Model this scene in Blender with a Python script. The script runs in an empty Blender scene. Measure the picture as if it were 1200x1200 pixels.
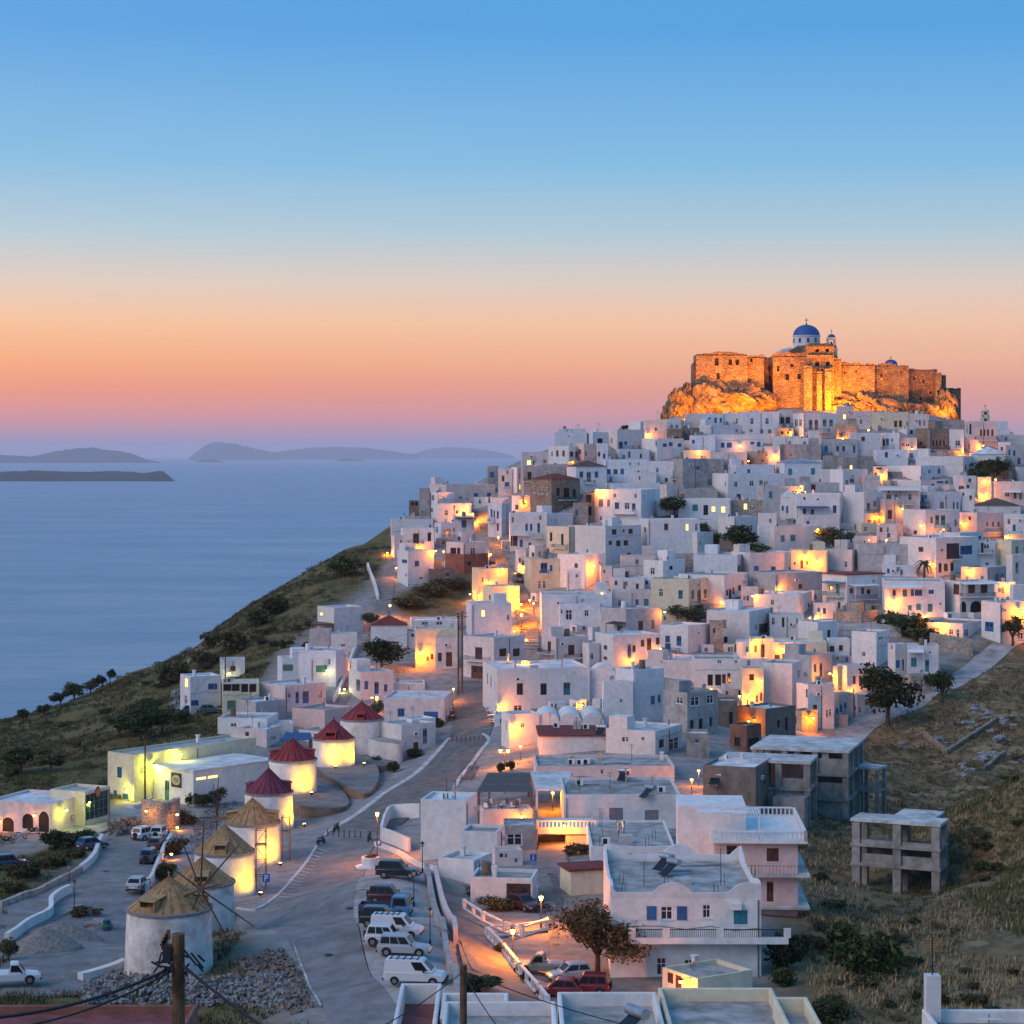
import bpy, math, random
import numpy as np
from mathutils import Vector, Matrix
random.seed(7); np.random.seed(7)
scene = bpy.context.scene
C = scene.collection
R_ = math.radians
# ------------------------------------------------------------ camera
F = 2550.0; YS = 2550.0/1650.0; CX = 600.0; HY = 531.0; CZ = 130.0      # focal length in photo pixels, horizon row, camera height above the sea
cam = bpy.data.cameras.new("camera"); camo = bpy.data.objects.new("camera", cam); C.objects.link(camo)
camo.location = (0, 0, CZ); camo.rotation_euler = (math.pi/2, 0, 0)
cam.sensor_fit = 'HORIZONTAL'; cam.sensor_width = 36.0; cam.lens = 36.0*F/1200.0
cam.shift_y = (HY-600.0)/1200.0
cam.clip_start = 0.5; cam.clip_end = 200000
scene.camera = camo
# ------------------------------------------------------------ world: dusk sky
world = bpy.data.worlds.new("World"); scene.world = world; world.use_nodes = True
wn = world.node_tree.nodes; wl = world.node_tree.links; wn.clear()
def lin(c): return tuple((v/255/12.92 if v/255 <= .04045 else ((v/255+.055)/1.055)**2.4) for v in c)
wo = wn.new('ShaderNodeOutputWorld'); bg = wn.new('ShaderNodeBackground'); wl.new(bg.outputs[0], wo.inputs[0])
tc = wn.new('ShaderNodeTexCoord'); sx = wn.new('ShaderNodeSeparateXYZ'); wl.new(tc.outputs['Generated'], sx.inputs[0])
def wramp(stops):
    r = wn.new('ShaderNodeValToRGB'); mr = wn.new('ShaderNodeMapRange'); mr.inputs[1].default_value = 0.0; mr.inputs[2].default_value = 0.5
    wl.new(sx.outputs[2], mr.inputs[0]); wl.new(mr.outputs[0], r.inputs[0])
    els = r.color_ramp.elements
    while len(els) < len(stops): els.new(0.5)
    for e, (z, c) in zip(els, stops):
        e.position = min(z*.625/0.5, 1) if z < .5 else 1; e.color = (*lin(c), 1)
    return r
SKY_L = [(0, (174, 138, 170)), (.012, (198, 140, 158)), (.028, (232, 142, 132)), (.048, (253, 146, 98)), (.068, (255, 168, 106)),
         (.095, (252, 194, 150)), (.125, (222, 205, 194)), (.16, (174, 202, 218)), (.21, (124, 187, 228)), (.305, (72, 158, 226)), (.5, (84, 156, 220))]
SKY_R = [(0, (178, 150, 180)), (.012, (198, 154, 172)), (.028, (224, 160, 156)), (.048, (232, 168, 150)), (.068, (242, 186, 158)),
         (.095, (244, 200, 172)), (.125, (220, 206, 198)), (.16, (172, 200, 217)), (.21, (122, 185, 228)), (.305, (72, 158, 226)), (.5, (84, 156, 220))]
ra = wramp(SKY_L); rb = wramp(SKY_R)
mx = wn.new('ShaderNodeMix'); mx.data_type = 'RGBA'
ma = wn.new('ShaderNodeMapRange'); ma.inputs[1].default_value = -0.38; ma.inputs[2].default_value = 0.45   # sunset glow strongest to the north-west
wl.new(sx.outputs[0], ma.inputs[0]); wl.new(ma.outputs[0], mx.inputs[0]); wl.new(ra.outputs[0], mx.inputs[6]); wl.new(rb.outputs[0], mx.inputs[7])
sky = wn.new('ShaderNodeTexSky'); sky.sky_type = 'NISHITA'; sky.sun_disc = False; sky.sun_elevation = R_(1.0); sky.sun_rotation = R_(-40)
sm = wn.new('ShaderNodeVectorMath'); sm.operation = 'SCALE'; sm.inputs[3].default_value = 0.03; wl.new(sky.outputs[0], sm.inputs[0])
ad = wn.new('ShaderNodeVectorMath'); ad.operation = 'ADD'; wl.new(mx.outputs[2], ad.inputs[0]); wl.new(sm.outputs[0], ad.inputs[1])
wl.new(ad.outputs[0], bg.inputs[0]); bg.inputs[1].default_value = 0.97
# soft fill added from behind the camera, standing for the bright eastern sky
sun = bpy.data.lights.new("sun", 'SUN'); suno = bpy.data.objects.new("sun", sun); C.objects.link(suno)
sun.energy = 1.65; sun.angle = R_(45); sun.color = (1.0, .77, .68)
suno.rotation_euler = (R_(56), 0, R_(-60))
vs = scene.view_settings; vs.view_transform = 'Standard'; vs.look = 'None'; vs.gamma = 1; vs.exposure = 0.0; vs.use_curve_mapping = False
scene.cycles.use_denoising = True
scene.cycles.max_bounces = 6; scene.cycles.diffuse_bounces = 3; scene.cycles.glossy_bounces = 2; scene.cycles.volume_bounces = 1
scene.cycles.transparent_max_bounces = 6
scene.cycles.sample_clamp_indirect = 4.0
scene.cycles.use_light_tree = True
# ------------------------------------------------------------ materials
MATS = {}
def nodes_of(m): return m.node_tree.nodes, m.node_tree.links
def mat(name, col, rough=.85, var=.12, scale=1.2, bump=.0, bscale=8., metal=0, col2=None, detail=4, rnd=0.0, spec=.3, stain=0, emis=None, est=0, streak=0):
    """principled material: base colour broken up by two noises, optional second colour, per-object variation and fine relief"""
    if name in MATS: return MATS[name]
    m = bpy.data.materials.new(name); m.use_nodes = True; n, l = nodes_of(m)
    b = n['Principled BSDF']; b.inputs['Roughness'].default_value = rough; b.inputs['Metallic'].default_value = metal
    b.inputs['Specular IOR Level'].default_value = spec
    tcn = n.new('ShaderNodeTexCoord'); geo = n.new('ShaderNodeNewGeometry')
    nz = n.new('ShaderNodeTexNoise'); nz.inputs['Scale'].default_value = scale; nz.inputs['Detail'].default_value = detail; nz.inputs['Roughness'].default_value = .62
    l.new(geo.outputs['Position'], nz.inputs['Vector'])
    rp = n.new('ShaderNodeValToRGB'); c2 = col2 or tuple(max(0, c*(1-var*2.2)) for c in col); c1 = tuple(min(1, c*(1+var*.4)) for c in col)
    rp.color_ramp.elements[0].position = .32; rp.color_ramp.elements[0].color = (*c2, 1)
    rp.color_ramp.elements[1].position = .62 if not col2 else .66; rp.color_ramp.elements[1].color = (*c1, 1)
    l.new(nz.outputs[0], rp.inputs[0]); out = rp.outputs[0]
    if stain:
        mp = n.new('ShaderNodeMapping'); mp.inputs['Scale'].default_value = (.55, .55, .28) if streak else (.35, .35, .35)
        l.new(geo.outputs['Position'], mp.inputs[0])
        n2 = n.new('ShaderNodeTexNoise'); n2.inputs['Scale'].default_value = 1.0; n2.inputs['Detail'].default_value = 6; n2.inputs['Roughness'].default_value = .7
        l.new(mp.outputs[0], n2.inputs['Vector'])
        r2 = n.new('ShaderNodeValToRGB'); r2.color_ramp.elements[0].position = .36; r2.color_ramp.elements[0].color = (1-stain, 1-stain*1.05, 1-stain*1.15, 1)
        r2.color_ramp.elements[1].position = .56; r2.color_ramp.elements[1].color = (1, 1, 1, 1); l.new(n2.outputs[0], r2.inputs[0])
        mm = n.new('ShaderNodeMix'); mm.data_type = 'RGBA'; mm.blend_type = 'MULTIPLY'; mm.inputs[0].default_value = 1
        l.new(out, mm.inputs[6]); l.new(r2.outputs[0], mm.inputs[7]); out = mm.outputs[2]
    if rnd:
        oi = n.new('ShaderNodeObjectInfo'); hs = n.new('ShaderNodeHueSaturation')
        mr = n.new('ShaderNodeMapRange'); mr.inputs[3].default_value = 1-rnd; mr.inputs[4].default_value = 1+rnd*.5; l.new(oi.outputs['Random'], mr.inputs[0])
        l.new(mr.outputs[0], hs.inputs['Value']); l.new(out, hs.inputs['Color']); out = hs.outputs[0]
    l.new(out, b.inputs['Base Color'])
    if bump:
        nb = n.new('ShaderNodeTexNoise'); nb.inputs['Scale'].default_value = bscale; nb.inputs['Detail'].default_value = 3; l.new(geo.outputs['Position'], nb.inputs['Vector'])
        bp = n.new('ShaderNodeBump'); bp.inputs['Strength'].default_value = bump; bp.inputs['Distance'].default_value = .05; l.new(nb.outputs[0], bp.inputs['Height']); l.new(bp.outputs[0], b.inputs['Normal'])
    if emis:
        b.inputs['Emission Color'].default_value = (*emis, 1); b.inputs['Emission Strength'].default_value = est
    MATS[name] = m; return m
def stone_mat(name, c1, c2, joint, scale=1.6, bump=.6, sq=(1, 1, 1.5)):
    """rubble masonry: voronoi cells of uneven colour with recessed joints"""
    m = bpy.data.materials.new(name); m.use_nodes = True; n, l = nodes_of(m); b = n['Principled BSDF']; b.inputs['Roughness'].default_value = .92
    b.inputs['Specular IOR Level'].default_value = .2
    geo = n.new('ShaderNodeNewGeometry'); mp = n.new('ShaderNodeMapping'); mp.inputs['Scale'].default_value = sq; l.new(geo.outputs['Position'], mp.inputs[0])
    v = n.new('ShaderNodeTexVoronoi'); v.inputs['Scale'].default_value = scale; l.new(mp.outputs[0], v.inputs['Vector'])
    ve = n.new('ShaderNodeTexVoronoi'); ve.feature = 'DISTANCE_TO_EDGE'; ve.inputs['Scale'].default_value = scale; l.new(mp.outputs[0], ve.inputs['Vector'])
    sp = n.new('ShaderNodeSeparateColor'); l.new(v.outputs['Color'], sp.inputs[0])
    mx = n.new('ShaderNodeMix'); mx.data_type = 'RGBA'; mx.inputs[6].default_value = (*c1, 1); mx.inputs[7].default_value = (*c2, 1); l.new(sp.outputs[0], mx.inputs[0])
    nz = n.new('ShaderNodeTexNoise'); nz.inputs['Scale'].default_value = .5; nz.inputs['Detail'].default_value = 6; l.new(geo.outputs['Position'], nz.inputs['Vector'])
    m3 = n.new('ShaderNodeMix'); m3.data_type = 'RGBA'; m3.blend_type = 'MULTIPLY'; m3.inputs[0].default_value = .7
    r3 = n.new('ShaderNodeValToRGB'); r3.color_ramp.elements[0].position = .35; r3.color_ramp.elements[0].color = (.45, .42, .4, 1); r3.color_ramp.elements[1].position = .6
    l.new(nz.outputs[0], r3.inputs[0]); l.new(mx.outputs[2], m3.inputs[6]); l.new(r3.outputs[0], m3.inputs[7])
    re = n.new('ShaderNodeValToRGB'); re.color_ramp.elements[0].position = .02; re.color_ramp.elements[1].position = .09; l.new(ve.outputs['Distance'], re.inputs[0])
    m2 = n.new('ShaderNodeMix'); m2.data_type = 'RGBA'; m2.inputs[6].default_value = (*joint, 1); l.new(re.outputs[0], m2.inputs[0]); l.new(m3.outputs[2], m2.inputs[7])
    l.new(m2.outputs[2], b.inputs['Base Color'])
    bp = n.new('ShaderNodeBump'); bp.inputs['Strength'].default_value = bump; bp.inputs['Distance'].default_value = .12; l.new(re.outputs[0], bp.inputs['Height']); l.new(bp.outputs[0], b.inputs['Normal'])
    MATS[name] = m; return m
W = {}
W['w'] = mat('whitewash', (.76, .735, .715), .9, .07, 1.5, .25, 5, rnd=.13, stain=.10, streak=1)
W['u'] = mat('cool_whitewash', (.72, .73, .76), .9, .07, 1.5, .25, 5, rnd=.12, stain=.12, streak=1)
W['h'] = mat('weathered_grey_wash', (.52, .505, .50), .9, .1, 1.2, .25, 5, rnd=.16, stain=.2, streak=1)
W['p'] = mat('rose_plaster', (.74, .62, .59), .9, .08, 1.2, .25, 5, rnd=.1, stain=.12, streak=1)
W['q'] = mat('pink_plaster', (.72, .52, .48), .9, .07, 1.2, .2, 5, rnd=.06, stain=.1, streak=1)
W['y'] = mat('cream_plaster', (.74, .66, .48), .9, .07, 1.2, .2, 5, rnd=.1, stain=.1, streak=1)
W['g'] = mat('grey_render', (.42, .40, .39), .92, .12, 1.2, .3, 5, rnd=.12, stain=.3, streak=1)
W['k'] = mat('brown_render', (.24, .19, .16), .92, .12, 1.2, .3, 5, rnd=.08, stain=.25, streak=1)
W['r'] = mat('red_brown_render', (.27, .12, .09), .92, .12, 1.2, .3, 5, stain=.25, streak=1)
W['c'] = mat('raw_concrete', (.34, .32, .30), .9, .16, .9, .3, 4, stain=.34, streak=1)
W['s'] = stone_mat('rubble_stone', (.30, .23, .17), (.20, .155, .12), (.36, .30, .24))
W['S'] = stone_mat('pale_rubble_stone', (.46, .39, .32), (.30, .25, .21), (.50, .45, .40))
ROOFS = [mat('pale_roof_screed', (.60, .60, .60), .9, .14, .7, .2, 3, rnd=.16, stain=.4, col2=(.42, .41, .40)),
         mat('grey_roof_screed', (.44, .425, .41), .92, .18, .6, .2, 3, rnd=.15, stain=.4, col2=(.27, .26, .245)),
         mat('white_roof_wash', (.74, .75, .77), .9, .1, .8, .2, 3, rnd=.1, stain=.35)]
M_redroof = mat('red_roof', (.22, .05, .04), .85, .14, 1.2, .2, 6, stain=.3)
M_blueroof = mat('blue_grey_roof', (.34, .38, .46), .85, .12, 1.2, .2, 6, stain=.3)
M_darkroof = mat('brown_tile_roof', (.13, .09, .08), .9, .16, 1.2, .3, 6, stain=.3)
M_white = mat('white_paint', (.78, .77, .75), .7, .06, 2)
M_glass = mat('window_glass', (.025, .03, .04), .12, .1, 1, spec=.6)
SH = {'b': mat('blue_paint', (.03, .13, .33), .55, .12, 3, rnd=.35), 't': mat('teal_paint', (.05, .24, .30), .55, .12, 3, rnd=.3),
      'n': mat('brown_wood', (.13, .055, .03), .65, .2, 3, rnd=.35), 'g': mat('grey_shutter', (.22, .21, .22), .7, .1, 3, rnd=.2),
      'v': mat('green_shutter', (.08, .22, .17), .6, .1, 3, rnd=.2), 'w': M_white, 'k': mat('black_iron', (.025, .025, .03), .6, .1, 3)}
M_lit = mat('lit_window', (.5, .35, .1), .5, 0, 1, emis=(1., .62, .16), est=2.6)
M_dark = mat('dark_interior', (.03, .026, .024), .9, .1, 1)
M_wood = mat('weathered_wood', (.20, .13, .08), .8, .25, 3, .3, 12)
M_pole = mat('pole_wood', (.16, .095, .05), .85, .3, 2.5, .4, 14, stain=.35, streak=1)
M_iron = SH['k']
M_steel = mat('galvanised_steel', (.45, .46, .48), .4, .1, 3, metal=.8)
# ------------------------------------------------------------ mesh helpers
class MB:
    def __init__(s): s.v = []; s.f = []; s.m = []
    def vert(s, p): s.v.append(tuple(p)); return len(s.v)-1
    def quad(s, a, b, c, d, m=0):
        i = len(s.v); s.v += [tuple(a), tuple(b), tuple(c), tuple(d)]; s.f.append((i, i+1, i+2, i+3)); s.m.append(m)
    def tri(s, a, b, c, m=0):
        i = len(s.v); s.v += [tuple(a), tuple(b), tuple(c)]; s.f.append((i, i+1, i+2)); s.m.append(m)
    def box(s, x0, x1, y0, y1, z0, z1, m=0, T=None):
        P = [Vector((x, y, z)) for x in (x0, x1) for y in (y0, y1) for z in (z0, z1)]
        if T: P = [T @ p for p in P]
        i = len(s.v); s.v += [tuple(p) for p in P]
        for q in ((0, 1, 3, 2), (4, 6, 7, 5), (0, 4, 5, 1), (2, 3, 7, 6), (0, 2, 6, 4), (1, 5, 7, 3)): s.f.append(tuple(i+k for k in q)); s.m.append(m)
    def prism(s, poly, d, m=0, T=None):
        """poly: list of 3-D points, d: extrusion vector"""
        n = len(poly); P = [Vector(p) for p in poly]; Q = [p+Vector(d) for p in P]
        if T: P = [T @ p for p in P]; Q = [T @ p for p in Q]
        i = len(s.v); s.v += [tuple(p) for p in P+Q]
        s.f.append(tuple(i+k for k in range(n))[::-1]); s.m.append(m); s.f.append(tuple(i+n+k for k in range(n))); s.m.append(m)
        for k in range(n): s.f.append((i+k, i+(k+1) % n, i+n+(k+1) % n, i+n+k)); s.m.append(m)
    def tube(s, a, b, r0, r1=None, n=6, m=0, cap=True):
        a = Vector(a); b = Vector(b); r1 = r0 if r1 is None else r1; d = (b-a)
        if d.length < 1e-6: return
        d.normalize(); u = d.orthogonal().normalized(); w = d.cross(u); i = len(s.v)
        for p, r in ((a, r0), (b, r1)):
            for k in range(n):
                t = 2*math.pi*k/n; s.v.append(tuple(p+u*math.cos(t)*r+w*math.sin(t)*r))
        for k in range(n): s.f.append((i+k, i+(k+1) % n, i+n+(k+1) % n, i+n+k)); s.m.append(m)
        if cap: s.f.append(tuple(i+k for k in range(n))[::-1]); s.m.append(m); s.f.append(tuple(i+n+k for k in range(n))); s.m.append(m)
    def lathe(s, prof, n=24, c=(0, 0, 0), m=0, a0=0, a1=2*math.pi, jit=0):
        i = len(s.v); full = abs(a1-a0-2*math.pi) < 1e-4; k_n = n if full else n+1
        for (r, z) in prof:
            for k in range(k_n):
                t = a0+(a1-a0)*k/n; rr = r*(1+random.uniform(-jit, jit)); s.v.append((c[0]+rr*math.cos(t), c[1]+rr*math.sin(t), c[2]+z))
        for j in range(len(prof)-1):
            for k in range(n):
                k2 = (k+1) % k_n; s.f.append((i+j*k_n+k, i+j*k_n+k2, i+(j+1)*k_n+k2, i+(j+1)*k_n+k)); s.m.append(m)
    def dome(s, c, r, rz=None, n=16, k=6, m=0):
        rz = rz or r; s.lathe([(r*math.cos(j*math.pi/2/k)+1e-4, rz*math.sin(j*math.pi/2/k)) for j in range(k+1)], n, c, m)
    def mesh(s, name, mats, smooth=False):
        me = bpy.data.meshes.new(name); me.from_pydata(s.v, [], s.f)
        for mm in (mats if isinstance(mats, (list, tuple)) else [mats]): me.materials.append(mm)
        if any(s.m): me.polygons.foreach_set('material_index', s.m)
        if smooth: me.polygons.foreach_set('use_smooth', [True]*len(me.polygons))
        me.update(); return me
    def build(s, name, mats, parent=None, smooth=False, loc=None, rz=0):
        return obj(name, s.mesh(name, mats, smooth), parent, loc, rz)
def obj(name, me, parent=None, loc=None, rz=0):
    o = bpy.data.objects.new(name, me); C.objects.link(o)
    if parent: o.parent = parent
    if loc is not None: o.location = loc
    if rz: o.rotation_euler = (0, 0, rz)
    return o
def tag(o, label=None, cat=None, group=None, kind=None):
    if label: o['label'] = label
    if cat: o['category'] = cat
    if group: o['group'] = group
    if kind: o['kind'] = kind
    return o
def thing(name, loc, rz, label, cat, group=None):
    o = bpy.data.objects.new(name, None); C.objects.link(o); o.location = loc; o.rotation_euler = (0, 0, rz); o.empty_display_size = .2
    return tag(o, label, cat, group)
def copy_tree(o, parent=None):
    c = o.copy(); C.objects.link(c); c.parent = parent
    for ch in o.children: copy_tree(ch, c)
    return c
def smooth_by_angle(me, ang=40):
    me.polygons.foreach_set('use_smooth', [True]*len(me.polygons))
    try: me.set_sharp_from_angle(angle=R_(ang))
    except Exception: pass
# ------------------------------------------------------------ terrain heights (relative points: photo column, row, distance)
def P3(px, py, Y): Y = Y*YS; return ((px-CX)/F*Y, Y, CZ+(HY-py)/F*Y)
def P3r(px, py, Y): return ((px-CX)/F*Y, Y, CZ+(HY-py)/F*Y)
TP = [  # windmill terrace, roads, car park
 (197, 1147, 118), (236, 1120, 134), (263, 1054, 150), (296, 1018, 166), (314, 978, 186), (342, 950, 198), (391, 917, 212), (424, 893, 222),
 (440, 1195, 106), (400, 1150, 116), (380, 1090, 133), (390, 1040, 150), (420, 977, 175), (470, 925, 195), (530, 880, 216), (548, 815, 245), (540, 790, 254),
 (480, 1115, 119), (485, 1150, 111), (465, 1030, 142), (450, 1080, 128), (497, 1022, 146), (510, 1085, 125), (525, 1140, 112),
 (516, 1040, 144), (528, 1085, 132), (560, 1130, 122), (600, 1170, 115), (545, 1060, 141), (590, 1110, 130),
 (675, 1165, 117), (640, 1080, 137), (640, 1020, 151), (650, 995, 160), (655, 975, 167), (740, 1170, 116), (720, 1120, 126), (700, 1060, 141), (690, 980, 165),
 # lower left
 (60, 962, 190), (200, 945, 196), (130, 1000, 172), (165, 1042, 152), (30, 1075, 143), (100, 1105, 130), (20, 1150, 117), (0, 1185, 110), (50, 1020, 166), (100, 1180, 112),
 (240, 900, 212), (150, 930, 203), (300, 870, 224), (0, 1010, 172), (250, 1180, 111), (330, 1150, 117), (290, 1090, 131),
 # left slope
 (0, 850, 290), (100, 815, 295), (200, 775, 300), (280, 727, 305), (350, 686, 312), (440, 645, 325), (100, 850, 262), (0, 900, 232), (60, 885, 240), (200, 830, 252), (150, 860, 242),
 (330, 780, 264), (400, 800, 252), (420, 750, 276), (330, 745, 280), (450, 690, 302), (500, 690, 303), (520, 680, 306), (470, 640, 328), (500, 600, 346), (580, 560, 356), (440, 665, 318), (260, 790, 270),
 (450, 830, 242), (390, 840, 236),
 # stepped street and town slope
 (622, 765, 266), (615, 720, 286), (597, 670, 310), (572, 620, 336), (562, 598, 346), (650, 838, 224), (700, 860, 212), (760, 790, 247), (720, 750, 265), (850, 760, 264), (900, 835, 235), (860, 840, 228), (780, 850, 215),
 (950, 760, 262), (1000, 720, 280), (1150, 735, 271), (900, 690, 292), (700, 665, 304), (850, 625, 321), (1050, 640, 313), (1150, 640, 314), (950, 565, 346), (1100, 565, 346), (750, 545, 353),
 (900, 505, 371), (1000, 495, 376), (1150, 512, 372), (640, 565, 345), (680, 520, 362), (820, 487, 386), (970, 478, 390), (1120, 492, 390), (1200, 540, 366), (1200, 640, 318), (800, 700, 288), (770, 510, 368), (640, 620, 325),
 # right hand gully, spur and terraces
 (985, 868, 232), (1060, 822, 243), (1130, 790, 254), (1180, 757, 264), (1230, 740, 270), (1050, 900, 217), (1100, 950, 201), (1130, 850, 232), (1200, 830, 236), (1020, 960, 193), (960, 950, 186),
 (1100, 1055, 165), (1010, 1000, 176), (920, 1065, 141), (1000, 1065, 148), (1000, 1150, 119), (1100, 1130, 126), (1150, 1180, 112), (1200, 1100, 134), (1200, 905, 172), (1170, 960, 168), (1172, 1010, 161), (1135, 1040, 165), (1200, 1000, 156), (1130, 905, 215), (1185, 895, 220),
 (850, 1000, 158), (860, 930, 178), (780, 930, 180), (740, 900, 192), (900, 1170, 116), (905, 900, 200)]
PTS = [P3(*t) for t in TP]
PTS += [(a, b*YS, c) for a, b, c in [(0, 0, 116), (0, 25, 112.5), (-40, 25, 110), (40, 25, 110), (0, 60, 99), (0, 85, 90), (-40, 60, 98), (-40, 88, 87.5), (45, 60, 97), (45, 88, 88.5), (-90, 60, 88), (90, 60, 90), (-90, 110, 80), (100, 110, 84),
        (-100, 190, 77), (-120, 230, 72), (-150, 290, 55), (-120, 330, 40), (-90, 345, 60), (-60, 370, 75), (-30, 400, 85), (-170, 200, 40), (-200, 300, 0), (-150, 380, 0), (-90, 430, 10), (-20, 470, 40), (10, 410, 118),
        (60, 420, 141), (110, 420, 140), (60, 460, 110), (110, 460, 108), (50, 520, 40), (130, 520, 40), (0, 520, 10), (150, 400, 128), (190, 380, 112), (200, 300, 88), (190, 220, 84), (150, 160, 92), (200, 120, 86), (230, 420, 70), (260, 300, 60), (260, 500, 20), (300, 200, 60), (-240, 100, 20), (-240, 450, -20), (-160, 120, 62), (-140, 20, 80), (160, 20, 80)]]
PTS = np.array(PTS)
def tps_fit(P, lam=.4):
    n = len(P); xy = P[:, :2]/100.; d = np.linalg.norm(xy[:, None]-xy[None], axis=2)
    K = np.where(d > 0, d*d*np.log(d+1e-12), 0)+lam*1e-3*np.eye(n); A = np.zeros((n+3, n+3)); A[:n, :n] = K; A[:n, n] = 1; A[:n, n+1:] = xy; A[n, :n] = 1; A[n+1:, :n] = xy.T
    return np.linalg.solve(A, np.concatenate([P[:, 2], np.zeros(3)]))
TW = tps_fit(PTS)
GX0, GX1, GY0, GY1, GS = -240., 280., 0., 804., 2.
gx = np.arange(GX0, GX1+.1, GS); gy = np.arange(GY0, GY1+.1, GS)
GXX, GYY = np.meshgrid(gx, gy)
q = np.stack([GXX.ravel(), GYY.ravel()], 1)/100.
HG = np.zeros(len(q)); pxy = PTS[:, :2]/100.
for i in range(0, len(q), 8000):
    dd = np.linalg.norm(q[i:i+8000, None]-pxy[None], axis=2); HG[i:i+8000] = np.where(dd > 0, dd*dd*np.log(dd+1e-12), 0) @ TW[:len(PTS)]+TW[len(PTS)]+q[i:i+8000] @ TW[len(PTS)+1:]
HG = HG.reshape(GXX.shape)
def ht(x, y):
    fx = np.clip((np.asarray(x, float)-GX0)/GS, 0, len(gx)-1.001); fy = np.clip((np.asarray(y, float)-GY0)/GS, 0, len(gy)-1.001)
    ix = fx.astype(int); iy = fy.astype(int); u = fx-ix; w = fy-iy
    return (HG[iy, ix]*(1-u)+HG[iy, ix+1]*u)*(1-w)+(HG[iy+1, ix]*(1-u)+HG[iy+1, ix+1]*u)*w
_Y = np.arange(108, 740, .4)
def march(px, py):
    """where the line of sight through a photo point meets the ground: world x, y, z"""
    X = (px-CX)/F*_Y; Z = CZ+(HY-py)/F*_Y; h = ht(X, _Y); k = np.argmax(Z <= h)
    if not (Z <= h).any(): k = int(np.argmin(Z-h))
    Y = _Y[k]
    if k > 0:
        a = Z[k-1]-h[k-1]; b = Z[k]-h[k]; Y = _Y[k-1]+.4*(a/(a-b) if a != b else 1)
    x = (px-CX)/F*Y
    return Vector((x, Y, float(ht(x, Y))))
def proj(x, y, z): return CX+F*x/y, HY-F*(z-CZ)/y
def in_poly(x, y, poly):
    x = np.asarray(x, float); y = np.asarray(y, float); r = np.zeros(x.shape, bool); n = len(poly)
    for i in range(n):
        x0, y0 = poly[i][:2]; x1, y1 = poly[(i+1) % n][:2]
        if y0 == y1: continue
        c = ((y0 > y) != (y1 > y)) & (x < (x1-x0)*(y-y0)/(y1-y0)+x0); r ^= c
    return r
# ------------------------------------------------------------ land types and terrain mesh
GPX = CX+F*GXX/np.maximum(GYY, 1); GPY = HY-F*(HG-CZ)/np.maximum(GYY, 1)
TOWN_PIX = [(180, 990), (230, 900), (300, 850), (320, 770), (400, 710), (430, 690), (470, 640), (490, 560), (600, 490), (760, 470), (1210, 470), (1210, 735), (1160, 750), (1080, 800), (1010, 850), (960, 900), (905, 960), (905, 1200), (330, 1210), (280, 1090), (250, 1060), (190, 1010)]
town = in_poly(GPX, GPY, TOWN_PIX) & (GYY > 90*YS) & (GYY < 400*YS) & (GXX > -100) & (GXX < 145)
yard = in_poly(GPX, GPY, [(0, 975), (160, 935), (260, 880), (240, 930), (170, 1010), (140, 1130), (0, 1165)]) & (GYY > 100*YS) & (GYY < 230*YS)
bank = in_poly(GPX, GPY, [(0, 1062), (0, 1008), (40, 1000), (60, 985), (112, 982), (116, 992), (104, 1008), (60, 1038)]) | in_poly(GPX, GPY, [(464, 716), (466, 692), (500, 690), (540, 668), (566, 664), (556, 700), (538, 722), (472, 726)])
town = ((town | yard) & ~(bank & (GYY > 150) & (GYY < 520))).astype(float)
for _ in range(2): town[1:-1, 1:-1] = (town[1:-1, 1:-1]*2+town[:-2, 1:-1]+town[2:, 1:-1]+town[1:-1, :-2]+town[1:-1, 2:])/6
rs = np.random.RandomState(3)
def vnoise(x, y, s, seed):
    r = np.random.RandomState(seed); g = r.rand(80, 80); fx = (x/s) % 79; fy = (y/s) % 79; ix = fx.astype(int); iy = fy.astype(int); u = fx-ix; w = fy-iy; u = u*u*(3-2*u); w = w*w*(3-2*w)
    return (g[iy, ix]*(1-u)+g[iy, ix+1]*u)*(1-w)+(g[iy+1, ix]*(1-u)+g[iy+1, ix+1]*u)*w-.5
wild = np.clip(1-town*1.6, 0, 1)
HG += wild*(vnoise(GXX+300, GYY, 13., 1)*1.7+vnoise(GXX+300, GYY, 5., 2)*.9)
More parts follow.
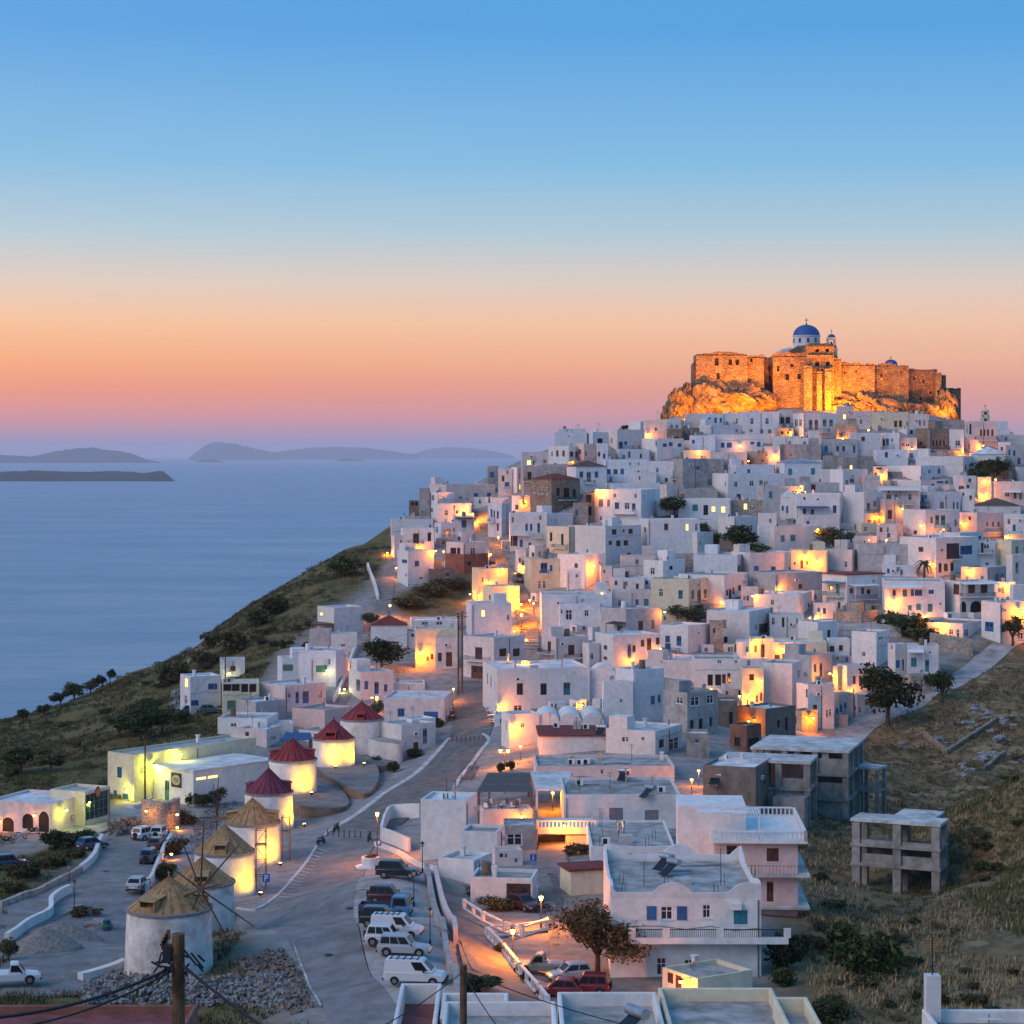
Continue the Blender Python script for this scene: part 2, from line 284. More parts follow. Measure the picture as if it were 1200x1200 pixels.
# roads are pairs of edges (photo points on the ground), draped on the terrain as sheets with skirts
ROADS = {
 'main_road': ([(392, 1208), (368, 1165), (342, 1108), (276, 1078), (312, 1062), (352, 1022), (386, 976), (440, 940), (482, 912), (523, 870), (530, 842), (533, 818), (538, 798)],
               [(497, 1208), (455, 1165), (424, 1108), (416, 1078), (418, 1050), (428, 1020), (440, 990), (492, 950), (540, 915), (563, 880), (577, 850), (575, 822), (562, 798)]),
 'car_park': ([(428, 1022), (416, 1050), (416, 1078), (426, 1110), (457, 1167), (499, 1208)], [(496, 1023), (503, 1050), (509, 1078), (519, 1110), (534, 1160), (546, 1208)]),
 'ramp_lane': ([(508, 1022), (512, 1055), (524, 1085), (540, 1120), (560, 1155), (585, 1200)], [(530, 1040), (560, 1068), (577, 1090), (596, 1120), (622, 1160), (655, 1200)]),
 'lower_lane': ([(600, 1200), (640, 1170), (645, 1130), (640, 1070), (628, 1015), (633, 985), (642, 950)], [(800, 1200), (785, 1170), (765, 1130), (705, 1070), (668, 1015), (664, 985), (666, 950)]),
 'left_road': ([(-10, 1068), (60, 1042), (105, 1010), (124, 985), (140, 967), (150, 950)], [(-10, 1168), (146, 1142), (152, 1080), (176, 1040), (203, 990), (210, 950)]),
 'restaurant_road': ([(55, 978), (100, 962), (140, 950), (175, 934)], [(85, 992), (120, 975), (160, 962), (205, 945)]),
 'hill_road': ([(930, 885), (975, 862), (1012, 836), (1052, 816), (1106, 796), (1142, 770), (1166, 752), (1200, 738)], [(965, 900), (992, 878), (1028, 852), (1078, 830), (1122, 806), (1160, 784), (1184, 762), (1215, 746)]),
 'side_lane': ([(384, 826), (405, 795), (420, 770), (434, 735), (441, 700), (447, 680), (450, 662)], [(400, 830), (420, 800), (436, 772), (450, 735), (460, 700), (462, 680), (461, 662)]),
 'slope_track': ([(197, 832), (201, 808), (212, 775), (232, 745)], [(211, 832), (212, 808), (222, 777), (242, 748)]),
 'house_terrace_lane': ([(800, 790), (840, 780), (880, 765)], [(806, 797), (848, 786), (888, 770)]),
}
RW = {}
def resample(pts, n):
    P = [march(*p) for p in pts]; t = np.linspace(0, len(P)-1, n); o = []
    for a in t:
        i = min(int(a), len(P)-2); u = a-i; p0 = P[max(i-1, 0)]; p1 = P[i]; p2 = P[i+1]; p3 = P[min(i+2, len(P)-1)]
        v = .5*((2*p1)+(p2-p0)*u+(2*p0-5*p1+4*p2-p3)*u*u+(3*p1-p0-3*p2+p3)*u**3); o.append((v.x, v.y))
    return np.array(o)
for k, (a, b) in ROADS.items():
    n = max(12, len(a)*6); A = resample(a, n); B = resample(b, n); RW[k] = (A, B)
road_mask = np.zeros(HG.shape, bool)
for A, B in RW.values(): road_mask |= in_poly(GXX, GYY, [tuple(p) for p in A]+[tuple(p) for p in B[::-1]])
def drape(name, A, B, m, off=.05, cols=6, kind='structure'):
    mb = MB(); n = len(A); G = []
    for i in range(n):
        row = []
        for j in range(cols+1):
            u = j/cols; x, y = A[i]*(1-u)+B[i]*u; row.append((x, y, float(ht(x, y))+off))
        G.append(row)
    idx = [[mb.vert(p) for p in r] for r in G]
    for i in range(n-1):
        for j in range(cols): mb.f.append((idx[i][j], idx[i][j+1], idx[i+1][j+1], idx[i+1][j])); mb.m.append(0)
    for j in (0, cols):
        for i in range(n-1):
            a = G[i][j]; b = G[i+1][j]; mb.quad(a, b, (b[0], b[1], b[2]-.8), (a[0], a[1], a[2]-.8))
    for i in (0, n-1):
        for j in range(cols):
            a = G[i][j]; b = G[i][j+1]; mb.quad(a, b, (b[0], b[1], b[2]-.8), (a[0], a[1], a[2]-.8))
    o = mb.build(name, m, None, True); tag(o, kind=kind); return o
asphalt = mat('worn_asphalt', (.24, .232, .228), .85, .2, .5, .25, 18, stain=.3, col2=(.165, .16, .16), detail=9)
paving = mat('stone_paving', (.26, .235, .215), .85, .2, .6, .35, 9, stain=.3, col2=(.17, .155, .145), detail=8)
pale_conc = mat('pale_concrete', (.42, .40, .39), .9, .15, .5, .2, 8, stain=.3, col2=(.25, .245, .24))
def cobble():
    m = stone_mat('cobbles', (.27, .25, .235), (.19, .175, .165), (.12, .115, .11), 3.2, .5, (1, 1, 1)); return m
cob = cobble()
RM = {'main_road': asphalt, 'car_park': pale_conc, 'ramp_lane': paving, 'lower_lane': paving, 'left_road': asphalt, 'restaurant_road': pale_conc, 'hill_road': pale_conc, 'side_lane': paving, 'slope_track': asphalt, 'house_terrace_lane': paving}
OFF = {'car_park': .06, 'restaurant_road': .055, 'ramp_lane': .045}
for k in RW: drape(k, *RW[k], RM[k], OFF.get(k, .05))
# the upper half of the main road is stone setts
n0 = len(RW['main_road'][0]); A, B = RW['main_road']; i0 = int(n0*.52)
drape('stone_sett_road', A[i0:]*.985+B[i0:]*.015, B[i0:]*.985+A[i0:]*.015, cob, .08)
# terrain material: scrub, dry grass, bare earth, trodden concrete by the land-type attributes
def terrain_mat():
    m = bpy.data.materials.new('hillside'); m.use_nodes = True; n, l = nodes_of(m); b = n['Principled BSDF']; b.inputs['Roughness'].default_value = .95; b.inputs['Specular IOR Level'].default_value = .1
    geo = n.new('ShaderNodeNewGeometry')
    def nz(s, d=6):
        x = n.new('ShaderNodeTexNoise'); x.inputs['Scale'].default_value = s; x.inputs['Detail'].default_value = d; x.inputs['Roughness'].default_value = .65; l.new(geo.outputs['Position'], x.inputs['Vector']); return x
    def ramp(src, st):
        r = n.new('ShaderNodeValToRGB'); e = r.color_ramp.elements
        while len(e) < len(st): e.new(.5)
        for a, (p, c) in zip(e, st): a.position = p; a.color = (*c, 1)
        l.new(src, r.inputs[0]); return r.outputs[0]
    def mix(f, a, b2):
        x = n.new('ShaderNodeMix'); x.data_type = 'RGBA'; l.new(f, x.inputs[0]); l.new(a, x.inputs[6]); l.new(b2, x.inputs[7]); return x.outputs[2]
    green = ramp(nz(.22).outputs[0], [(.3, (.05, .062, .024)), (.47, (.11, .10, .042)), (.56, (.17, .12, .06)), (.7, (.07, .085, .034))])
    dry = ramp(nz(.16).outputs[0], [(.28, (.06, .058, .028)), (.42, (.22, .16, .085)), (.52, (.11, .08, .045)), (.62, (.29, .22, .125)), (.75, (.09, .08, .036))])
    conc = ramp(nz(.5).outputs[0], [(.3, (.19, .17, .155)), (.6, (.33, .31, .30))])
    at = n.new('ShaderNodeAttribute'); at.attribute_name = 'town'; ad = n.new('ShaderNodeAttribute'); ad.attribute_name = 'dry'
    base = mix(at.outputs['Fac'], mix(ad.outputs['Fac'], green, dry), conc)
    l.new(base, b.inputs['Base Color'])
    bp = n.new('ShaderNodeBump'); bp.inputs['Strength'].default_value = .8; bp.inputs['Distance'].default_value = .25; l.new(nz(1.3).outputs[0], bp.inputs['Height']); l.new(bp.outputs[0], b.inputs['Normal'])
    return m
HR = HG-.22*road_mask
V = np.stack([GXX.ravel(), GYY.ravel(), HR.ravel()], 1)
ny, nx = HG.shape; ii = (np.arange(ny-1)[:, None]*nx+np.arange(nx-1)[None]).ravel()
tm = bpy.data.meshes.new('hillside_terrain'); tm.from_pydata(V.tolist(), [], np.stack([ii, ii+1, ii+nx+1, ii+nx], 1).tolist())
tm.attributes.new('town', 'FLOAT', 'POINT').data.foreach_set('value', town.ravel())
tm.attributes.new('dry', 'FLOAT', 'POINT').data.foreach_set('value', np.clip((GXX-10)/25, 0, 1).ravel())
tm.materials.append(terrain_mat()); tm.polygons.foreach_set('use_smooth', [True]*len(tm.polygons)); tm.update()
terrain = obj('hillside_terrain', tm); tag(terrain, kind='structure')
# painted lines and kerbs
def off_line(pts, w, name, m, off=.09, h=None, n=None):
    """a strip along photo points on the ground; with h it is a raised kerb or wall"""
    A = resample(pts, n or max(8, len(pts)*6)); mb = MB(); T = np.gradient(A, axis=0); N = np.stack([-T[:, 1], T[:, 0]], 1); N /= np.linalg.norm(N, axis=1)[:, None]+1e-9
    L = A+N*w/2; Rr = A-N*w/2
    for i in range(len(A)-1):
        z = [float(ht(*p)) for p in (L[i], L[i+1], Rr[i+1], Rr[i])]
        if h is None: mb.quad(*[(p[0], p[1], zz+off) for p, zz in zip((L[i], L[i+1], Rr[i+1], Rr[i]), z)])
        else:
            tz = [float(ht(*A[i]))+h, float(ht(*A[i+1]))+h]; t = [(L[i][0], L[i][1], tz[0]), (L[i+1][0], L[i+1][1], tz[1]), (Rr[i+1][0], Rr[i+1][1], tz[1]), (Rr[i][0], Rr[i][1], tz[0])]
            bt = [(p[0], p[1], min(p[2]-h, zz)-.8) for p, zz in zip(t, z)]
            mb.quad(*t)
            mb.quad(bt[0], bt[1], t[1], t[0]); mb.quad(t[3], t[2], bt[2], bt[3])
            if i == 0: mb.quad(bt[0], t[0], t[3], bt[3])
            if i == len(A)-2: mb.quad(t[1], bt[1], bt[2], t[2])
    return mb.build(name, m)
M_kerb = mat('whitewashed_kerb', (.62, .60, .58), .9, .12, 1.5, .2, 6, stain=.3)
M_line = mat('road_paint', (.55, .54, .50), .8, .25, 1.5, stain=.4)
tag(off_line([(278, 1065), (312, 1060), (352, 1020), (384, 976), (392, 972)], .35, 'kerb', M_kerb, h=.14), kind='structure')
tag(off_line([(392, 970), (440, 938), (480, 912), (522, 871), (528, 866)], .75, 'kerb', M_kerb, h=.13), kind='structure')
tag(off_line([(532, 924), (560, 885), (573, 868), (566, 860)], .55, 'kerb', M_kerb, h=.13), kind='structure')
tag(off_line([(343, 1105), (352, 1130), (360, 1150), (376, 1180)], .18, 'road_marking', M_line), kind='structure')
for k in range(8):
    y = 1028+k*14.5; x0 = 424-max(0, 6-k)*1.0+max(0, k-3)*4.5; tag(off_line([(x0, y), (x0+30, y+3)], .12, 'parking_line', M_line, .11, n=4), kind='structure')
for k in range(3):
    x0 = 538+k*7; tag(off_line([(x0, 914), (x0+7, 898)], .55, 'crossing_stripe', MATS['black_iron'] if 0 else mat('dark_setts', (.10, .10, .10), .85), .13, n=4), kind='structure')
for k in range(16):
    t = k/15; x = 322+t*48; y = 1050-t*55; tag(off_line([(x, y), (x+18-t*6, y+3)], .22, 'rumble_stripe', M_line, .10, n=3), kind='structure')
M_patch = mat('asphalt_patch', (.15, .148, .15), .85, .2, .8, .2, 18); M_patch2 = mat('cement_patch', (.25, .245, .24), .88, .2, .8, .2, 18)
for pts, w, m_ in (([(40, 1085), (90, 1060)], 1.6, M_patch2), ([(650, 1100), (655, 1060), (648, 1025)], .7, M_patch), ([(560, 1140), (545, 1105)], .8, M_patch2), ([(505, 905), (540, 870)], .5, M_patch)):
    tag(off_line(pts, w, 'road_patch', m_, .115), kind='structure')
for px, py in ((124, 1022), (645, 1025), (652, 1108), (410, 1065), (385, 1120), (520, 905)):
    P = march(px, py); s = MB(); s.lathe([(.38, 0), (.38, .02), (.33, .03), (.001, .03)], 16, (P.x, P.y, P.z+.1)); tag(s.build('manhole_cover', mat('cast_iron', (.05, .05, .055), .6, .2, 6)), kind='structure')
# stepped street: every step its own tread
def stepped_street(left, right, n, rise_mat):
    A = resample(left, n+1); B = resample(right, n+1); root = thing('stepped_street', (0, 0, 0), 0, None, None); tag(root, kind='structure')
    for i in range(n):
        z = float(max(ht(*A[i]), ht(*B[i]), ht(*A[i+1]), ht(*B[i+1])))+.06
        mb = MB(); p = [(*A[i], z), (*B[i], z), (*B[i+1], z), (*A[i+1], z)]; mb.prism([(a, b, z-2.2) for a, b, _ in p], (0, 0, 2.2)); mb.build('step', rise_mat, root)
M_step = mat('stair_stone', (.40, .33, .27), .9, .15, .8, .3, 6, stain=.3)
stepped_street([(613, 790), (610, 745), (602, 712), (590, 676), (575, 645), (562, 618), (553, 600)], [(634, 790), (631, 745), (624, 712), (606, 676), (588, 645), (576, 618), (571, 600)], 90, M_step)
# ------------------------------------------------------------ sea, islands, air
def sea_mat():
    m = bpy.data.materials.new('sea_water'); m.use_nodes = True; n, l = nodes_of(m); b = n['Principled BSDF']
    b.inputs['Base Color'].default_value = (.20, .28, .35, 1); b.inputs['Roughness'].default_value = .28; b.inputs['IOR'].default_value = 1.5
    geo = n.new('ShaderNodeNewGeometry')
    def w(sc, s, d, st, prev, det=4):
        mp = n.new('ShaderNodeMapping'); mp.inputs['Scale'].default_value = sc; mp.inputs['Rotation'].default_value = (0, 0, .25); l.new(geo.outputs['Position'], mp.inputs[0])
        z = n.new('ShaderNodeTexNoise'); z.inputs['Scale'].default_value = s; z.inputs['Detail'].default_value = det; l.new(mp.outputs[0], z.inputs['Vector'])
        bp = n.new('ShaderNodeBump'); bp.inputs['Strength'].default_value = st; bp.inputs['Distance'].default_value = d; l.new(z.outputs[0], bp.inputs['Height'])
        if prev: l.new(prev, bp.inputs['Normal'])
        return bp.outputs[0]
    a = w((.3, 1, 1), .03, 14., .6, None, 7); c = w((.5, 1, 1), .3, 1.2, .5, a, 3)
    l.new(c, b.inputs['Normal'])
    mp = n.new('ShaderNodeMapping'); mp.inputs['Scale'].default_value = (.4, 1, 1); l.new(geo.outputs['Position'], mp.inputs[0])
    z = n.new('ShaderNodeTexNoise'); z.inputs['Scale'].default_value = .006; z.inputs['Detail'].default_value = 8; z.inputs['Roughness'].default_value = .75; l.new(mp.outputs[0], z.inputs['Vector'])
    r = n.new('ShaderNodeMapRange'); r.inputs[1].default_value = .3; r.inputs[2].default_value = .7; r.inputs[3].default_value = .27; r.inputs[4].default_value = .52; l.new(z.outputs[0], r.inputs[0]); l.new(r.outputs[0], b.inputs['Roughness'])
    return m
mb = MB(); ring = [-60000, -8000, -2000, -400, 400, 2000, 8000, 60000]; 
for i in range(7):
    for j in range(7): mb.quad((ring[i], ring[j], 0), (ring[i+1], ring[j], 0), (ring[i+1], ring[j+1], 0), (ring[i], ring[j+1], 0))
tag(mb.build('sea', sea_mat()), kind='structure')
M_isl = mat('island_scrub', (.05, .05, .04), .95, .3, .004, col2=(.03, .032, .028))
def island(xl, xr, base, prof, seed):
    """low island: prof = list of (photo column, crest row); base row fixes its distance over the sea"""
    D = CZ*F/(base-HY); r = random.Random(seed); n = 70; m = 14; mb = MB(); pxs = [p[0] for p in prof]; pys = [p[1] for p in prof]
    depth = (xr-xl)/F*D*.35; G = []
    for i in range(n+1):
        px = xl+(xr-xl)*i/n; x = (px-CX)/F*D; crest = max(0, CZ+(HY-np.interp(px, pxs, pys))/F*(D+depth/2)); row = []
        for j in range(m+1):
            t = j/m; s = math.sin(math.pi*t)**.8; edge = min(1, 6*min(i, n-i)/n); row.append(mb.vert((x*(D+depth*t)/D, D+depth*t*edge*.9+depth*.05*(1-edge), max(-2, crest*s*(1+r.uniform(-.07, .07))-1))))
        G.append(row)
    for i in range(n):
        for j in range(m): mb.f.append((G[i][j], G[i+1][j], G[i+1][j+1], G[i][j+1])); mb.m.append(0)
    o = mb.build('island', M_isl, None, True); tag(o, kind='structure')
island(-120, 206, 564, [(-120, 556), (0, 553), (40, 551), (90, 553), (140, 552), (175, 554), (195, 551), (204, 556), (206, 563)], 1)
island(-80, 190, 542.5, [(-80, 534), (0, 533), (40, 535), (60, 530), (85, 526), (110, 525), (140, 529), (160, 532), (175, 538), (190, 541)], 2)
island(226, 330, 539, [(226, 535), (240, 523), (252, 518.5), (275, 520), (300, 526), (320, 530), (330, 533)], 3)
island(296, 490, 538.5, [(296, 535), (330, 529), (360, 525), (400, 524), (430, 525), (460, 529), (490, 533)], 4)
island(484, 602, 537.5, [(484, 533), (500, 527), (525, 524), (550, 525), (580, 529), (602, 534)], 5)
island(230, 262, 541.5, [(230, 540), (246, 538), (262, 540.5)], 6)
island(395, 427, 540.5, [(395, 539), (410, 536.5), (427, 539.5)], 7)
mb = MB(); mb.box(-90000, 90000, -40000, 90000, float(HG.min())-1.5, 420)
hz = mb.build('haze', None); hz.data.materials.clear(); tag(hz, kind='stuff')
hm = bpy.data.materials.new('haze_air'); hm.use_nodes = True; hn, hl = nodes_of(hm); hn.clear()
ho = hn.new('ShaderNodeOutputMaterial'); pv = hn.new('ShaderNodeVolumePrincipled'); pv.inputs['Color'].default_value = (1.0, .88, .93, 1); pv.inputs['Density'].default_value = 3.2e-5; pv.inputs['Anisotropy'].default_value = 0.0
hl.new(pv.outputs[0], ho.inputs['Volume']); hz.data.materials.append(hm)
# ------------------------------------------------------------ houses
def wallface(mb, O, ux, nin, Wd, z0, z1, ops, rev=.18, m=0, top=None):
    """one wall face with real openings and their reveals; ux along the wall, nin pointing into the house"""
    O = Vector(O); ux = Vector(ux); nin = Vector(nin); ops = [(max(.05, a), min(Wd-.05, b), max(z0+.05, c), min(z1-.05, d)) for a, b, c, d in ops]
    ops = [o for o in ops if o[1]-o[0] > .1 and o[3]-o[2] > .1]
    us = sorted({0, Wd, *[o[0] for o in ops], *[o[1] for o in ops]}); zs = sorted({z0, z1, *[o[2] for o in ops], *[o[3] for o in ops]})
    P = lambda u, z, d=0: O+ux*u+nin*d+Vector((0, 0, z))
    for i in range(len(us)-1):
        for j in range(len(zs)-1):
            cu = (us[i]+us[i+1])/2; cz = (zs[j]+zs[j+1])/2
            if any(o[0] < cu < o[1] and o[2] < cz < o[3] for o in ops): continue
            mb.quad(P(us[i], zs[j]), P(us[i+1], zs[j]), P(us[i+1], zs[j+1]), P(us[i], zs[j+1]), m)
    for a, b, c, d in ops:
        for (p, q2) in (((a, c), (b, c)), ((b, c), (b, d)), ((b, d), (a, d)), ((a, d), (a, c))):
            mb.quad(P(*p), P(*p, rev), P(*q2, rev), P(*q2), m)
    return ops
# unit windows and doors: x -.5...5, z 0..1, y = depth behind the wall face (metres)
def unit(kind, col):
    mb = MB(); fr = .09
    def frame(m, y0=.06, y1=.16, f=fr):
        mb.box(-.5, -.5+f, y0, y1, 0, 1, m); mb.box(.5-f, .5, y0, y1, 0, 1, m); mb.box(-.5+f, .5-f, y0, y1, 1-f*.7, 1, m); mb.box(-.5+f, .5-f, y0, y1, 0, f*.7, m)
    if kind == 'glass':
        frame(0); mb.box(-.035, .035, .07, .15, fr*.7, 1-fr*.7, 0); mb.box(-.5+fr, .5-fr, .08, .14, .62, .66, 0)
        mb.quad((-.5+fr, .13, .06), (.5-fr, .13, .06), (.5-fr, .13, .94), (-.5+fr, .13, .94), 1)
    elif kind == 'lit':
        frame(0); mb.box(-.035, .035, .07, .15, fr*.7, 1-fr*.7, 0); mb.quad((-.5+fr, .13, .06), (.5-fr, .13, .06), (.5-fr, .13, .94), (-.5+fr, .13, .94), 1)
    elif kind == 'shutter':
        frame(0, .02, .14, .06)
        for s in (-1, 1):
            x0, x1 = (-.44, -.01) if s < 0 else (.01, .44)
            mb.box(x0, x1, .05, .1, .05, .95, 0)
            for k in range(5): mb.box(x0+.05, x1-.05, .035, .06, .1+k*.17, .1+k*.17+.1, 0)
    elif kind == 'door':
        frame(0, .02, .16, .08)
        for s in (-1, 1):
            x0, x1 = (-.42, -.01) if s < 0 else (.01, .42)
            mb.box(x0, x1, .07, .11, .02, .93, 0); mb.box(x0+.06, x1-.06, .05, .08, .08, .42, 0)
            mb.quad((x0+.07, .068, .5), (x1-.07, .068, .5), (x1-.07, .068, .88), (x0+.07, .068, .88), 1)
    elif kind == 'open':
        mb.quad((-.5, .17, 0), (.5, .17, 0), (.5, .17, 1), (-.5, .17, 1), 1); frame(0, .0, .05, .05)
    elif kind == 'glazed':
        frame(0, .03, .14, .03)
        for k in range(1, 5): mb.box(-.5+k*.2-.012, -.5+k*.2+.012, .05, .13, .03, .97, 0)
        for k in range(1, 3): mb.box(-.47, .47, .05, .13, k/3-.012, k/3+.012, 0)
        mb.quad((-.48, .12, .02), (.48, .12, .02), (.48, .12, .98), (-.48, .12, .98), 1)
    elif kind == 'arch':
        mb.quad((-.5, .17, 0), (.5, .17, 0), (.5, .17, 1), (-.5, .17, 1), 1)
        for s in (-1, 1):
            arc = [(s*.5*math.cos(t), .62+.38*math.sin(t)) for t in np.linspace(0, math.pi/2, 9)]
            for (a, b), (c, d) in zip(arc[:-1], arc[1:]): mb.quad((a, .004, b), (c, .004, d), (c, .004, 1), (a, .004, 1), 0); mb.quad((a, .004, b), (c, .004, d), (c, .17, d), (a, .17, b), 0)
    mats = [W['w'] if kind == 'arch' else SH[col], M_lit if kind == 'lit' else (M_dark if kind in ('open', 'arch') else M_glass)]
    return mb.mesh('window_'+kind+'_'+col, mats)
UNITS = {}
def unit_for(code, w, h):
    tall = h > 1.75
    if code == 'y': k = ('lit', 'w')
    elif code == 'd': k = ('door', 'k') if tall and w < 1.3 else ('glass', 'w')
    elif code == 'z': k = ('glazed', 'v')
    elif code == 'Z': k = ('glazed', 'n')
    elif code == 'x': k = ('open', 'g')
    elif code == 'a': k = ('arch', 'w')
    else: k = ('door', code) if tall else ('shutter', code)
    if k not in UNITS: UNITS[k] = unit(*k)
    return k, UNITS[k]
CN = {'b': 'blue', 't': 'teal', 'n': 'brown', 'g': 'grey', 'd': 'dark', 'y': 'lit', 'w': 'white', 'v': 'green', 'x': 'empty', 'z': 'green glazed', 'Z': 'brown glazed', 'k': 'black', 'a': 'arched'}
WN = {'w': 'white', 'u': 'bluish white', 'p': 'rose-tinted', 'q': 'pink', 'y': 'cream', 'g': 'grey rendered', 'k': 'brown rendered', 'r': 'red-brown', 'c': 'concrete', 's': 'brown stone', 'S': 'pale stone', 'h': 'weathered grey'}
NUM = ['no', 'one', 'two', 'three', 'four', 'five', 'six', 'seven', 'eight', 'nine', 'ten', 'eleven', 'twelve', 'thirteen', 'fourteen', 'fifteen', 'sixteen']
HOUSES = []
M_pipe = mat('rusty_pipe', (.20, .13, .09), .7, .2, 4); M_dish = mat('dish_grey', (.45, .45, .46), .5, .1, 3)
def place_words(px, py):
    if py < 512: return 'at the foot of the castle'
    if px < 240 and py > 800: return 'by the lower left road'
    if px < 470 and py > 690 and py < 850: return 'below the green slope'
    if px < 545 and py < 690: return 'on the headland above the sea'
    if px < 640 and 590 < py < 800: return 'beside the stepped street'
    if py > 1100: return 'below the car park'
    if px > 640 and py > 950: return 'along the lower lane'
    if py > 850 and px < 640: return 'beside the main road'
    if px > 1050 and py > 690: return 'above the hill road'
    if py > 850: return 'above the raw concrete frames'
    if py < 570: return 'in the top rows of the town'
    if py < 650: return 'in the middle of the upper town'
    if px > 900: return 'on the right of the lit upper town' if False else 'among the lamp-lit lower houses'
    return 'on the slope above the barrel vaults'
def house(x0, xm, x1, yt, yb, col='w', wins=(), label=None, roof=None, depth=None, name='house', par=.35, cat='house', base=None, noclut=False, D=None, phi=None):
    rnd = random.Random(int(x0*7+yt*13+x1*3))
    if col == 'w' and label is None: col = rnd.choices('wuphSyk', [62, 9, 8, 12, 3, 5, 1])[0]
    xc = xm; P = march((x0+x1)/2, yb); D = D*YS if D else P.y; depth = depth*YS if depth else None
    lp, rp = xm-x0, x1-xm; tilt = -math.atan((xc-CX)/F)
    if lp < 2: phi = tilt*.85+.03
    elif rp < 2: phi = math.pi/2+tilt*.85-.03
    elif phi is not None: phi = R_(phi)
    else: phi = max(R_(7), min(R_(83), math.atan2(lp*1.15, rp)))+tilt*.7
    cs, sn = math.cos(phi), math.sin(phi); Xc = (xc-CX)/F*D
    ax1 = (x1-CX)/F; ax0 = (x0-CX)/F
    Rw = (ax1*D-Xc)/(cs-ax1*sn) if rp >= 2 else (depth or 6)
    Lw = (ax0*D-Xc)/(-sn-ax0*cs) if lp >= 2 else (depth or min(11, max(5, Rw*.95)))
    if depth and lp >= 2 and rp >= 2 and lp < rp*.3: pass
    Rw = max(1, min(Rw, 60)); Lw = max(1, min(Lw, 18))
    zt = CZ+(HY-yt)/F*D
    cor = [(Xc, D), (Xc+cs*Rw, D+sn*Rw), (Xc-sn*Lw, D+cs*Lw), (Xc+cs*Rw-sn*Lw, D+sn*Rw+cs*Lw)]
    zb = min(float(ht(*c)) for c in cor)-.6
    if base is not None: zb = base
    zb = min(zb, zt-2.2)
    # windows to face coordinates
    fa = {0: [], 1: []}; extra = []
    wins = list(wins)
    for fx0, fx1 in ((x0, xm), (xm, x1)):   # plain faces get a small window or two
        if fx1-fx0 > 22 and yb-yt > 16 and not any(fx0 <= q3[1] <= fx1 for q3 in wins) and label is None and rnd.random() < .5:
            for k in range(rnd.randint(1, 3)): wins.append((rnd.choice('ddnnbtg'), fx0+(fx1-fx0)*rnd.uniform(.15, .85), yt+(yb-yt)*rnd.choice([.3, .32, .62]), rnd.uniform(2.6, 3.8), rnd.uniform(4, 6)))
    for code, px, py, w, h in wins:
        if code[0] not in 'KA': w *= 1.12; h *= 1.08
        if code == 'd' and rnd.random() < .04: code = 'y'  # a few dark windows, picked at random, become added lit ones
        face = 0 if (px >= xm and rp >= 2) or lp < 2 else 1
        a = (px-CX)/F
        if face == 0: u = (a*D-Xc)/(cs-a*sn); Y = D+u*sn; k = Y/F; ww = w*k/max(.35, abs(cs-a*sn))
        else: u = (a*D-Xc)/(-sn-a*cs); Y = D+u*cs; k = Y/F; ww = w*k/max(.35, abs(sn+a*cs))
        z = CZ+(HY-py)/F*Y; hh = h*k
        if code[0] in 'KA': extra.append((code, face, u, z, ww, hh)); continue
        fa[face].append((code, u-ww/2, u+ww/2, z-hh/2, z+hh/2, h))
    root = thing(name, (Xc, D, 0), phi, label, cat)
    mats = [W[col]] if col in W else [col]
    mb = MB(); kept = {}
    pz = zt-par if roof is None else zt
    for face, (ux, nin, O, Wd) in {0: ((1, 0, 0), (0, 1, 0), (0, 0, 0), Rw), 1: ((0, 1, 0), (1, 0, 0), (0, 0, 0), Lw)}.items():
        good = []
        for wdat in fa[face]:
            code, a, b, c, d, hp = wdat; a = max(a, .15); b = min(b, Wd-.15); c = max(c, zb+.7); d = min(d, zt-.25)
            if b-a < .25 or d-c < .25: continue
            if any(a < g[2] and b > g[1] and c < g[4] and d > g[3] for g in good): continue
            good.append((code, a, b, c, d, hp))
        wallface(mb, O, ux, nin, Wd, zb, zt, [g[1:5] for g in good]); kept[face] = good
    mb.quad((Rw, 0, zb), (Rw, Lw, zb), (Rw, Lw, zt), (Rw, 0, zt)); mb.quad((0, Lw, zb), (Rw, Lw, zb), (Rw, Lw, zt), (0, Lw, zt))
    t = .22
    if roof is None:
        ring = lambda d, z: [(d, d, z), (Rw-d, d, z), (Rw-d, Lw-d, z), (d, Lw-d, z)]
        o_, i_ = ring(0, zt), ring(t, zt); b_ = ring(t, pz-.05)
        for k in range(4):
            k2 = (k+1) % 4; mb.quad(o_[k], o_[k2], i_[k2], i_[k]); mb.quad(i_[k], i_[k2], b_[k2], b_[k])
    wob = mb.build('wall', mats, root)
    # roof
    rm = MB()
    if roof is None:
        rm.box(t+.002, Rw-t-.002, t+.002, Lw-t-.002, pz-.25, pz); ro = rm.build('roof', rnd.choices(ROOFS, [5, 3, 4])[0], root)
    elif roof[0] == 'slab':
        rm.box(-.25, Rw+.25, -.25, Lw+.25, zt+.003, zt+.22); rm.build('roof', roof[1], root)
    elif roof[0] == 'hip':
        ap = CZ+(HY-roof[2])/F*D; e = .2; hx = max(0, (Rw-Lw)/2); hy = max(0, (Lw-Rw)/2); c0 = Vector((Rw/2, Lw/2, ap)); E = [(-e, -e, zt), (Rw+e, -e, zt), (Rw+e, Lw+e, zt), (-e, Lw+e, zt)]
        a = c0+Vector((-hx, -hy, 0)); b = c0+Vector((hx, hy, 0))
        if hx >= hy: rm.quad(E[0], E[1], b, a); rm.tri(E[1], E[2], b); rm.quad(E[2], E[3], a, b); rm.tri(E[3], E[0], a)
        else: rm.tri(E[0], E[1], a); rm.quad(E[1], E[2], b, a); rm.tri(E[2], E[3], b); rm.quad(E[3], E[0], a, b)
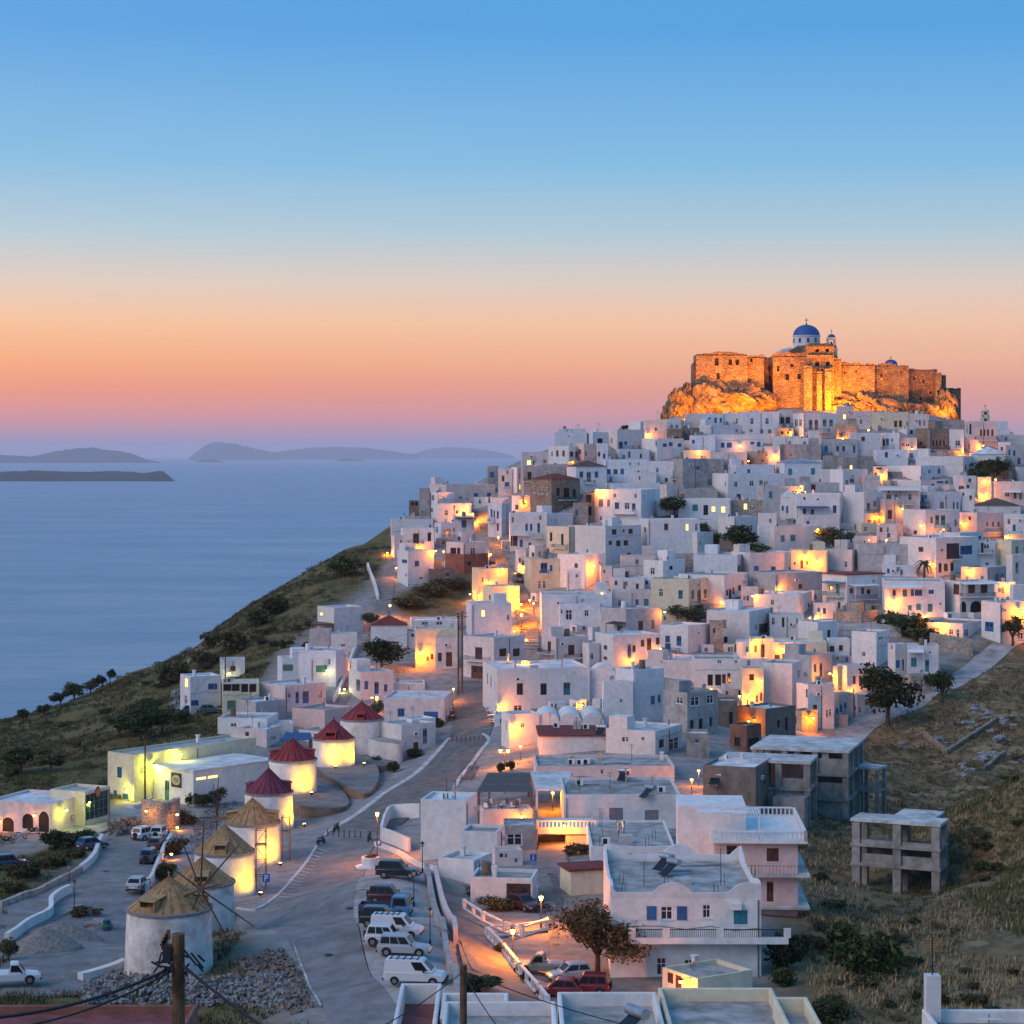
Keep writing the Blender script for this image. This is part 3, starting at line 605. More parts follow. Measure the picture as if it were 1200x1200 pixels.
        rm.quad(*[(p[0], p[1], p[2]-.004) for p in E[::-1]]); rm.build('roof', roof[1], root)
    elif roof[0] == 'gable':   # ridge runs back along y
        ap = CZ+(HY-roof[2])/F*D; rm.prism([(-.1, -.1, zt), (Rw+.1, -.1, zt), (Rw/2, -.1, ap)], (0, Lw+.2, 0)); rm.build('roof', roof[1], root)
    elif roof[0] == 'vault':
        nv = roof[1]; wv = Rw/nv
        for k in range(nv):
            v = MB(); pts = [(wv*k+wv/2-math.cos(math.pi*j/10)*wv*.49, 0, zt+math.sin(math.pi*j/10)*wv*.42) for j in range(11)]; v.prism(pts, (0, Lw, 0)); o = v.build('barrel_vault', [W['w']], root)
    # openings
    nw = 0; cols = {}
    for face, good in kept.items():
        for code, a, b, c, d, hp in good:
            w, h = b-a, d-c; k, me = unit_for(code, w, h)
            nm = 'door' if k[0] == 'door' else ('opening' if k[0] in ('open', 'arch') else 'window'); cols[code] = cols.get(code, 0)+1; nw += 1
            o = obj(nm, me, root)
            if face == 0: o.location = ((a+b)/2, 0, c); o.scale = (w, 1, h)
            else: o.location = (0, (a+b)/2, c); o.rotation_euler = (0, 0, -math.pi/2); o.scale = (w, -1, h); o.rotation_euler = (0, 0, math.pi/2); o.scale = (w, -1, h)
            if k[0] in ('glass', 'shutter', 'lit') and h > .5:
                s = MB(); T = Matrix.Identity(4)
                if face == 0: s.box(a-.06, b+.06, -.07, .05, c-.07, c)
                else: s.box(-.07, .05, a-.06, b+.06, c-.07, c)
                s.build('sill', M_white, root)
    bal = None
    for code, face, u, z, w, h in extra:
        Wd = Rw if face == 0 else Lw; a = max(0, u-w/2); b = min(Wd, u+w/2)
        if b-a < .5: continue
        TM = Matrix.Identity(4) if face == 0 else Matrix(((0, 1, 0, 0), (1, 0, 0, 0), (0, 0, 1, 0), (0, 0, 0, 1)))
        m_ = SH.get(code[1], M_white)
        if code[0] == 'K':
            s = MB(); h = max(.8, min(1.15, h)); z0 = z-h/2-.08; s.box(a, b, -1.0, .02, z0-.1, z0+.06, 0, TM); bo = s.build('balcony', M_white, root)
            s = MB()
            s.box(a+.02, b-.02, -.98, -.94, z0+h-.04, z0+h, 0, TM)
            s.box(a+.02, a+.06, -.94, 0, z0+h-.04, z0+h, 0, TM); s.box(b-.06, b-.02, -.94, 0, z0+h-.04, z0+h, 0, TM)
            nb = max(4, int((b-a)/.16))
            for k in range(nb+1):
                x = a+.03+(b-a-.06)*k/nb; s.box(x-.015, x+.015, -.975, -.945, z0+.06, z0+h-.04, 0, TM)
            for k in range(5):
                for x in (a+.03, b-.03): s.box(x-.015, x+.015, -.8+k*.18, -.77+k*.18, z0+.06, z0+h-.04, 0, TM)
            s.build('railing', m_, bo); bal = CN.get(code[1], 'white')
        else:
            s = MB(); pr = 2.0; s.prism([(a, 0, z+.2), (a, -pr, z-.1), (a, -pr, z-.18), (a, 0, z+.12)], (b-a, 0, 0), 0, TM); ao = s.build('awning', m_, root)
            s = MB()
            for x in (a+.1, b-.1): s.box(x-.04, x+.04, -pr+.1, -pr+.18, max(zb, z-2.6), z-.12, 0, TM)
            s.build('awning_post', m_, ao)
    # rooftop pieces
    if roof is None and not noclut and Rw > 4 and Lw > 3:
        if rnd.random() < .45:
            s = MB(); x = rnd.uniform(.8, Rw-.8); y = rnd.uniform(Lw*.4, Lw-.6); s.box(x-.22, x+.22, y-.22, y+.22, pz+.003, pz+1.0); s.box(x-.3, x+.3, y-.3, y+.3, pz+1.0, pz+1.12); s.build('chimney', W['w'], root)
        if rnd.random() < .4:
            s = MB(); x = rnd.uniform(.8, Rw-.8); y = rnd.uniform(Lw*.4, Lw-.6); hh = rnd.uniform(1.6, 2.8); s.tube((x, y, pz), (x, y, pz+hh), .03, n=5)
            for k in range(4): s.tube((x-.5+k*.06, y, pz+hh-.1-k*.14), (x+.5-k*.06, y, pz+hh-.1-k*.14), .018, n=4)
            s.build('aerial', M_iron, root)
        if rnd.random() < .3:
            s = MB(); x = rnd.uniform(1, Rw-1); y = rnd.uniform(Lw*.45, Lw-.7); s.box(x-.45, x+.45, y-.2, y+.2, pz+.06, pz+.75, 0); s.box(x-.4, x+.05, y-.215, y-.2, pz+.12, pz+.68, 1); s.build('cooling_unit', [M_white, SH['k']], root)
    # drainpipes, meter boxes, wall-mounted coolers, dishes and roof tanks
    if roof is None and Rw > 4:
        if rnd.random() < .5:
            s = MB(); x = rnd.choice([.25, Rw-.3, Rw*.5]); s.box(x, x+.09, -.1, -.012, zb, pz-.05); s.build('drainpipe', rnd.choice([M_white, SH['g'], M_pipe]), root)
        if rnd.random() < .35:
            s = MB(); x = rnd.uniform(.6, Rw-1.2); z = zt-rnd.uniform(.9, 1.6); s.box(x, x+.8, -.34, -.02, z-.5, z); s.box(x+.08, x+.5, -.352, -.342, z-.44, z-.06, 1)
            if not any(g[1] < x+.9 and g[2] > x-.1 and g[3] < z+.1 and g[4] > z-.6 for g in kept[0]): s.build('cooling_unit', [M_white, SH['k']], root)
        if rnd.random() < .3 and not noclut:
            s = MB(); x = rnd.uniform(.8, Rw-.8); y = rnd.uniform(.8, max(.9, Lw*.5)); s.tube((x, y, pz), (x, y, pz+.7), .03, n=5); s.lathe([(.001, 0), (.22, .04), (.42, .16)], 12, (0, 0, 0)); k0 = len(s.v)-36
            s.v[k0:] = [(x+v[0], y-v[2]-.05, pz+.8+v[1]) for v in s.v[k0:]]; s.build('satellite_dish', M_dish, root)
        if rnd.random() < .2 and Lw > 3.5 and not noclut:
            s = MB(); x = rnd.uniform(1, Rw-1); y = Lw-1.2; s.tube((x, y, pz+.3), (x, y, pz+1.35), .5, .46, 14); s.box(x-.4, x+.4, y-.4, y+.4, pz+.003, pz+.3); s.build('water_tank', rnd.choice([M_white, SH['g'], M_pipe]), root)
        if rnd.random() < .22 and Rw > 5 and Lw > 5 and not noclut and zt-zb > 3:
            s = MB(); x = rnd.choice([.3, Rw-2.8]); s.box(x, x+2.5, Lw-3.2, Lw-.35, pz+.003, pz+rnd.uniform(1.7, 2.3)); s.build('stair_hut', mats, root)
        if rnd.random() < .4:
            s = MB(); z = zb+(zt-zb)*rnd.uniform(.5, .8); a = Vector((.1, -.03, z)); nseg = 6
            for k in range(nseg): b = Vector((Rw*(k+1)/nseg-.05, -.03, z+rnd.uniform(-.25, .25))); s.tube(a, b, .022, n=4, cap=False); a = b
            if not any(g[3]-.3 < z < g[4]+.3 for g in kept[0]): s.build('wall_cable', SH['k'], root)
    info = dict(root=root, px=(x0+x1)/2, py=(yt+yb)/2, col=col, nw=nw, cols=cols, bal=bal, Rw=Rw, Lw=Lw, zt=zt, pz=pz, D=D, Xc=Xc, phi=phi, label=label, roof=roof, zb=zb, h=zt-zb, cor=cor, world=lambda x, y, z: Vector((Xc+cs*x-sn*y, D+sn*x+cs*y, z)))
    HOUSES.append(info); return info
def parse(data, ox, oy, s):
    for ln in data.strip().split('\n'):
        ln = ln.strip()
        if not ln or ln[0] == '#': continue
        f = ln.split('|'); n = [float(v) for v in f[0].split()]; kw = {}
        for t in f[3].split() if len(f) > 3 and f[3].strip() else []:
            k, v = t.split('=')
            if k == 'roof':
                q2 = v.split(':')
                MM = {'r': M_redroof, 'u': M_blueroof, 'k': M_darkroof, 'w': W['w'], 'c': W['c'], 'l': ROOFS[2], 'p': ROOFS[0]}
                kw['roof'] = ('vault', int(q2[1])) if q2[0] == 'vault' else (q2[0], MM[q2[1]], oy+float(q2[2])/s if len(q2) > 2 else None)
            elif k in ('depth', 'par', 'phi'): kw[k] = float(v)
            elif k == 'noclut': kw[k] = True
        wins = []
        for t in f[2].split() if len(f) > 2 else []:
            c, r = t.split(':'); a = [float(v) for v in r.split(',')]; wins.append((c, ox+a[0]/s, oy+a[1]/s, a[2]/s, a[3]/s))
        lab = f[4].strip() if len(f) > 4 and f[4].strip() else None
        house(ox+n[0]/s, ox+n[1]/s, ox+n[2]/s, oy+n[3]/s, oy+n[4]/s, f[1].strip() if len(f) > 1 else 'w', wins, lab, **kw)
# upper town, right of the castle foot (columns: left, near corner, right, top, foot | wall | openings | options | label)
parse('''
340 340 550 15 105|w|n:478,80,16,34 n:505,80,16,34 t:545,80,12,20
240 240 345 8 100|p|d:283,68,12,26
145 145 268 80 185|S||
550 550 665 25 115|p|d:615,75,10,32 d:640,75,10,32
660 660 862 58 125|g||par=.2|low dark roofed grey building under the castle's right end
862 890 1050 64 195|p|d:878,110,13,52 d:897,110,13,52 n:958,130,11,34 n:978,130,11,34 n:998,130,11,34 n:1022,130,11,34 Kn:985,160,120,20
1010 1020 1110 66 150|u|
1060 1065 1205 142 200|w|d:1100,165,14,20
50 60 262 165 275|w|b:87,220,18,34 Kb:90,250,55,22 b:152,225,14,38 b:185,225,14,38 b:245,223,12,38
215 225 392 130 262|w|n:295,165,18,24
395 400 500 130 245|w|d:412,185,12,36 t:432,182,14,36 d:458,172,10,18 Kt:435,212,72,22
498 505 598 158 245|w|d:520,197,16,16 d:545,200,20,14 d:570,215,12,14
590 660 775 105 245|s|x:690,188,10,30 x:710,188,10,30 x:730,188,10,30 x:750,188,10,30 x:620,190,12,14 x:640,215,14,16 Kn:735,215,85,20||brown stone house with a row of narrow openings and long timber balcony
775 780 862 112 240|w|d:828,188,26,28 Kg:830,208,36,18
900 905 1098 250 330|w||roof=hip:l:208
1095 1100 1205 200 335|w|b:1118,240,10,30 b:1145,245,12,30 b:1172,290,16,34 Kb:1172,315,60,20 d:1120,300,12,20
125 180 352 268 360|g|d:228,325,14,24 d:285,330,14,28
0 5 66 285 395|u|t:13,348,18,36
350 355 432 320 395|y|n:365,362,14,16 n:385,330,28,12
430 620 805 315 410|w|n:527,385,16,14 d:670,348,14,22 b:722,346,13,28 b:757,348,13,36 b:690,385,12,14
590 858 932 262 385|w|n:872,325,11,32 n:893,325,11,32 n:914,325,11,32 Kt:903,362,70,24
800 830 932 372 470|w|n:830,402,14,16 n:895,398,14,18 n:885,432,14,16 n:845,440,30,20
60 182 320 336 465|w|d:205,410,18,30 t:232,418,22,55 b:298,405,14,18 Kg:255,440,90,18
465 620 800 396 475|w|b:687,435,14,34 b:765,405,14,20 b:728,408,34,12
180 300 405 465 665|w|g:325,548,16,42 g:360,530,12,28 Kg:340,570,92,22 g:330,640,20,36 g:360,645,18,40|| tall white house with grey railed balcony over a bright lamp
385 390 615 432 590|w|d:440,490,26,26 d:480,490,20,26 d:558,493,18,32 Kt:550,522,60,18 Aw:500,450,225,20
615 680 842 466 580|w|b:630,500,13,36 b:648,490,9,18 g:738,540,20,38 g:805,540,10,38 g:826,540,10,38 Kt:648,525,46,16
845 850 922 448 570|w|n:858,475,10,18 n:900,495,12,22
1005 1010 1205 405 520|w|t:1150,480,14,40 d:1105,478,24,24 d:1182,485,14,40 Aw:1135,462,95,16
920 925 1180 540 610|w||roof=hip:k:500
385 420 525 505 660|w|n:445,590,22,48 d:400,595,14,26
520 645 838 565 735|w|g:680,622,14,34 v:712,620,20,50 v:745,622,22,52 g:815,637,12,36 n:588,690,16,18 Kt:732,652,74,24
835 935 1090 580 720|w|n:895,612,14,22 g:993,645,11,26 g:1025,645,11,26 g:1057,645,11,26 Kg:1025,676,80,22
1085 1090 1205 590 740|w|d:1115,630,15,28 b:1145,665,14,34 Kt:1150,690,76,20
235 270 372 712 790|w|y:330,735,10,12
235 268 560 757 905|w|d:462,905,18,22
500 705 940 722 945|w|n:620,786,24,26 d:740,790,14,16 Z:800,795,64,80 b:875,790,60,46 n:728,890,14,50 n:760,888,20,40 n:795,885,16,42 Kn:800,830,70,16||white lamp-lit house beside the palm with a wide brown glazed bay
700 840 970 692 790|w|b:862,730,20,14 b:952,720,14,18
905 935 1050 742 890|w|d:965,775,14,55 d:990,770,30,24 Kg:975,795,90,20 b:992,870,14,18
1045 1130 1205 735 900|y|g:1160,790,14,36
845 995 1105 888 985|w|g:1047,945,16,40 g:1078,940,16,34
1100 1135 1205 815 1000|w|g:1160,890,14,60
65 205 412 932 1130|w|d:112,1000,14,30 t:152,1005,18,56 b:230,1020,18,28 b:292,1020,14,34 n:325,1025,18,24 d:355,965,12,18 Kt:137,1035,100,26 Kb:298,1052,120,26 At:143,972,112,14 Au:285,985,140,14 n:100,1100,14,34 n:130,1105,24,36 n:160,1100,14,34 n:352,1105,16,30|roof=slab:r|white house with red flat roof and blue balcony on struts
410 416 755 962 1165|w|b:530,1032,22,38 b:572,1030,16,36 b:607,1030,38,32 b:678,1025,26,22 t:558,1115,20,28 t:607,1110,24,34 t:672,1115,24,42 d:730,1092,13,13 n:470,1030,14,30 Aw:520,995,215,16
755 838 1032 966 1170|w|n:830,1012,48,54 n:905,1005,34,50 n:975,1005,34,50 a:850,1110,48,56 a:930,1118,56,76 Kn:935,1038,190,18 Aw:920,975,225,14||white house with dark upper porch above two arches
960 1070 1205 1080 1200|w|
1120 1140 1205 985 1090|w|
''', 950, 480, 4.8)
# top rows left of the castle foot and middle of the upper town
parse('''
250 255 352 22 100|p|
345 350 475 22 105|u|b:390,60,13,28 b:425,60,13,28 b:455,60,12,26
470 475 572 18 105|w|d:545,65,10,30
570 578 782 12 150|u|d:630,65,18,34 d:715,65,18,34 d:625,118,18,15 d:685,122,18,22 d:730,122,18,22||large bluish white house with five windows directly under the castle gate
782 785 860 0 105|p|n:800,60,16,34 n:832,60,22,34 Kn:820,82,72,14
765 768 862 100 165|S|x:800,130,14,16 x:835,130,14,16
860 920 1112 20 172|w|d:878,75,16,38 d:902,75,16,38 g:960,85,18,52 g:992,85,18,52 g:1038,75,18,36 g:1075,75,18,36 Kk:995,115,130,20 d:945,152,18,14 d:985,152,18,14||white house with long black railed balcony below the castle
1105 1110 1200 -20 90|p|d:1150,40,14,26
20 24 152 60 165|p|d:90,110,14,20
150 152 238 52 125|w|d:178,95,14,18 d:208,95,14,18
150 154 238 108 205|s|x:170,165,12,26 x:190,165,12,26 x:210,165,12,26
236 240 335 104 180|k|
330 400 572 86 160|u|d:350,135,14,18 d:545,118,12,16
280 284 422 145 250|u|b:300,180,14,20
400 410 692 140 245|u|b:465,200,18,26 b:502,200,26,26 b:632,188,18,14 b:668,195,18,24
745 748 892 150 235|w|d:842,190,14,24
695 700 788 206 310|w|y:735,285,8,12
785 790 1020 195 300|g|d:850,255,12,18
890 894 1015 160 250|w|
10 96 246 162 290|w|b:95,190,14,32 b:140,200,20,18 b:173,195,20,22 b:222,200,18,18 d:235,252,12,24||white house with stepped terrace and blue openings in the top row
240 244 402 228 285|y|
390 394 602 240 335|p|d:498,290,12,14
600 655 745 236 325|w|b:718,255,16,14 b:688,290,14,14 b:728,306,12,14
40 44 242 290 415|w|d:98,340,12,26 d:205,318,12,12 t:195,368,18,48 Kt:208,380,66,22 n:148,395,14,20
170 240 382 276 450|g|
375 380 470 276 365|g|d:420,328,14,14
490 540 762 310 415|u|t:612,347,16,22 d:505,330,8,18
765 812 1022 298 430|u|t:772,348,7,28 t:845,350,20,34 t:973,347,20,34 b:1016,398,10,18|roof=hip:u:272|bluish white house with hipped roof and two teal shutters
1020 1024 1140 336 440|w|
405 495 812 360 515|w|d:480,418,8,26 d:540,420,20,28 d:628,415,22,28 d:682,410,20,24 n:555,490,20,28
0 5 92 352 445|w|b:6,385,10,20 b:105,410,20,24
110 150 214 420 515|w|d:150,437,10,12 y:148,480,8,12
215 220 436 446 520|g|
210 215 512 502 615|w|t:310,552,28,34 d:370,565,24,52 y:413,560,20,30 y:468,562,22,34||low white house with two glowing yellow windows
510 515 692 510 615|S|y:593,545,18,32||low stone house with a single glowing window
655 692 902 430 620|w|t:735,480,18,36 d:672,470,14,24 d:672,560,10,18
785 790 882 492 620|w|b:803,555,11,26 b:828,562,11,38 x:832,460,12,16|roof=gable:w:447|small white gabled chapel with two slim blue windows
875 880 1132 472 660|w|b:925,572,16,28 b:970,575,16,28 b:1095,560,18,40 n:925,500,10,14 n:1000,505,10,10 Ab:970,548,180,16||white house with dark blue flat awning on its terrace
918 925 1125 592 690|p|b:945,635,14,16
870 930 1200 410 470|w|n:975,440,22,36 y:905,440,30,28
440 530 660 602 740|w|d:622,668,26,30 d:547,660,22,20
665 670 768 585 790|w|d:733,625,14,22
660 756 1016 655 805|w|t:803,725,20,34 t:860,722,25,34 d:975,768,14,22||white house with two pale teal windows beside a bright wall lamp
0 45 336 618 815|w|n:28,675,16,26 n:147,660,20,34 d:265,662,14,38 d:318,662,14,40
250 322 412 690 815|w|d:340,750,8,28
300 545 608 818 945|w|n:556,897,18,36 n:586,893,18,34 Kn:620,905,22,16
515 620 882 806 935|p|b:655,898,24,34 b:750,900,24,34 b:848,893,18,12
845 850 1056 790 920|y|n:910,870,14,44 n:940,862,10,20 n:870,865,10,14||yellow lit terrace house with a lamp at its corner
610 760 1026 920 1065|w|d:650,965,14,24 n:902,995,20,26
20 130 252 850 970|w|d:70,908,24,36 x:175,890,16,20
215 475 612 932 1100|w|n:490,1030,11,30 n:507,1040,14,58 n:560,1003,14,28 n:525,1020,10,34 Kn:520,1065,100,16 n:628,985,20,36
60 275 392 956 1150|w|d:118,1030,22,44 b:228,1040,22,46 g:297,1040,16,46 t:332,1052,20,70 g:367,1035,16,46 d:430,1025,20,44 Kg:320,1082,70,18 d:185,1115,18,10
640 892 966 1042 1180|w|n:950,1110,14,40 d:905,1085,12,30
''', 750, 480, 4.8)
# left half of the upper town
parse('''
475 479 662 128 210|u|x:560,150,6,6||plain bluish grey block standing alone against the sky
495 500 655 108 135|u|
660 695 785 126 210|u|x:735,180,26,34
755 832 986 112 235|p|b:852,200,20,36 b:880,188,14,18 d:800,175,8,28 Kt:890,212,52,24
895 962 1078 66 135|w|d:1050,100,8,14
1055 1110 1205 55 120|w|d:1140,92,14,16 d:1172,92,14,16
445 560 628 205 310|w|n:495,247,12,32 n:530,247,12,32 n:575,250,18,28 t:607,258,20,42 Kg:572,278,88,14 d:465,250,8,24
290 294 446 238 325|p|y:335,298,20,26 d:365,298,14,26 d:425,292,18,20
100 104 166 318 440|g|b:128,367,20,32||narrow grey end house with a single blue window and tall flue
160 166 242 332 500|w|n:190,388,13,30 d:215,352,10,24 b:212,420,22,22 Kt:212,440,34,16
235 268 300 325 470|w|d:285,375,8,30 d:288,435,10,28
268 305 542 320 440|g|n:338,372,20,42 Kn:338,393,72,16
548 600 772 320 475|w|b:630,365,18,32 g:672,378,22,52 b:715,365,18,32 Kk:672,405,60,12 n:655,500,14,30|roof=hip:k:288|white house with brown hipped roof, two blue shutters and grey door
345 462 622 392 590|s|d:365,450,10,34 d:390,455,10,36 d:410,455,10,36 d:438,457,10,38 x:500,462,20,44 x:546,468,32,56 x:590,470,18,44 x:543,562,28,28 x:588,575,24,54 Kk:545,497,90,18|roof=hip:r:360|brown stone house with red hipped roof and iron balcony
640 645 705 470 640|k|x:672,500,30,40 x:670,570,36,50
760 765 1002 280 390|u|b:785,355,17,38 t:823,360,20,46 b:860,352,17,36 d:905,305,10,12 d:953,305,10,12 Kg:825,382,110,12
905 910 1042 352 420|w|b:962,385,14,20
765 770 1070 412 470|u|d:1070,408,22,26
705 966 1072 450 655|w|g:740,525,22,38 g:783,525,14,36 d:818,483,14,22 d:935,485,14,22 b:830,540,22,34 d:887,542,26,36 b:925,550,18,42 d:740,612,14,22 d:850,632,14,14 Kw:872,572,125,24||tall white house with white railed balcony above small square windows
105 182 236 526 720|w|b:125,582,10,44 b:140,588,8,40 b:160,592,10,40 Kb:128,620,34,20 n:160,660,10,40
225 230 436 582 780|w|d:245,620,11,32 b:322,662,12,38 b:348,662,12,38 t:390,665,14,50 d:400,608,12,26 Kw:275,692,115,24 Kt:385,706,56,26 n:228,738,26,54 n:258,738,24,54 b:292,752,16,40 b:340,765,14,30
368 432 582 585 700|u|d:400,608,12,26
435 560 682 658 815|y|d:460,715,12,46 d:523,730,12,58 n:432,800,28,36 Kk:515,765,80,14
595 766 966 655 880|w|n:815,688,22,28 n:868,682,10,14 n:907,685,22,26 n:793,750,16,22 n:838,752,22,30 n:880,750,22,28 n:897,815,18,18||tall white house with blank left wall and six small brown windows
310 345 542 840 1020|y|b:420,890,34,52 b:460,892,14,34 b:515,897,14,32 d:395,985,14,42 d:422,985,14,42 Kb:418,912,50,14||cream house with three blue shutters beside the stepped street
495 650 762 815 1010|w|d:735,860,10,14
543 548 656 905 1010|u|d:605,935,16,18
735 738 802 884 1010|w|d:760,910,14,20 g:773,980,18,26
800 804 985 945 1030|w|n:825,975,14,22 g:878,990,22,42 n:945,995,14,30
850 855 1052 824 930|w|
800 805 1022 1022 1125|p|d:847,1092,20,34 b:943,1085,16,34 t:995,1088,24,44
400 406 802 1040 1215|u|
505 509 735 1092 1230|u|d:560,1155,34,56 d:660,1145,22,34 d:520,1135,10,24
735 740 925 1155 1240|w|
''', 550, 480, 4.8)
# headland group
parse('''
495 590 866 326 470|p|b:757,388,22,26 b:830,385,20,24 d:710,408,10,16 d:672,400,20,16
435 440 498 346 520|g|
378 382 436 416 520|k|x:400,430,16,26 x:422,430,16,26
493 540 636 370 535|u|g:515,400,13,28 g:510,470,12,20
535 540 732 432 540|u|d:590,485,18,28 d:650,480,12,18
625 630 748 505 610|w|b:690,547,24,38 Ak:690,515,100,12
275 282 518 520 620|u|d:500,560,12,20
355 360 500 505 560|g|
525 560 656 542 660|u|d:577,590,14,22 d:603,597,28,46 d:535,580,14,34 d:635,580,14,22 Kg:603,615,60,14
335 346 522 572 705|w|n:420,628,30,52 d:495,620,18,46 Kn:417,648,86,18||white house with dark timber balcony lit from below on the headland
280 298 350 612 740|w|n:300,650,10,30 n:335,660,8,40
590 686 832 652 820|p|d:740,700,26,36 x:630,700,30,36 x:660,700,16,36
585 690 825 718 830|r|x:720,770,20,20
315 375 522 698 905|w|b:425,770,22,30 b:355,757,26,18 d:363,835,10,14 d:450,852,20,12||white house with blue windows at the lamp-lit lane end
490 494 640 800 910|k|
735 768 936 798 990|y|d:795,860,8,30
795 852 1002 898 1060|y|n:835,960,8,24
''', 400, 500, 4.8)
# middle: hall, vaults and the row behind the main road
parse('''
185 210 398 28 200|u|y:265,75,16,30 d:382,95,10,24||bluish white block with one glowing yellow window
172 315 458 190 392|p|n:244,262,30,52 n:357,258,30,34 n:420,258,28,34 n:242,358,60,68 Kn:244,284,108,12||rose-tinted house with brown double garage door beside the poles
35 40 148 190 335|p|n:62,280,16,38 n:105,290,26,62
540 605 758 186 330|p|n:678,247,26,44 n:575,230,14,44 Kk:683,272,80,14 Kk:570,250,60,14
815 935 1102 56 215|w|n:1003,138,20,52 g:1060,127,14,40 t:905,155,20,44 Kt:905,172,60,18 Ak:920,120,90,10 b:800,140,10,24
790 875 1097 178 330|w|n:838,235,14,18 g:950,255,14,66 n:1012,215,14,30 n:1043,222,18,56 n:972,240,12,28 n:1083,205,14,30 n:838,285,14,14||long white lamp-lit house with brown windows beside a sloping lane
263 330 768 336 530|w|d:437,430,26,50 d:548,430,26,50 t:657,428,28,54 d:285,380,6,46 d:302,395,6,46 d:318,410,6,46 d:428,520,38,26 d:548,522,34,20 d:678,520,28,20|depth=12|big two-storey white hall with one teal shutter at the road head
765 770 885 365 480|w||roof=vault:1|tiny white barrel-roofed chapel beside the big hall
885 970 1112 340 590|w|t:1060,482,18,38 t:1090,475,12,34
822 830 968 395 600|w|d:912,485,12,14 b:828,500,6,40
515 520 832 585 660|w||roof=vault:3|low white building under three barrel vaults
350 386 528 548 700|w|d:372,600,8,40 d:450,600,16,20||small lamp-lit white shop at the corner of the road
524 530 930 652 725|w||roof=slab:r|low white building under a dull red flat roof
840 1072 1198 628 745|w|n:1100,685,20,36 d:1160,690,44,60 d:1140,690,10,50
508 514 1162 792 870|p||depth=7
638 644 1192 925 1080|w|g:888,1015,58,52 g:1055,1025,58,52|depth=9|long white building with two grey shuttered windows over the lane
''', 500, 700, 4)
# lower right of the town, above the raw concrete
parse('''
110 270 392 160 315|w|b:155,235,24,36 b:157,280,28,40 b:219,245,24,52 Kb:165,290,122,24||white house with royal blue door, window and balcony
390 394 466 140 305|S|x:417,187,10,26
375 615 732 80 275|w|g:475,150,20,46 d:655,168,12,36 n:693,178,42,56 Kg:690,205,120,18 x:482,245,20,46
725 730 922 96 230|w|d:750,135,16,40 d:805,140,12,50 d:883,133,10,28
612 617 752 232 365|y|n:650,290,14,36 n:690,300,20,66
735 740 1052 252 370|y|n:772,340,26,30
890 1000 1112 140 270|w|g:960,215,24,50 n:1062,205,16,40
1040 1060 1180 232 330|w|n:1080,290,24,30 n:1130,285,20,30
690 856 916 372 640|w|d:893,430,14,44 d:893,545,14,44||white cube house with one large bare wall over a brown flat roof
800 966 1082 326 500|w|b:985,400,12,44 b:1018,408,14,70 d:1052,385,7,38 d:1066,385,7,38
880 945 1092 492 740|w|n:940,540,12,44 d:1053,655,12,42 d:1070,650,12,42 n:985,620,20,30
1085 1112 1142 388 520|y|
1110 1165 1325 386 540|w|n:1205,465,15,42 n:1240,470,15,56 n:1278,470,26,50
1090 1118 1200 540 680|w|b:1108,648,13,48 b:1130,625,12,40 b:1155,610,12,30
300 304 572 345 520|w|d:447,357,22,24 d:540,357,14,24 Z:395,465,26,58 Z:440,465,30,58 Z:472,462,18,54 Z:500,455,16,54
30 300 420 358 470|p|d:120,358,8,20
570 574 694 400 625|y|x:580,455,12,44 x:628,450,24,34 n:605,590,8,28 n:683,560,14,46 n:658,570,10,34
130 266 438 538 770|g|d:310,585,46,46 d:395,573,36,44 d:222,580,36,34 x:292,718,18,52 x:342,715,20,62 x:398,700,14,48 x:436,693,14,52||grey rendered house with two white framed upper windows, still unfinished
436 440 548 580 730|k|x:512,680,22,70||narrow brown wall block beside the unfinished grey house
548 705 875 628 780|k|x:780,710,16,42 x:824,712,16,70
505 600 682 722 870|r|x:548,812,34,50 x:640,820,60,60 x:660,800,20,40
260 264 390 765 900|c|
355 650 742 958 1195|k|x:703,1020,14,66||plain brown-grey unfinished box house with one opening
840 910 1000 640 760|S|x:870,690,20,40
''', 750, 700, 4.8)
parse('''
230 370 442 196 395|w|d:395,230,22,14
434 476 545 262 440|w|d:455,280,10,22 b:490,375,20,40 t:520,380,10,60
540 546 722 270 460|w|t:580,365,28,48 t:655,385,20,62 b:535,385,14,60 d:672,310,14,12 Aw:560,300,150,14
530 560 692 438 545|S|d:592,478,13,26 d:628,485,18,48
605 856 992 148 250|w|d:790,195,20,28 d:828,205,14,46 d:877,200,22,40 d:950,200,12,40
960 1066 1205 30 260|w|b:1005,165,44,50 b:1078,175,22,40
150 155 512 150 215|w|
125 282 376 84 165|S|
''', 950, 700, 4.8)
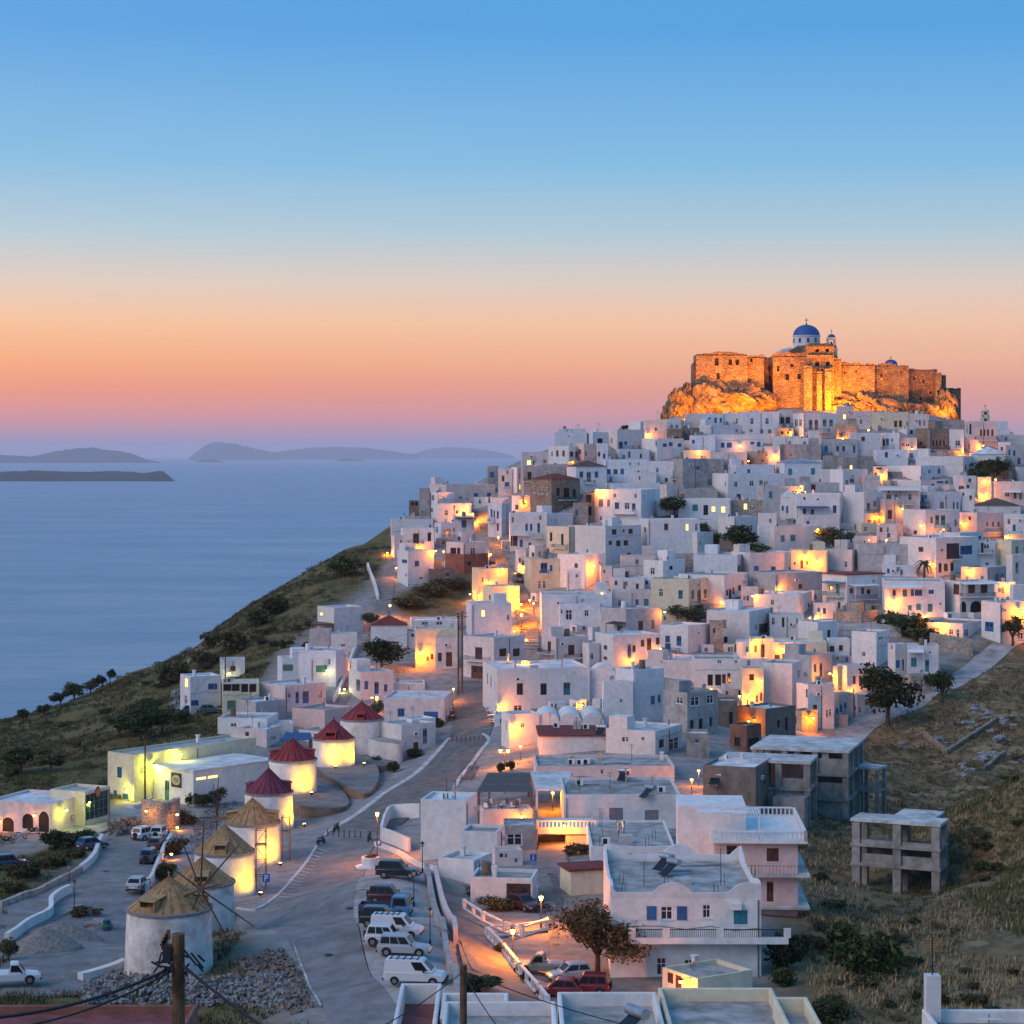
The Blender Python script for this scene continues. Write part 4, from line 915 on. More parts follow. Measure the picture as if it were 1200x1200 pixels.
# left of the mills
parse('''
488 566 702 48 185|w|d:505,78,14,12||white modern house with brown pergola, highest on the green slope
450 546 556 150 260|w|
545 550 674 172 260|w|d:608,225,20,12
300 322 452 285 410|w|v:348,330,46,28
376 380 452 302 400|p||roof=slab:r
450 456 578 285 420|w|v:507,335,46,30||white house with green shutters behind a utility pole
400 574 632 250 420|w|
735 742 908 132 245|w|x:752,150,4,5 x:762,170,5,5 x:780,155,4,5 x:800,175,5,5 x:790,195,5,5 x:820,160,4,5 x:835,185,5,5 x:855,165,4,5 x:870,190,5,5 x:885,160,4,5 x:760,200,4,5 x:845,205,5,5 x:775,215,4,5 x:810,212,5,5|roof=hip:r:92|white cottage with red hipped roof and pigeon-hole openings
900 905 946 160 240|w|b:935,178,16,14
922 928 1148 108 165|u|d:992,122,28,13 d:1060,122,28,13
943 948 1146 148 330|y|n:1025,278,12,24 n:1005,288,10,20||cream wall house glowing orange from a corner lamp
635 690 845 350 485|w|b:680,412,18,50 b:717,412,16,36 b:765,425,18,52 b:808,425,14,32||white house with four royal blue doors and windows
800 1082 1122 472 612|p|b:880,540,28,36 d:850,540,1,1 b:1020,550,60,26 b:1092,545,8,38 b:1108,535,6,30|depth=12|rose-tinted house with open blue shutters facing the windmills
210 336 528 415 540|p|d:357,460,12,20 b:393,470,14,50 b:433,468,26,52 d:503,455,14,36
110 200 340 490 600|w|
370 522 652 530 640|q|
20 250 305 568 660|w|d:95,598,26,14
115 250 312 618 700|p|d:285,658,20,16
260 270 375 590 660|w|d:345,635,14,10
780 882 1040 600 750|w|g:992,650,18,66 n:950,700,22,38||white house joined to the last red-capped windmill
870 930 1042 572 700|w|d:1020,640,8,40
400 520 610 630 700|w|
560 640 690 690 780|w|
''', 250, 700, 4)
parse('''
505 628 1200 738 958|y|b:560,820,20,46 b:540,928,14,44 b:588,950,26,56 g:590,900,14,12 g:680,808,40,28|phi=52|long cream warehouse with flat dark roof behind the restaurant
720 906 1290 818 992|w|v:783,905,18,86 y:972,845,110,12|roof=slab:l phi=48|white taverna under a wide pale roof with an oval sign
-60 236 420 968 1110|p|a:38,1068,48,68 a:130,1050,46,66 a:205,1052,44,90|depth=14|rose-tinted building with three arched openings and dark roof
236 398 516 912 1075|y|y:262,1005,40,50 y:298,1005,24,46 z:450,975,104,112 n:335,1030,14,14|depth=9|yellow lit restaurant with green glazed doors
845 892 1036 372 545|u|b:990,418,26,26 b:1012,418,12,26 b:912,495,34,24 d:872,400,16,40 d:870,480,14,40
1028 1032 1148 292 385|u|n:1092,335,22,24
1038 1042 1215 400 545|y|x:1065,420,36,36 x:1105,420,34,36 x:1145,425,34,36 x:1185,425,30,36 v:1085,505,36,40||cream house with an open columned veranda on top
''', 0, 700, 4)
# along the lower lane and below
parse('''
52 265 316 152 425|w|d:100,200,6,6|depth=8|plain white block with flat roof beside the main road
240 410 446 300 440|w|
135 300 386 432 545|w|d:312,455,10,36 d:328,453,10,36 d:346,450,10,36||low white hut with three slot openings below the plain block
285 575 602 518 650|w|n:512,585,104,80|depth=9
385 400 530 388 460|p|
440 446 595 270 385|g|d:490,335,70,50 b:535,335,44,60|par=.2
845 850 1245 368 450|w|n:1020,408,40,12 n:1122,418,36,10|depth=11 par=.25|broad white building with bare pale roof and starter bars
705 755 942 485 600|y||roof=slab:r|small shed with red-brown roof on the lower lane
''', 480, 900, 4)
parse('''
540 546 940 345 680|q|n:630,412,42,90 n:822,407,50,58 n:810,580,28,86 d:833,570,18,54|depth=9 noclut=1|pink two-storey house under a balustraded terrace on the slope
305 470 728 988 1090|y|n:342,970,24,70 n:380,1010,25,86||small cream house with white roof and lamp beside its brown door
''', 700, 900, 4)
# ------------------------------------------------------------ windmills
M_mill = mat('lumpy_whitewash', (.80, .77, .74), .92, .08, 1.0, .9, 2.6, stain=.24, streak=1)
M_millrough = mat('peeling_whitewash', (.74, .71, .68), .92, .1, 1.0, .7, 3.2, stain=.42, col2=(.55, .52, .49))
M_plank = mat('roof_planks', (.46, .28, .13), .75, .2, 2.5, .3, 10, rnd=.1, stain=.25, streak=1)
M_redcap = mat('red_roof_boards', (.34, .045, .05), .7, .2, 2.5, .3, 10, stain=.25, streak=1)
M_plumcap = mat('plum_roof_boards', (.24, .045, .08), .7, .2, 2.5, .3, 10, stain=.25, streak=1)
M_rimc = mat('grey_rim', (.22, .22, .23), .9, .1, 2)
CAPD = {'roof_planks': mat('roof_planks_dark', (.30, .175, .08), .8, .2, 2.5), 'red_roof_boards': mat('red_boards_dark', (.15, .02, .03), .75, .2, 2.5), 'plum_roof_boards': mat('plum_boards_dark', (.10, .02, .04), .75, .2, 2.5)}
def mill(cx, wpx, rim, apex, base, D, roofm, wall, label, dormers, over=1.02, taper=1.06):
    D = D*YS; k = D/F; r = wpx*k/2; Dc = D+r; X = (cx-CX)/F*D*Dc/Dc; X = (cx-CX)/F*Dc
    zr = CZ+(HY-rim)/F*(D+r*.15); za = CZ+(HY-apex)/F*Dc; zg = float(min(ht(X, Dc), ht(X-r, Dc), ht(X+r, Dc), ht(X, Dc-r)))-.8
    root = thing('windmill', (X, Dc, zg), 0, label, 'windmill', 'row of round windmills')
    zr -= zg; za -= zg; mb = MB(); n = 48
    prof = [(r*(1+(taper-1)*(1-t)), zr*t) for t in np.linspace(0, 1, 13)]+[(r*.9, zr+.02)]
    mb.lathe(prof, n, jit=.006); mb.build('tower', wall, root, True)
    mb = MB(); mb.lathe([(r*.98, zr-.1), (r*over+.08, zr-.08), (r*over+.08, zr+.12), (r*.9, zr+.16)], n); mb.build('rim', M_rimc, root)
    # boarded cone: alternate boards stand proud
    mb = MB(); nb = 64; R0 = r*over+.05; zb = zr+.1
    for i in range(nb):
        a0 = 2*math.pi*i/nb; a1 = 2*math.pi*(i+1)/nb; o = .045 if i % 2 else .0; jz = random.uniform(-.05, .03)
        p = [(math.cos(a)*(R0+o), math.sin(a)*(R0+o), zb-.12+jz) for a in (a0, a1)]; q2 = [(math.cos(a)*(.05+o), math.sin(a)*(.05+o), za) for a in (a1, a0)]
        mb.quad(*p, *q2)
        mb.quad(p[0], q2[1], (math.cos(a0)*.05, math.sin(a0)*.05, za-.06), (math.cos(a0)*R0, math.sin(a0)*R0, zb-.2)); mb.quad(p[1], q2[0], (math.cos(a1)*.05, math.sin(a1)*.05, za-.06), (math.cos(a1)*R0, math.sin(a1)*R0, zb-.2))
    mb.m = [(i//3) % 7 % 3 for i in range(len(mb.f))]; ro = mb.build('roof', [roofm, CAPD[roofm.name], roofm], root)
    mb = MB(); mb.tube((0, 0, za-.05), (0, 0, za+.35), .1, .05, 6); mb.dome((0, 0, za+.3), .12, n=8, k=3); mb.build('finial', roofm, ro)
    for (ang, w, h) in dormers:
        T = Matrix.Rotation(R_(ang), 4, 'Z'); d = MB(); x0, x1 = r*.25, r*.93; z0 = zr+.25; z1 = z0+h
        d.box(x0, x1, -w/2, -w/2+.08, z0, z1, 0, T); d.box(x0, x1, w/2-.08, w/2, z0, z1, 0, T); d.prism([(x0, -w/2-.1, z1+.35), (x1+.15, -w/2-.1, z1), (x1+.15, -w/2-.1, z1+.08), (x0, -w/2-.1, z1+.43)], (0, w+.2, 0), 0, T)
        d.box(x1-.05, x1, -w/2+.08, w/2-.08, z0, z0+h*.45, 0, T); d.box(x0, x0+.1, -w/2+.08, w/2-.08, z0, z1, 1, T)
        d.build('dormer', [roofm, M_dark], root)
    mb = MB(); mb.box(-.5, .5, -r*taper-.03, -r*taper+.35, .8, 2.7) if False else None
    return dict(root=root, X=X, D=Dc, r=r, zg=zg, zr=zr, za=za)
MILLS = []
spec = [
 (198, 100, 1073, 1027, 1147, 118, M_plank, M_millrough, 'nearest plank-capped windmill with mottled plain walls and long bare spars', [(-100-15, 1.5, .9), (10, 1.4, .8)]),
 (237, 75, 1040, 1004, 1121, 134, M_plank, M_millrough, 'plank-capped windmill wedged behind the one with long bare spars', [(-85, 1.3, .8)]),
 (263, 70, 1003, 966, 1054, 150, M_plank, M_mill, 'plank-capped windmill with scaffolding and small front dormer', [(-92, 1.3, .9)]),
 (296, 64, 968, 935, 1018, 166, M_plank, M_mill, 'plank-capped windmill with dormers on both sides beside the tall ladder scaffold', [(178, 1.6, .9), (2, 1.6, .9)]),
 (315, 56, 932, 900, 978, 186, M_plumcap, M_mill, 'windmill under a plum coloured cone next to the plank-capped ones', [(10, 1.5, 1.0), (170, 1.5, .9)]),
 (343, 56, 893, 865, 950, 198, M_redcap, M_mill, 'red-capped windmill on the lowest stone terrace with a strip of glow', [(5, 1.5, 1.0), (175, 1.5, .9)]),
 (391, 49, 868, 843, 917, 212, M_redcap, M_mill, 'red-capped windmill flooded by two yellow uplights', [(-95, 1.6, 1.0)]),
 (424, 51, 845, 822, 893, 222, M_redcap, M_mill, 'unlit red-capped windmill at the far end touching the white house', [(-90, 1.2, .8)])]
for s in spec: MILLS.append(mill(*s))
# bare spars on the first and fourth mill
def spars(m, hub, ends, r=.09):
    mb = MB(); h = Vector(hub)-Vector((m['X'], m['D'], m['zg']))
    mb.tube(h, Vector((0, 0, m['zr']+.7)), .16, .2, 8); mb.tube(h-Vector((0, .35, 0)), h+Vector((0, .3, 0)), .28, .28, 8); ax = mb.build('windshaft', M_wood, m['root'])
    for e in ends:
        s = MB(); s.tube(h, Vector(e)-Vector((m['X'], m['D'], m['zg'])), r, r*.55, 6); s.build('spar', mat('spar_wood', (.10, .045, .03), .7, .2, 3), m['root'])
def at(px, py, Y): return Vector(P3r(px, py, Y))
m = MILLS[0]; Dh = m['D']-2.5
spars(m, at(235, 1042, Dh), [at(213, 985, Dh+1), at(239, 962, Dh), at(280, 990, Dh-.8), at(298, 1086, Dh-1), at(275, 1116, Dh-.6), at(189, 1008, Dh+1.2), at(260, 1036, Dh-2.5), at(222, 1075, Dh+.6)])
m = MILLS[3]; Dh = m['D']+2
spars(m, at(254, 958, Dh), [at(250, 918, Dh), at(256, 910, Dh), at(259, 932, Dh), at(253, 985, Dh), at(232, 958, Dh), at(268, 960, Dh)], .08)
# scaffolds
def scaffold(px0, px1, py0, py1, D, label):
    D = D*YS; root = thing('scaffold_tower', (0, 0, 0), 0, label, 'scaffold', 'scaffolding at the windmills'); w = (px1-px0)/F*D; x0 = (px0-CX)/F*D; zt = CZ+(HY-py0)/F*D; zb = float(min(ht(x0, D), ht(x0+w, D+1)))-.05; root.location = (x0, D, zb); h = zt-zb
    mm = mat('rusty_tube', (.20, .12, .08), .6, .3, 4, metal=.3)
    for x in (0, w):
        for y in (0, 1.1): s = MB(); s.tube((x, y, 0), (x, y, h), .045, n=6); s.build('standard', mm, root)
    n = max(3, int(h/1.6)); s = MB()
    for k in range(1, n+1):
        z = h*k/n-.1
        for y in (0, 1.1): s.tube((0, y, z), (w, y, z), .035, n=5)
        for x in (0, w): s.tube((x, 0, z), (x, 1.1, z), .035, n=5)
    s.build('ledger', mm, root); s = MB()
    for k in range(n): s.tube((0 if k % 2 else w, 0, h*k/n), (w if k % 2 else 0, 0, h*(k+1)/n-.1), .03, n=5)
    s.build('brace', mm, root); s = MB(); s.box(.05, w-.05, .05, 1.05, h*(n-1)/n-.04, h*(n-1)/n+.02); s.build('deck_board', M_wood, root)
scaffold(330, 339, 957, 1018, 168, 'tall narrow ladder scaffold beside a plank-capped windmill')
scaffold(299, 311, 972, 1048, 153.5, 'rusty tube scaffold between two plank-capped windmills')
# stone terraces round the mills
def terrace(name, pts, h, m, label, topm):
    Q = [march(*p) for p in pts]; n_ = len(Q); P = []
    for i in range(n_):   # rounded outline
        p0, p1, p2, p3 = Q[i-1], Q[i], Q[(i+1) % n_], Q[(i+2) % n_]
        for k in range(6): u = k/6; P.append(.5*((2*p1)+(p2-p0)*u+(2*p0-5*p1+4*p2-p3)*u*u+(3*p1-p0-3*p2+p3)*u**3))
    zt = max(p.z for p in Q)+h; zc = min(q.z for q in Q); c0 = Vector((sum(p.x for p in P)/len(P), sum(p.y for p in P)/len(P), zc)); root = thing(name, tuple(c0), 0, label, 'terrace wall'); P = [p-c0 for p in P]; zt -= zc; mb = MB(); mb.prism([(p.x, p.y, min(q.z for q in P)-1) for p in P], (0, 0, zt-min(q.z for q in P)+1)); mb.build('wall', m, root)
    mb = MB(); c = Vector((sum(p.x for p in P)/len(P), sum(p.y for p in P)/len(P), 0)); mb.prism([(c.x+(p.x-c.x)*.97, c.y+(p.y-c.y)*.97, zt+.002) for p in P], (0, 0, .03)); mb.build('paving', topm, root); return zt
M_dry = stone_mat('terrace_stone', (.38, .28, .20), (.26, .20, .15), (.16, .13, .11), 2.2, .8)
terrace('stone_terrace', [(345, 957), (375, 958), (404, 950), (408, 940), (385, 925), (345, 930)], .55, M_dry, 'low curved stone terrace at the foot of the red-capped windmill', paving)
terrace('stone_terrace', [(375, 922), (405, 935), (430, 935), (444, 920), (440, 905), (420, 895), (375, 905)], .6, M_dry, 'curved stone terrace around the floodlit red-capped windmill', paving)
terrace('stone_planter', [(425, 905), (440, 907), (457, 902), (458, 893), (440, 888), (426, 893)], .7, M_dry, 'stone planter with shrubs before the unlit windmill', paving)
terrace('round_annex', [(432, 893), (440, 896), (455, 897), (470, 894), (473, 885), (455, 880), (435, 882)], 2.6, W['w'], 'low rounded white annex in front of the far windmill', ROOFS[1])
# ------------------------------------------------------------ castle
M_castle = stone_mat('castle_stone', (.42, .29, .18), (.29, .19, .11), (.20, .13, .08), 1.1, .9)
M_castdark = stone_mat('castle_dark_stone', (.40, .25, .17), (.27, .17, .12), (.17, .11, .08), 1.1, .9)
M_rock = mat('castle_rock', (.34, .22, .12), .95, .3, .5, 1.0, .7, col2=(.13, .085, .05), detail=10, stain=.45)
M_dome = mat('blue_dome', (.035, .10, .32), .55, .1, 1.5)
DC = 392.*YS
castle = thing('castle', ((970-CX)/F*DC, DC, CZ+8), 0, 'floodlit stone castle crowning the town', 'castle')
cinv = Vector(castle.location)
def castle_block(x0, x1, yt, yb, D, thick, ops=(), m=None, name='wall', ragged=.7, twist=0.0):
    """one stretch of castle wall with ragged crest; photo columns/rows in the 3x crop"""
    D = D*YS; c = lambda x, y: (770+x/3, 360+y/3)
    (pa, ta), (pb, b_) = c(x0, yt), c(x1, yb); xa = (pa-CX)/F*D; xb = (pb-CX)/F*(D+twist); zt = CZ+(HY-ta)/F*D; zb = CZ+(HY-b_)/F*D-6
    O = Vector((xa, D, cinv.z))-cinv; ux = Vector((xb-xa, twist, 0)); Wd = ux.length; ux.normalize(); nin = Vector((-ux.y, ux.x, 0)); zt -= cinv.z; zb -= cinv.z
    oo = []
    for (px, py, w, h) in ops:
        p, q2 = c(px, py); u = ((p-CX)/F*D-xa)*Wd/(xb-xa); z = CZ+(HY-q2)/F*D-cinv.z; ww, hh = w/3/F*D, h/3/F*D; oo.append((u-ww/2, u+ww/2, z-hh/2, z+hh/2))
    mb = MB(); zc = zt-.6; wallface(mb, O, ux, nin, Wd, zb, zc, oo, .7)
    P = lambda u, d, z: O+ux*u+nin*d+Vector((0, 0, z))
    mb.quad(P(0, 0, zb), P(0, thick, zb), P(0, thick, zc), P(0, 0, zc)); mb.quad(P(Wd, 0, zb), P(Wd, thick, zb), P(Wd, thick, zc), P(Wd, 0, zc)); mb.quad(P(0, thick, zb), P(Wd, thick, zb), P(Wd, thick, zc), P(0, thick, zc)); mb.quad(P(0, 0, zc), P(Wd, 0, zc), P(Wd, thick, zc), P(0, thick, zc))
    n = max(2, int(Wd/.9)); z = zc+.5
    for k in range(n):
        z = max(zc+.15, min(zc+.6+ragged, z+random.uniform(-.35, .35)*ragged/.7)); mb.prism([P(Wd*k/n, 0, zc-.2), P(Wd*(k+1)/n, 0, zc-.2), P(Wd*(k+1)/n, min(thick, 1.4), zc-.2), P(Wd*k/n, min(thick, 1.4), zc-.2)], (0, 0, z-zc+.2))
    wo_ = mb.build(name, m or M_castle, castle)
    for a, b, c0, d0 in oo:
        s = MB(); s.quad(P(a, .69, c0), P(b, .69, c0), P(b, .69, d0), P(a, .69, d0)); s.build('window', M_dark, castle)
castle_block(138, 318, 159, 300, 388, 10, [(210, 193, 14, 26), (258, 193, 13, 20), (282, 193, 12, 20), (215, 241, 10, 20)])
castle_block(314, 376, 168, 300, 389, 9, [(332, 186, 8, 12)], ragged=.9)
castle_block(370, 415, 174, 300, 393, 6, [(395, 215, 8, 20), (398, 250, 8, 16)], M_castdark)
castle_block(408, 534, 165, 320, 389.5, 9, [(405, 210, 8, 18), (475, 205, 13, 9), (458, 245, 14, 22), (500, 243, 14, 18), (426, 215, 8, 20)])
castle_block(528, 622, 128, 330, 388, 9, [(563, 152, 13, 11), (599, 152, 13, 11), (563, 199, 15, 15), (601, 200, 13, 15), (546, 165, 4, 4)], ragged=.25, name='gate_church_front')
castle_block(616, 648, 176, 330, 389, 6, [])
castle_block(640, 765, 195, 330, 390, 9, [(660, 230, 6, 8), (700, 225, 6, 8), (720, 250, 6, 7)], ragged=.9)
castle_block(758, 884, 199, 335, 391, 9, [(790, 240, 7, 9), (860, 230, 6, 9)], ragged=.9, twist=1.0)
castle_block(880, 985, 213, 385, 393, 9, [(905, 250, 6, 10), (940, 262, 7, 12), (965, 300, 8, 12), (930, 320, 7, 12)], M_castdark, twist=2.)
castle_block(980, 1000, 226, 395, 392, 6, [(990, 300, 6, 20)], ragged=.5)
castle_block(996, 1016, 236, 395, 393.5, 8, [], M_castle, ragged=.5)
castle_block(1018, 1068, 281, 395, 398, 9, [(1040, 310, 10, 10)], M_castdark, ragged=.4)
castle_block(124, 140, 192, 300, 390, 5, [], M_castdark, ragged=.5)
# buttresses under the gate church and cornice bands
for x0, x1, yt in ((517, 545, 205), (562, 580, 225), (590, 612, 215)): castle_block(x0, x1, yt, 330, 386.6, 3, [], ragged=.05, name='buttress')
for x0, x1, y in ((528, 622, 142), (528, 622, 172), (530, 620, 215)): castle_block(x0, x1, y, y+4, 387.7, 1.0, [], ragged=.02, name='cornice') if False else None
def cpt(x, y, D): return Vector(P3(770+x/3, 360+y/3, D))-cinv
for y in (140, 170, 214):
    a = cpt(529, y, 387.6); b = cpt(621, y, 387.6); s = MB(); s.box(a.x, b.x, a.y, a.y+.5, a.z-.25, a.z+.15); s.build('cornice', M_castle, castle)
for k in range(6):
    a = cpt(536+k*14, 136, 387.75); s = MB(); s.lathe([(.9, 0), (1.15, 0), (1.15, .3), (.9, .3)], 10, m=0, a0=0, a1=math.pi)
    for i, v in enumerate(s.v): s.v[i] = (a.x+v[0], a.y-v[2]+.25, a.z-.9+v[1])
    s.build('blind_arch', M_castle, castle)
# church: white block, drum, blue dome with cross
church = thing('domed_church', tuple(Vector(P3(945, 420, 398))), 0, 'white church with blue dome and cross inside the castle', 'church'); cc = Vector(church.location)
def L(x, y, D): return Vector(P3(770+x/3, 360+y/3, D))-cc
a = L(440, 160, 395); b = L(600, 135, 395); s = MB(); s.box(a.x, b.x, -2, 8, a.z-8, a.z+1.0); s.prism([(a.x, -2, a.z+1), (L(478, 0, 395).x, -2, a.z+1), (L(478, 0, 395).x, -2, L(0, 138, 395).z)], (0, 10, 0)); s.build('wall', W['u'], church)
s = MB(); p0 = L(470, 0, 394); p1 = L(545, 0, 394); s.prism([(p0.x, -2.6, L(0, 165, 394).z-3), (p1.x, -2.6, L(0, 165, 394).z-3), (p1.x, -2.6, L(0, 130, 394).z), (p0.x+2.5, -2.6, L(0, 134, 394).z), (p0.x, -2.6, L(0, 150, 394).z)], (0, .6, 0)); s.build('apse_wall', M_castdark, church)
dc = L(525, 135, 399); rd = 47/3/F*399*YS; zd0 = L(0, 150, 399).z; zd1 = L(0, 100, 399).z; s = MB(); s.lathe([(rd, zd0), (rd, zd1-.3), (rd+.25, zd1-.25), (rd+.25, zd1), (rd*.9, zd1)], 24, (dc.x, dc.y, 0)); dr = s.build('drum', W['u'], church)
for k in range(10):
    t = math.pi*2*k/10+.3; s = MB(); T = Matrix.Translation((dc.x, dc.y, 0)) @ Matrix.Rotation(t, 4, 'Z'); s.box(rd-.05, rd+.05, -.35, .35, zd1-2.1, zd1-.8, 0, T); s.build('drum_window', M_glass, dr)
s = MB(); s.lathe([(rd*1.0*math.cos(j*math.pi/2/9)+.001, zd1+rd*.82*math.sin(j*math.pi/2/9)) for j in range(10)], 28, (dc.x, dc.y, 0)); s.build('dome', M_dome, church, True)
zt = zd1+rd*.82; s = MB(); s.tube((dc.x, dc.y, zt-.1), (dc.x, dc.y, zt+.5), .25, .15, 8); s.box(dc.x-.07, dc.x+.07, dc.y-.07, dc.y+.07, zt+.4, zt+1.9); s.box(dc.x-.5, dc.x+.5, dc.y-.06, dc.y+.06, zt+1.2, zt+1.38); s.build('cross', M_iron, church)
# bell tower
def belfry(x0, x1, yb, yt, D, label, wallm, domem, tiers=2):
    pa = Vector(P3(x0, yb, D)); pb = Vector(P3(x1, yt, D)); w = pb.x-pa.x; root = thing('bell_tower', tuple(pa), 0, label, 'bell tower'); H = pb.z-pa.z; dz = H*.8/tiers; z = 0.
    for k in range(tiers):
        s = MB(); ww = w*(1-.16*k); o = (w-ww)/2; e = ww*.22
        for x in (o, o+ww-e):
            for y in (o, o+ww-e): s.box(x, x+e, y, y+e, z, z+dz*.8)
        s.box(o-.08, o+ww+.08, o-.08, o+ww+.08, z+dz*.8, z+dz); s.box(o, o+ww, o, o+ww, z-.02 if k else -2, z+dz*.22)
        s.build('belfry_stage', wallm, root); b = MB(); b.lathe([(.02, .9), (.22, .85), (.3, .4), (.42, 0)], 10, (w/2, w/2, z+dz*.32)); b.build('bell', M_iron, root); z += dz
    s = MB(); rr = w*(1-.16*tiers)/2; s.dome((w/2, w/2, z), rr*1.1, H-z-.5, 16, 6); s.build('dome', domem, root, True)
    s = MB(); s.box(w/2-.05, w/2+.05, w/2-.05, w/2+.05, H-.6, H+.8); s.box(w/2-.3, w/2+.3, w/2-.04, w/2+.04, H+.3, H+.42); s.build('cross', M_iron, root)
belfry(969, 981.5, 420, 389, 393, 'slender open bell tower with tiny blue dome above the castle gate', W['y'], M_dome)
belfry(1151, 1160, 496, 477, 380, 'small amber belfry on the skyline right of the castle', W['y'], W['y'])
sd = Vector(P3(1044, 427, 400)); root = thing('chapel_dome', tuple(sd), 0, 'small blue chapel dome peeping over the castle wall', 'dome'); s = MB(); s.lathe([(1.9, -6), (1.9, 0)], 20); s.build('drum', W['u'], root); s = MB(); s.dome((0, 0, 0), 1.85, 1.4, 20, 6); s.build('dome', M_dome, root, True); s = MB(); s.box(-.06, .06, -.06, .06, 1.35, 2.3); s.box(-.28, .28, -.05, .05, 1.85, 1.97); s.build('cross', M_iron, root)
# crag under the walls
def rock(name, px, py, D, rx, ry, rz, seed, m=M_rock, amp=.55, label=None, kind='structure'):
    r = np.random.RandomState(seed); n, k = 44, 24; mb = MB(); c = Vector(P3(px, py, D)); ph = r.rand(40)*6.28; fr = r.uniform(1.5, 9, (40, 3))
    for j in range(k+1):
        for i in range(n):
            th = math.pi*j/k; a = 2*math.pi*i/n; d = Vector((math.sin(th)*math.cos(a), math.sin(th)*math.sin(a), math.cos(th))); s = 1+amp*sum(math.sin(fr[q3] @ np.array(d)+ph[q3])/(1+.25*np.linalg.norm(fr[q3])) for q3 in range(14))/4+amp*.3*(abs(math.sin(d.x*9+ph[20]+2*math.sin(d.z*7+ph[21])))-.6)+r.uniform(-.09, .09)*amp
            mb.vert((d.x*rx*s, d.y*ry*s, d.z*rz*s))
    for j in range(k):
        for i in range(n): mb.f.append((j*n+i, j*n+(i+1) % n, (j+1)*n+(i+1) % n, (j+1)*n+i)); mb.m.append(0)
    o = mb.build(name, m, None, False, c); return tag(o, label, kind=kind)
for q2 in [(845, 474, 389, 9, 6, 6.0, 1), (830, 478, 388, 4.5, 5, 6.5, 2), (866, 470, 388, 6.0, 5, 4.2, 3), (893, 472, 389, 4.5, 5, 3.2, 4), (798, 478, 389, 3.8, 5, 5.2, 5), (805, 470, 390, 2.2, 4, 4.6, 6), (786, 486, 390, 2.6, 4, 3, 7),
           (990, 480, 389, 5, 4, 3.2, 8), (1012, 481, 390, 5, 5, 4.2, 9), (1035, 486, 390, 6, 5, 3.4, 10), (1062, 488, 391, 6, 5, 3.6, 11), (1090, 490, 391, 5, 5, 4, 12), (1109, 486, 391, 3.0, 5, 6, 13)]:
    rock('crag', *q2[:3], *q2[3:6], q2[6])
# ------------------------------------------------------------ raw concrete frames
M_conc = W['c']; M_slab = mat('pale_slab', (.62, .61, .60), .9, .16, .6, .2, 4, stain=.38)
def frame(px, py_top, D, phi, Rw, Lw, levels, cw, colr, coll, label, base=None, beams=True):
    """open post-and-slab frame; levels: slab tops as depth below the roof; columns along right and left sides"""
    D = D*YS; X = (px-CX)/F*D; zt = CZ+(HY-py_top)/F*D; cs, sn = math.cos(phi), math.sin(phi)
    cor = [(X+cs*a-sn*b, D+sn*a+cs*b) for a in (0, Rw) for b in (0, Lw)]; zb = min(float(ht(*c)) for c in cor)-.8
    root = thing('concrete_frame', (X, D, zb), phi, label, 'unfinished house'); H = zt-zb
    for k, lv in enumerate(levels):
        s = MB(); s.box(-.12, Rw+.12, -.12, Lw+.12, H-lv-.32, H-lv); s.build('floor_slab', M_slab if k == 0 else M_conc, root)
    for a in colr:
        for b in coll:
            s = MB(); s.box(a, a+cw, b, b+cw, 0, H-.322); s.build('column', M_conc, root)
    return root, H, zb
fr, H, zb = frame(1101, 966, 164, R_(66), 4.4, 10.5, [0, 2.9, 5.2], .95, [.0, 3.4], [.0, 4.6, 9.5], 'open concrete house frame of posts and slabs on the dry slope')
s = MB(); s.box(4.53, 9.5, 1.5, 6.5, H-.32, H); s.build('floor_slab', M_slab, fr)
for (a, b) in ((8.6, 1.6), (8.6, 5.6)):
    s = MB(); s.box(a, a+.7, b, b+.7, 0, H-.322); s.build('column', M_conc, fr)
s = MB(); s.box(.3, .6, .95, 9.4, H-5.2, H-4.1); s.box(.2, .5, .95, 9.4, H-2.9, H-2.45); s.build('wall', M_conc, fr)
s = MB(); s.box(4.0, 4.3, 1.0, 9.4, H-5.2, H-3.2); s.build('wall', M_conc, fr)
fr, H, zb = frame(994, 880, 183, R_(72), 13.0, 12.8, [0, 3.1, 6.3], .75, [.0, 4.0, 8.1, 12.2], [.0, 4.0, 8.0, 12.0], 'largest open concrete building with pale roof slab below the town')
s = MB(); s.box(.25, .55, .78, 11.98, H-3.09, H-1.15); s.build('wall', M_conc, fr)
s = MB(); s.box(.25, .55, .78, 11.98, H-6.29, H-4.3); s.build('wall', M_conc, fr)
s = MB(); s.box(.2, .5, .78, 11.98, 0, H-6.63); s.build('wall', M_conc, fr)
s = MB(); s.box(6.0, 6.25, .4, 12.4, 0, H-.33); s.build('wall', M_conc, fr)
for b in (2.6, 6.3, 10.2):
    s = MB(); s.box(.26, .54, b, b+.9, H-1.149, H-.323); s.build('wall', M_conc, fr)
s = MB(); s.box(4.9, 8.0, .2, .45, 0, H-6.63); s.box(8.9, 12.1, .2, .45, 0, H-6.63); s.build('wall', M_conc, fr)
fr, H, zb = frame(949, 893, 178, R_(74), 6.5, 11.6, [0, 3.4], .8, [.0, 5.6], [.0, 3.6, 7.2, 10.7], 'low open concrete wing with a pale slab before the largest concrete building')
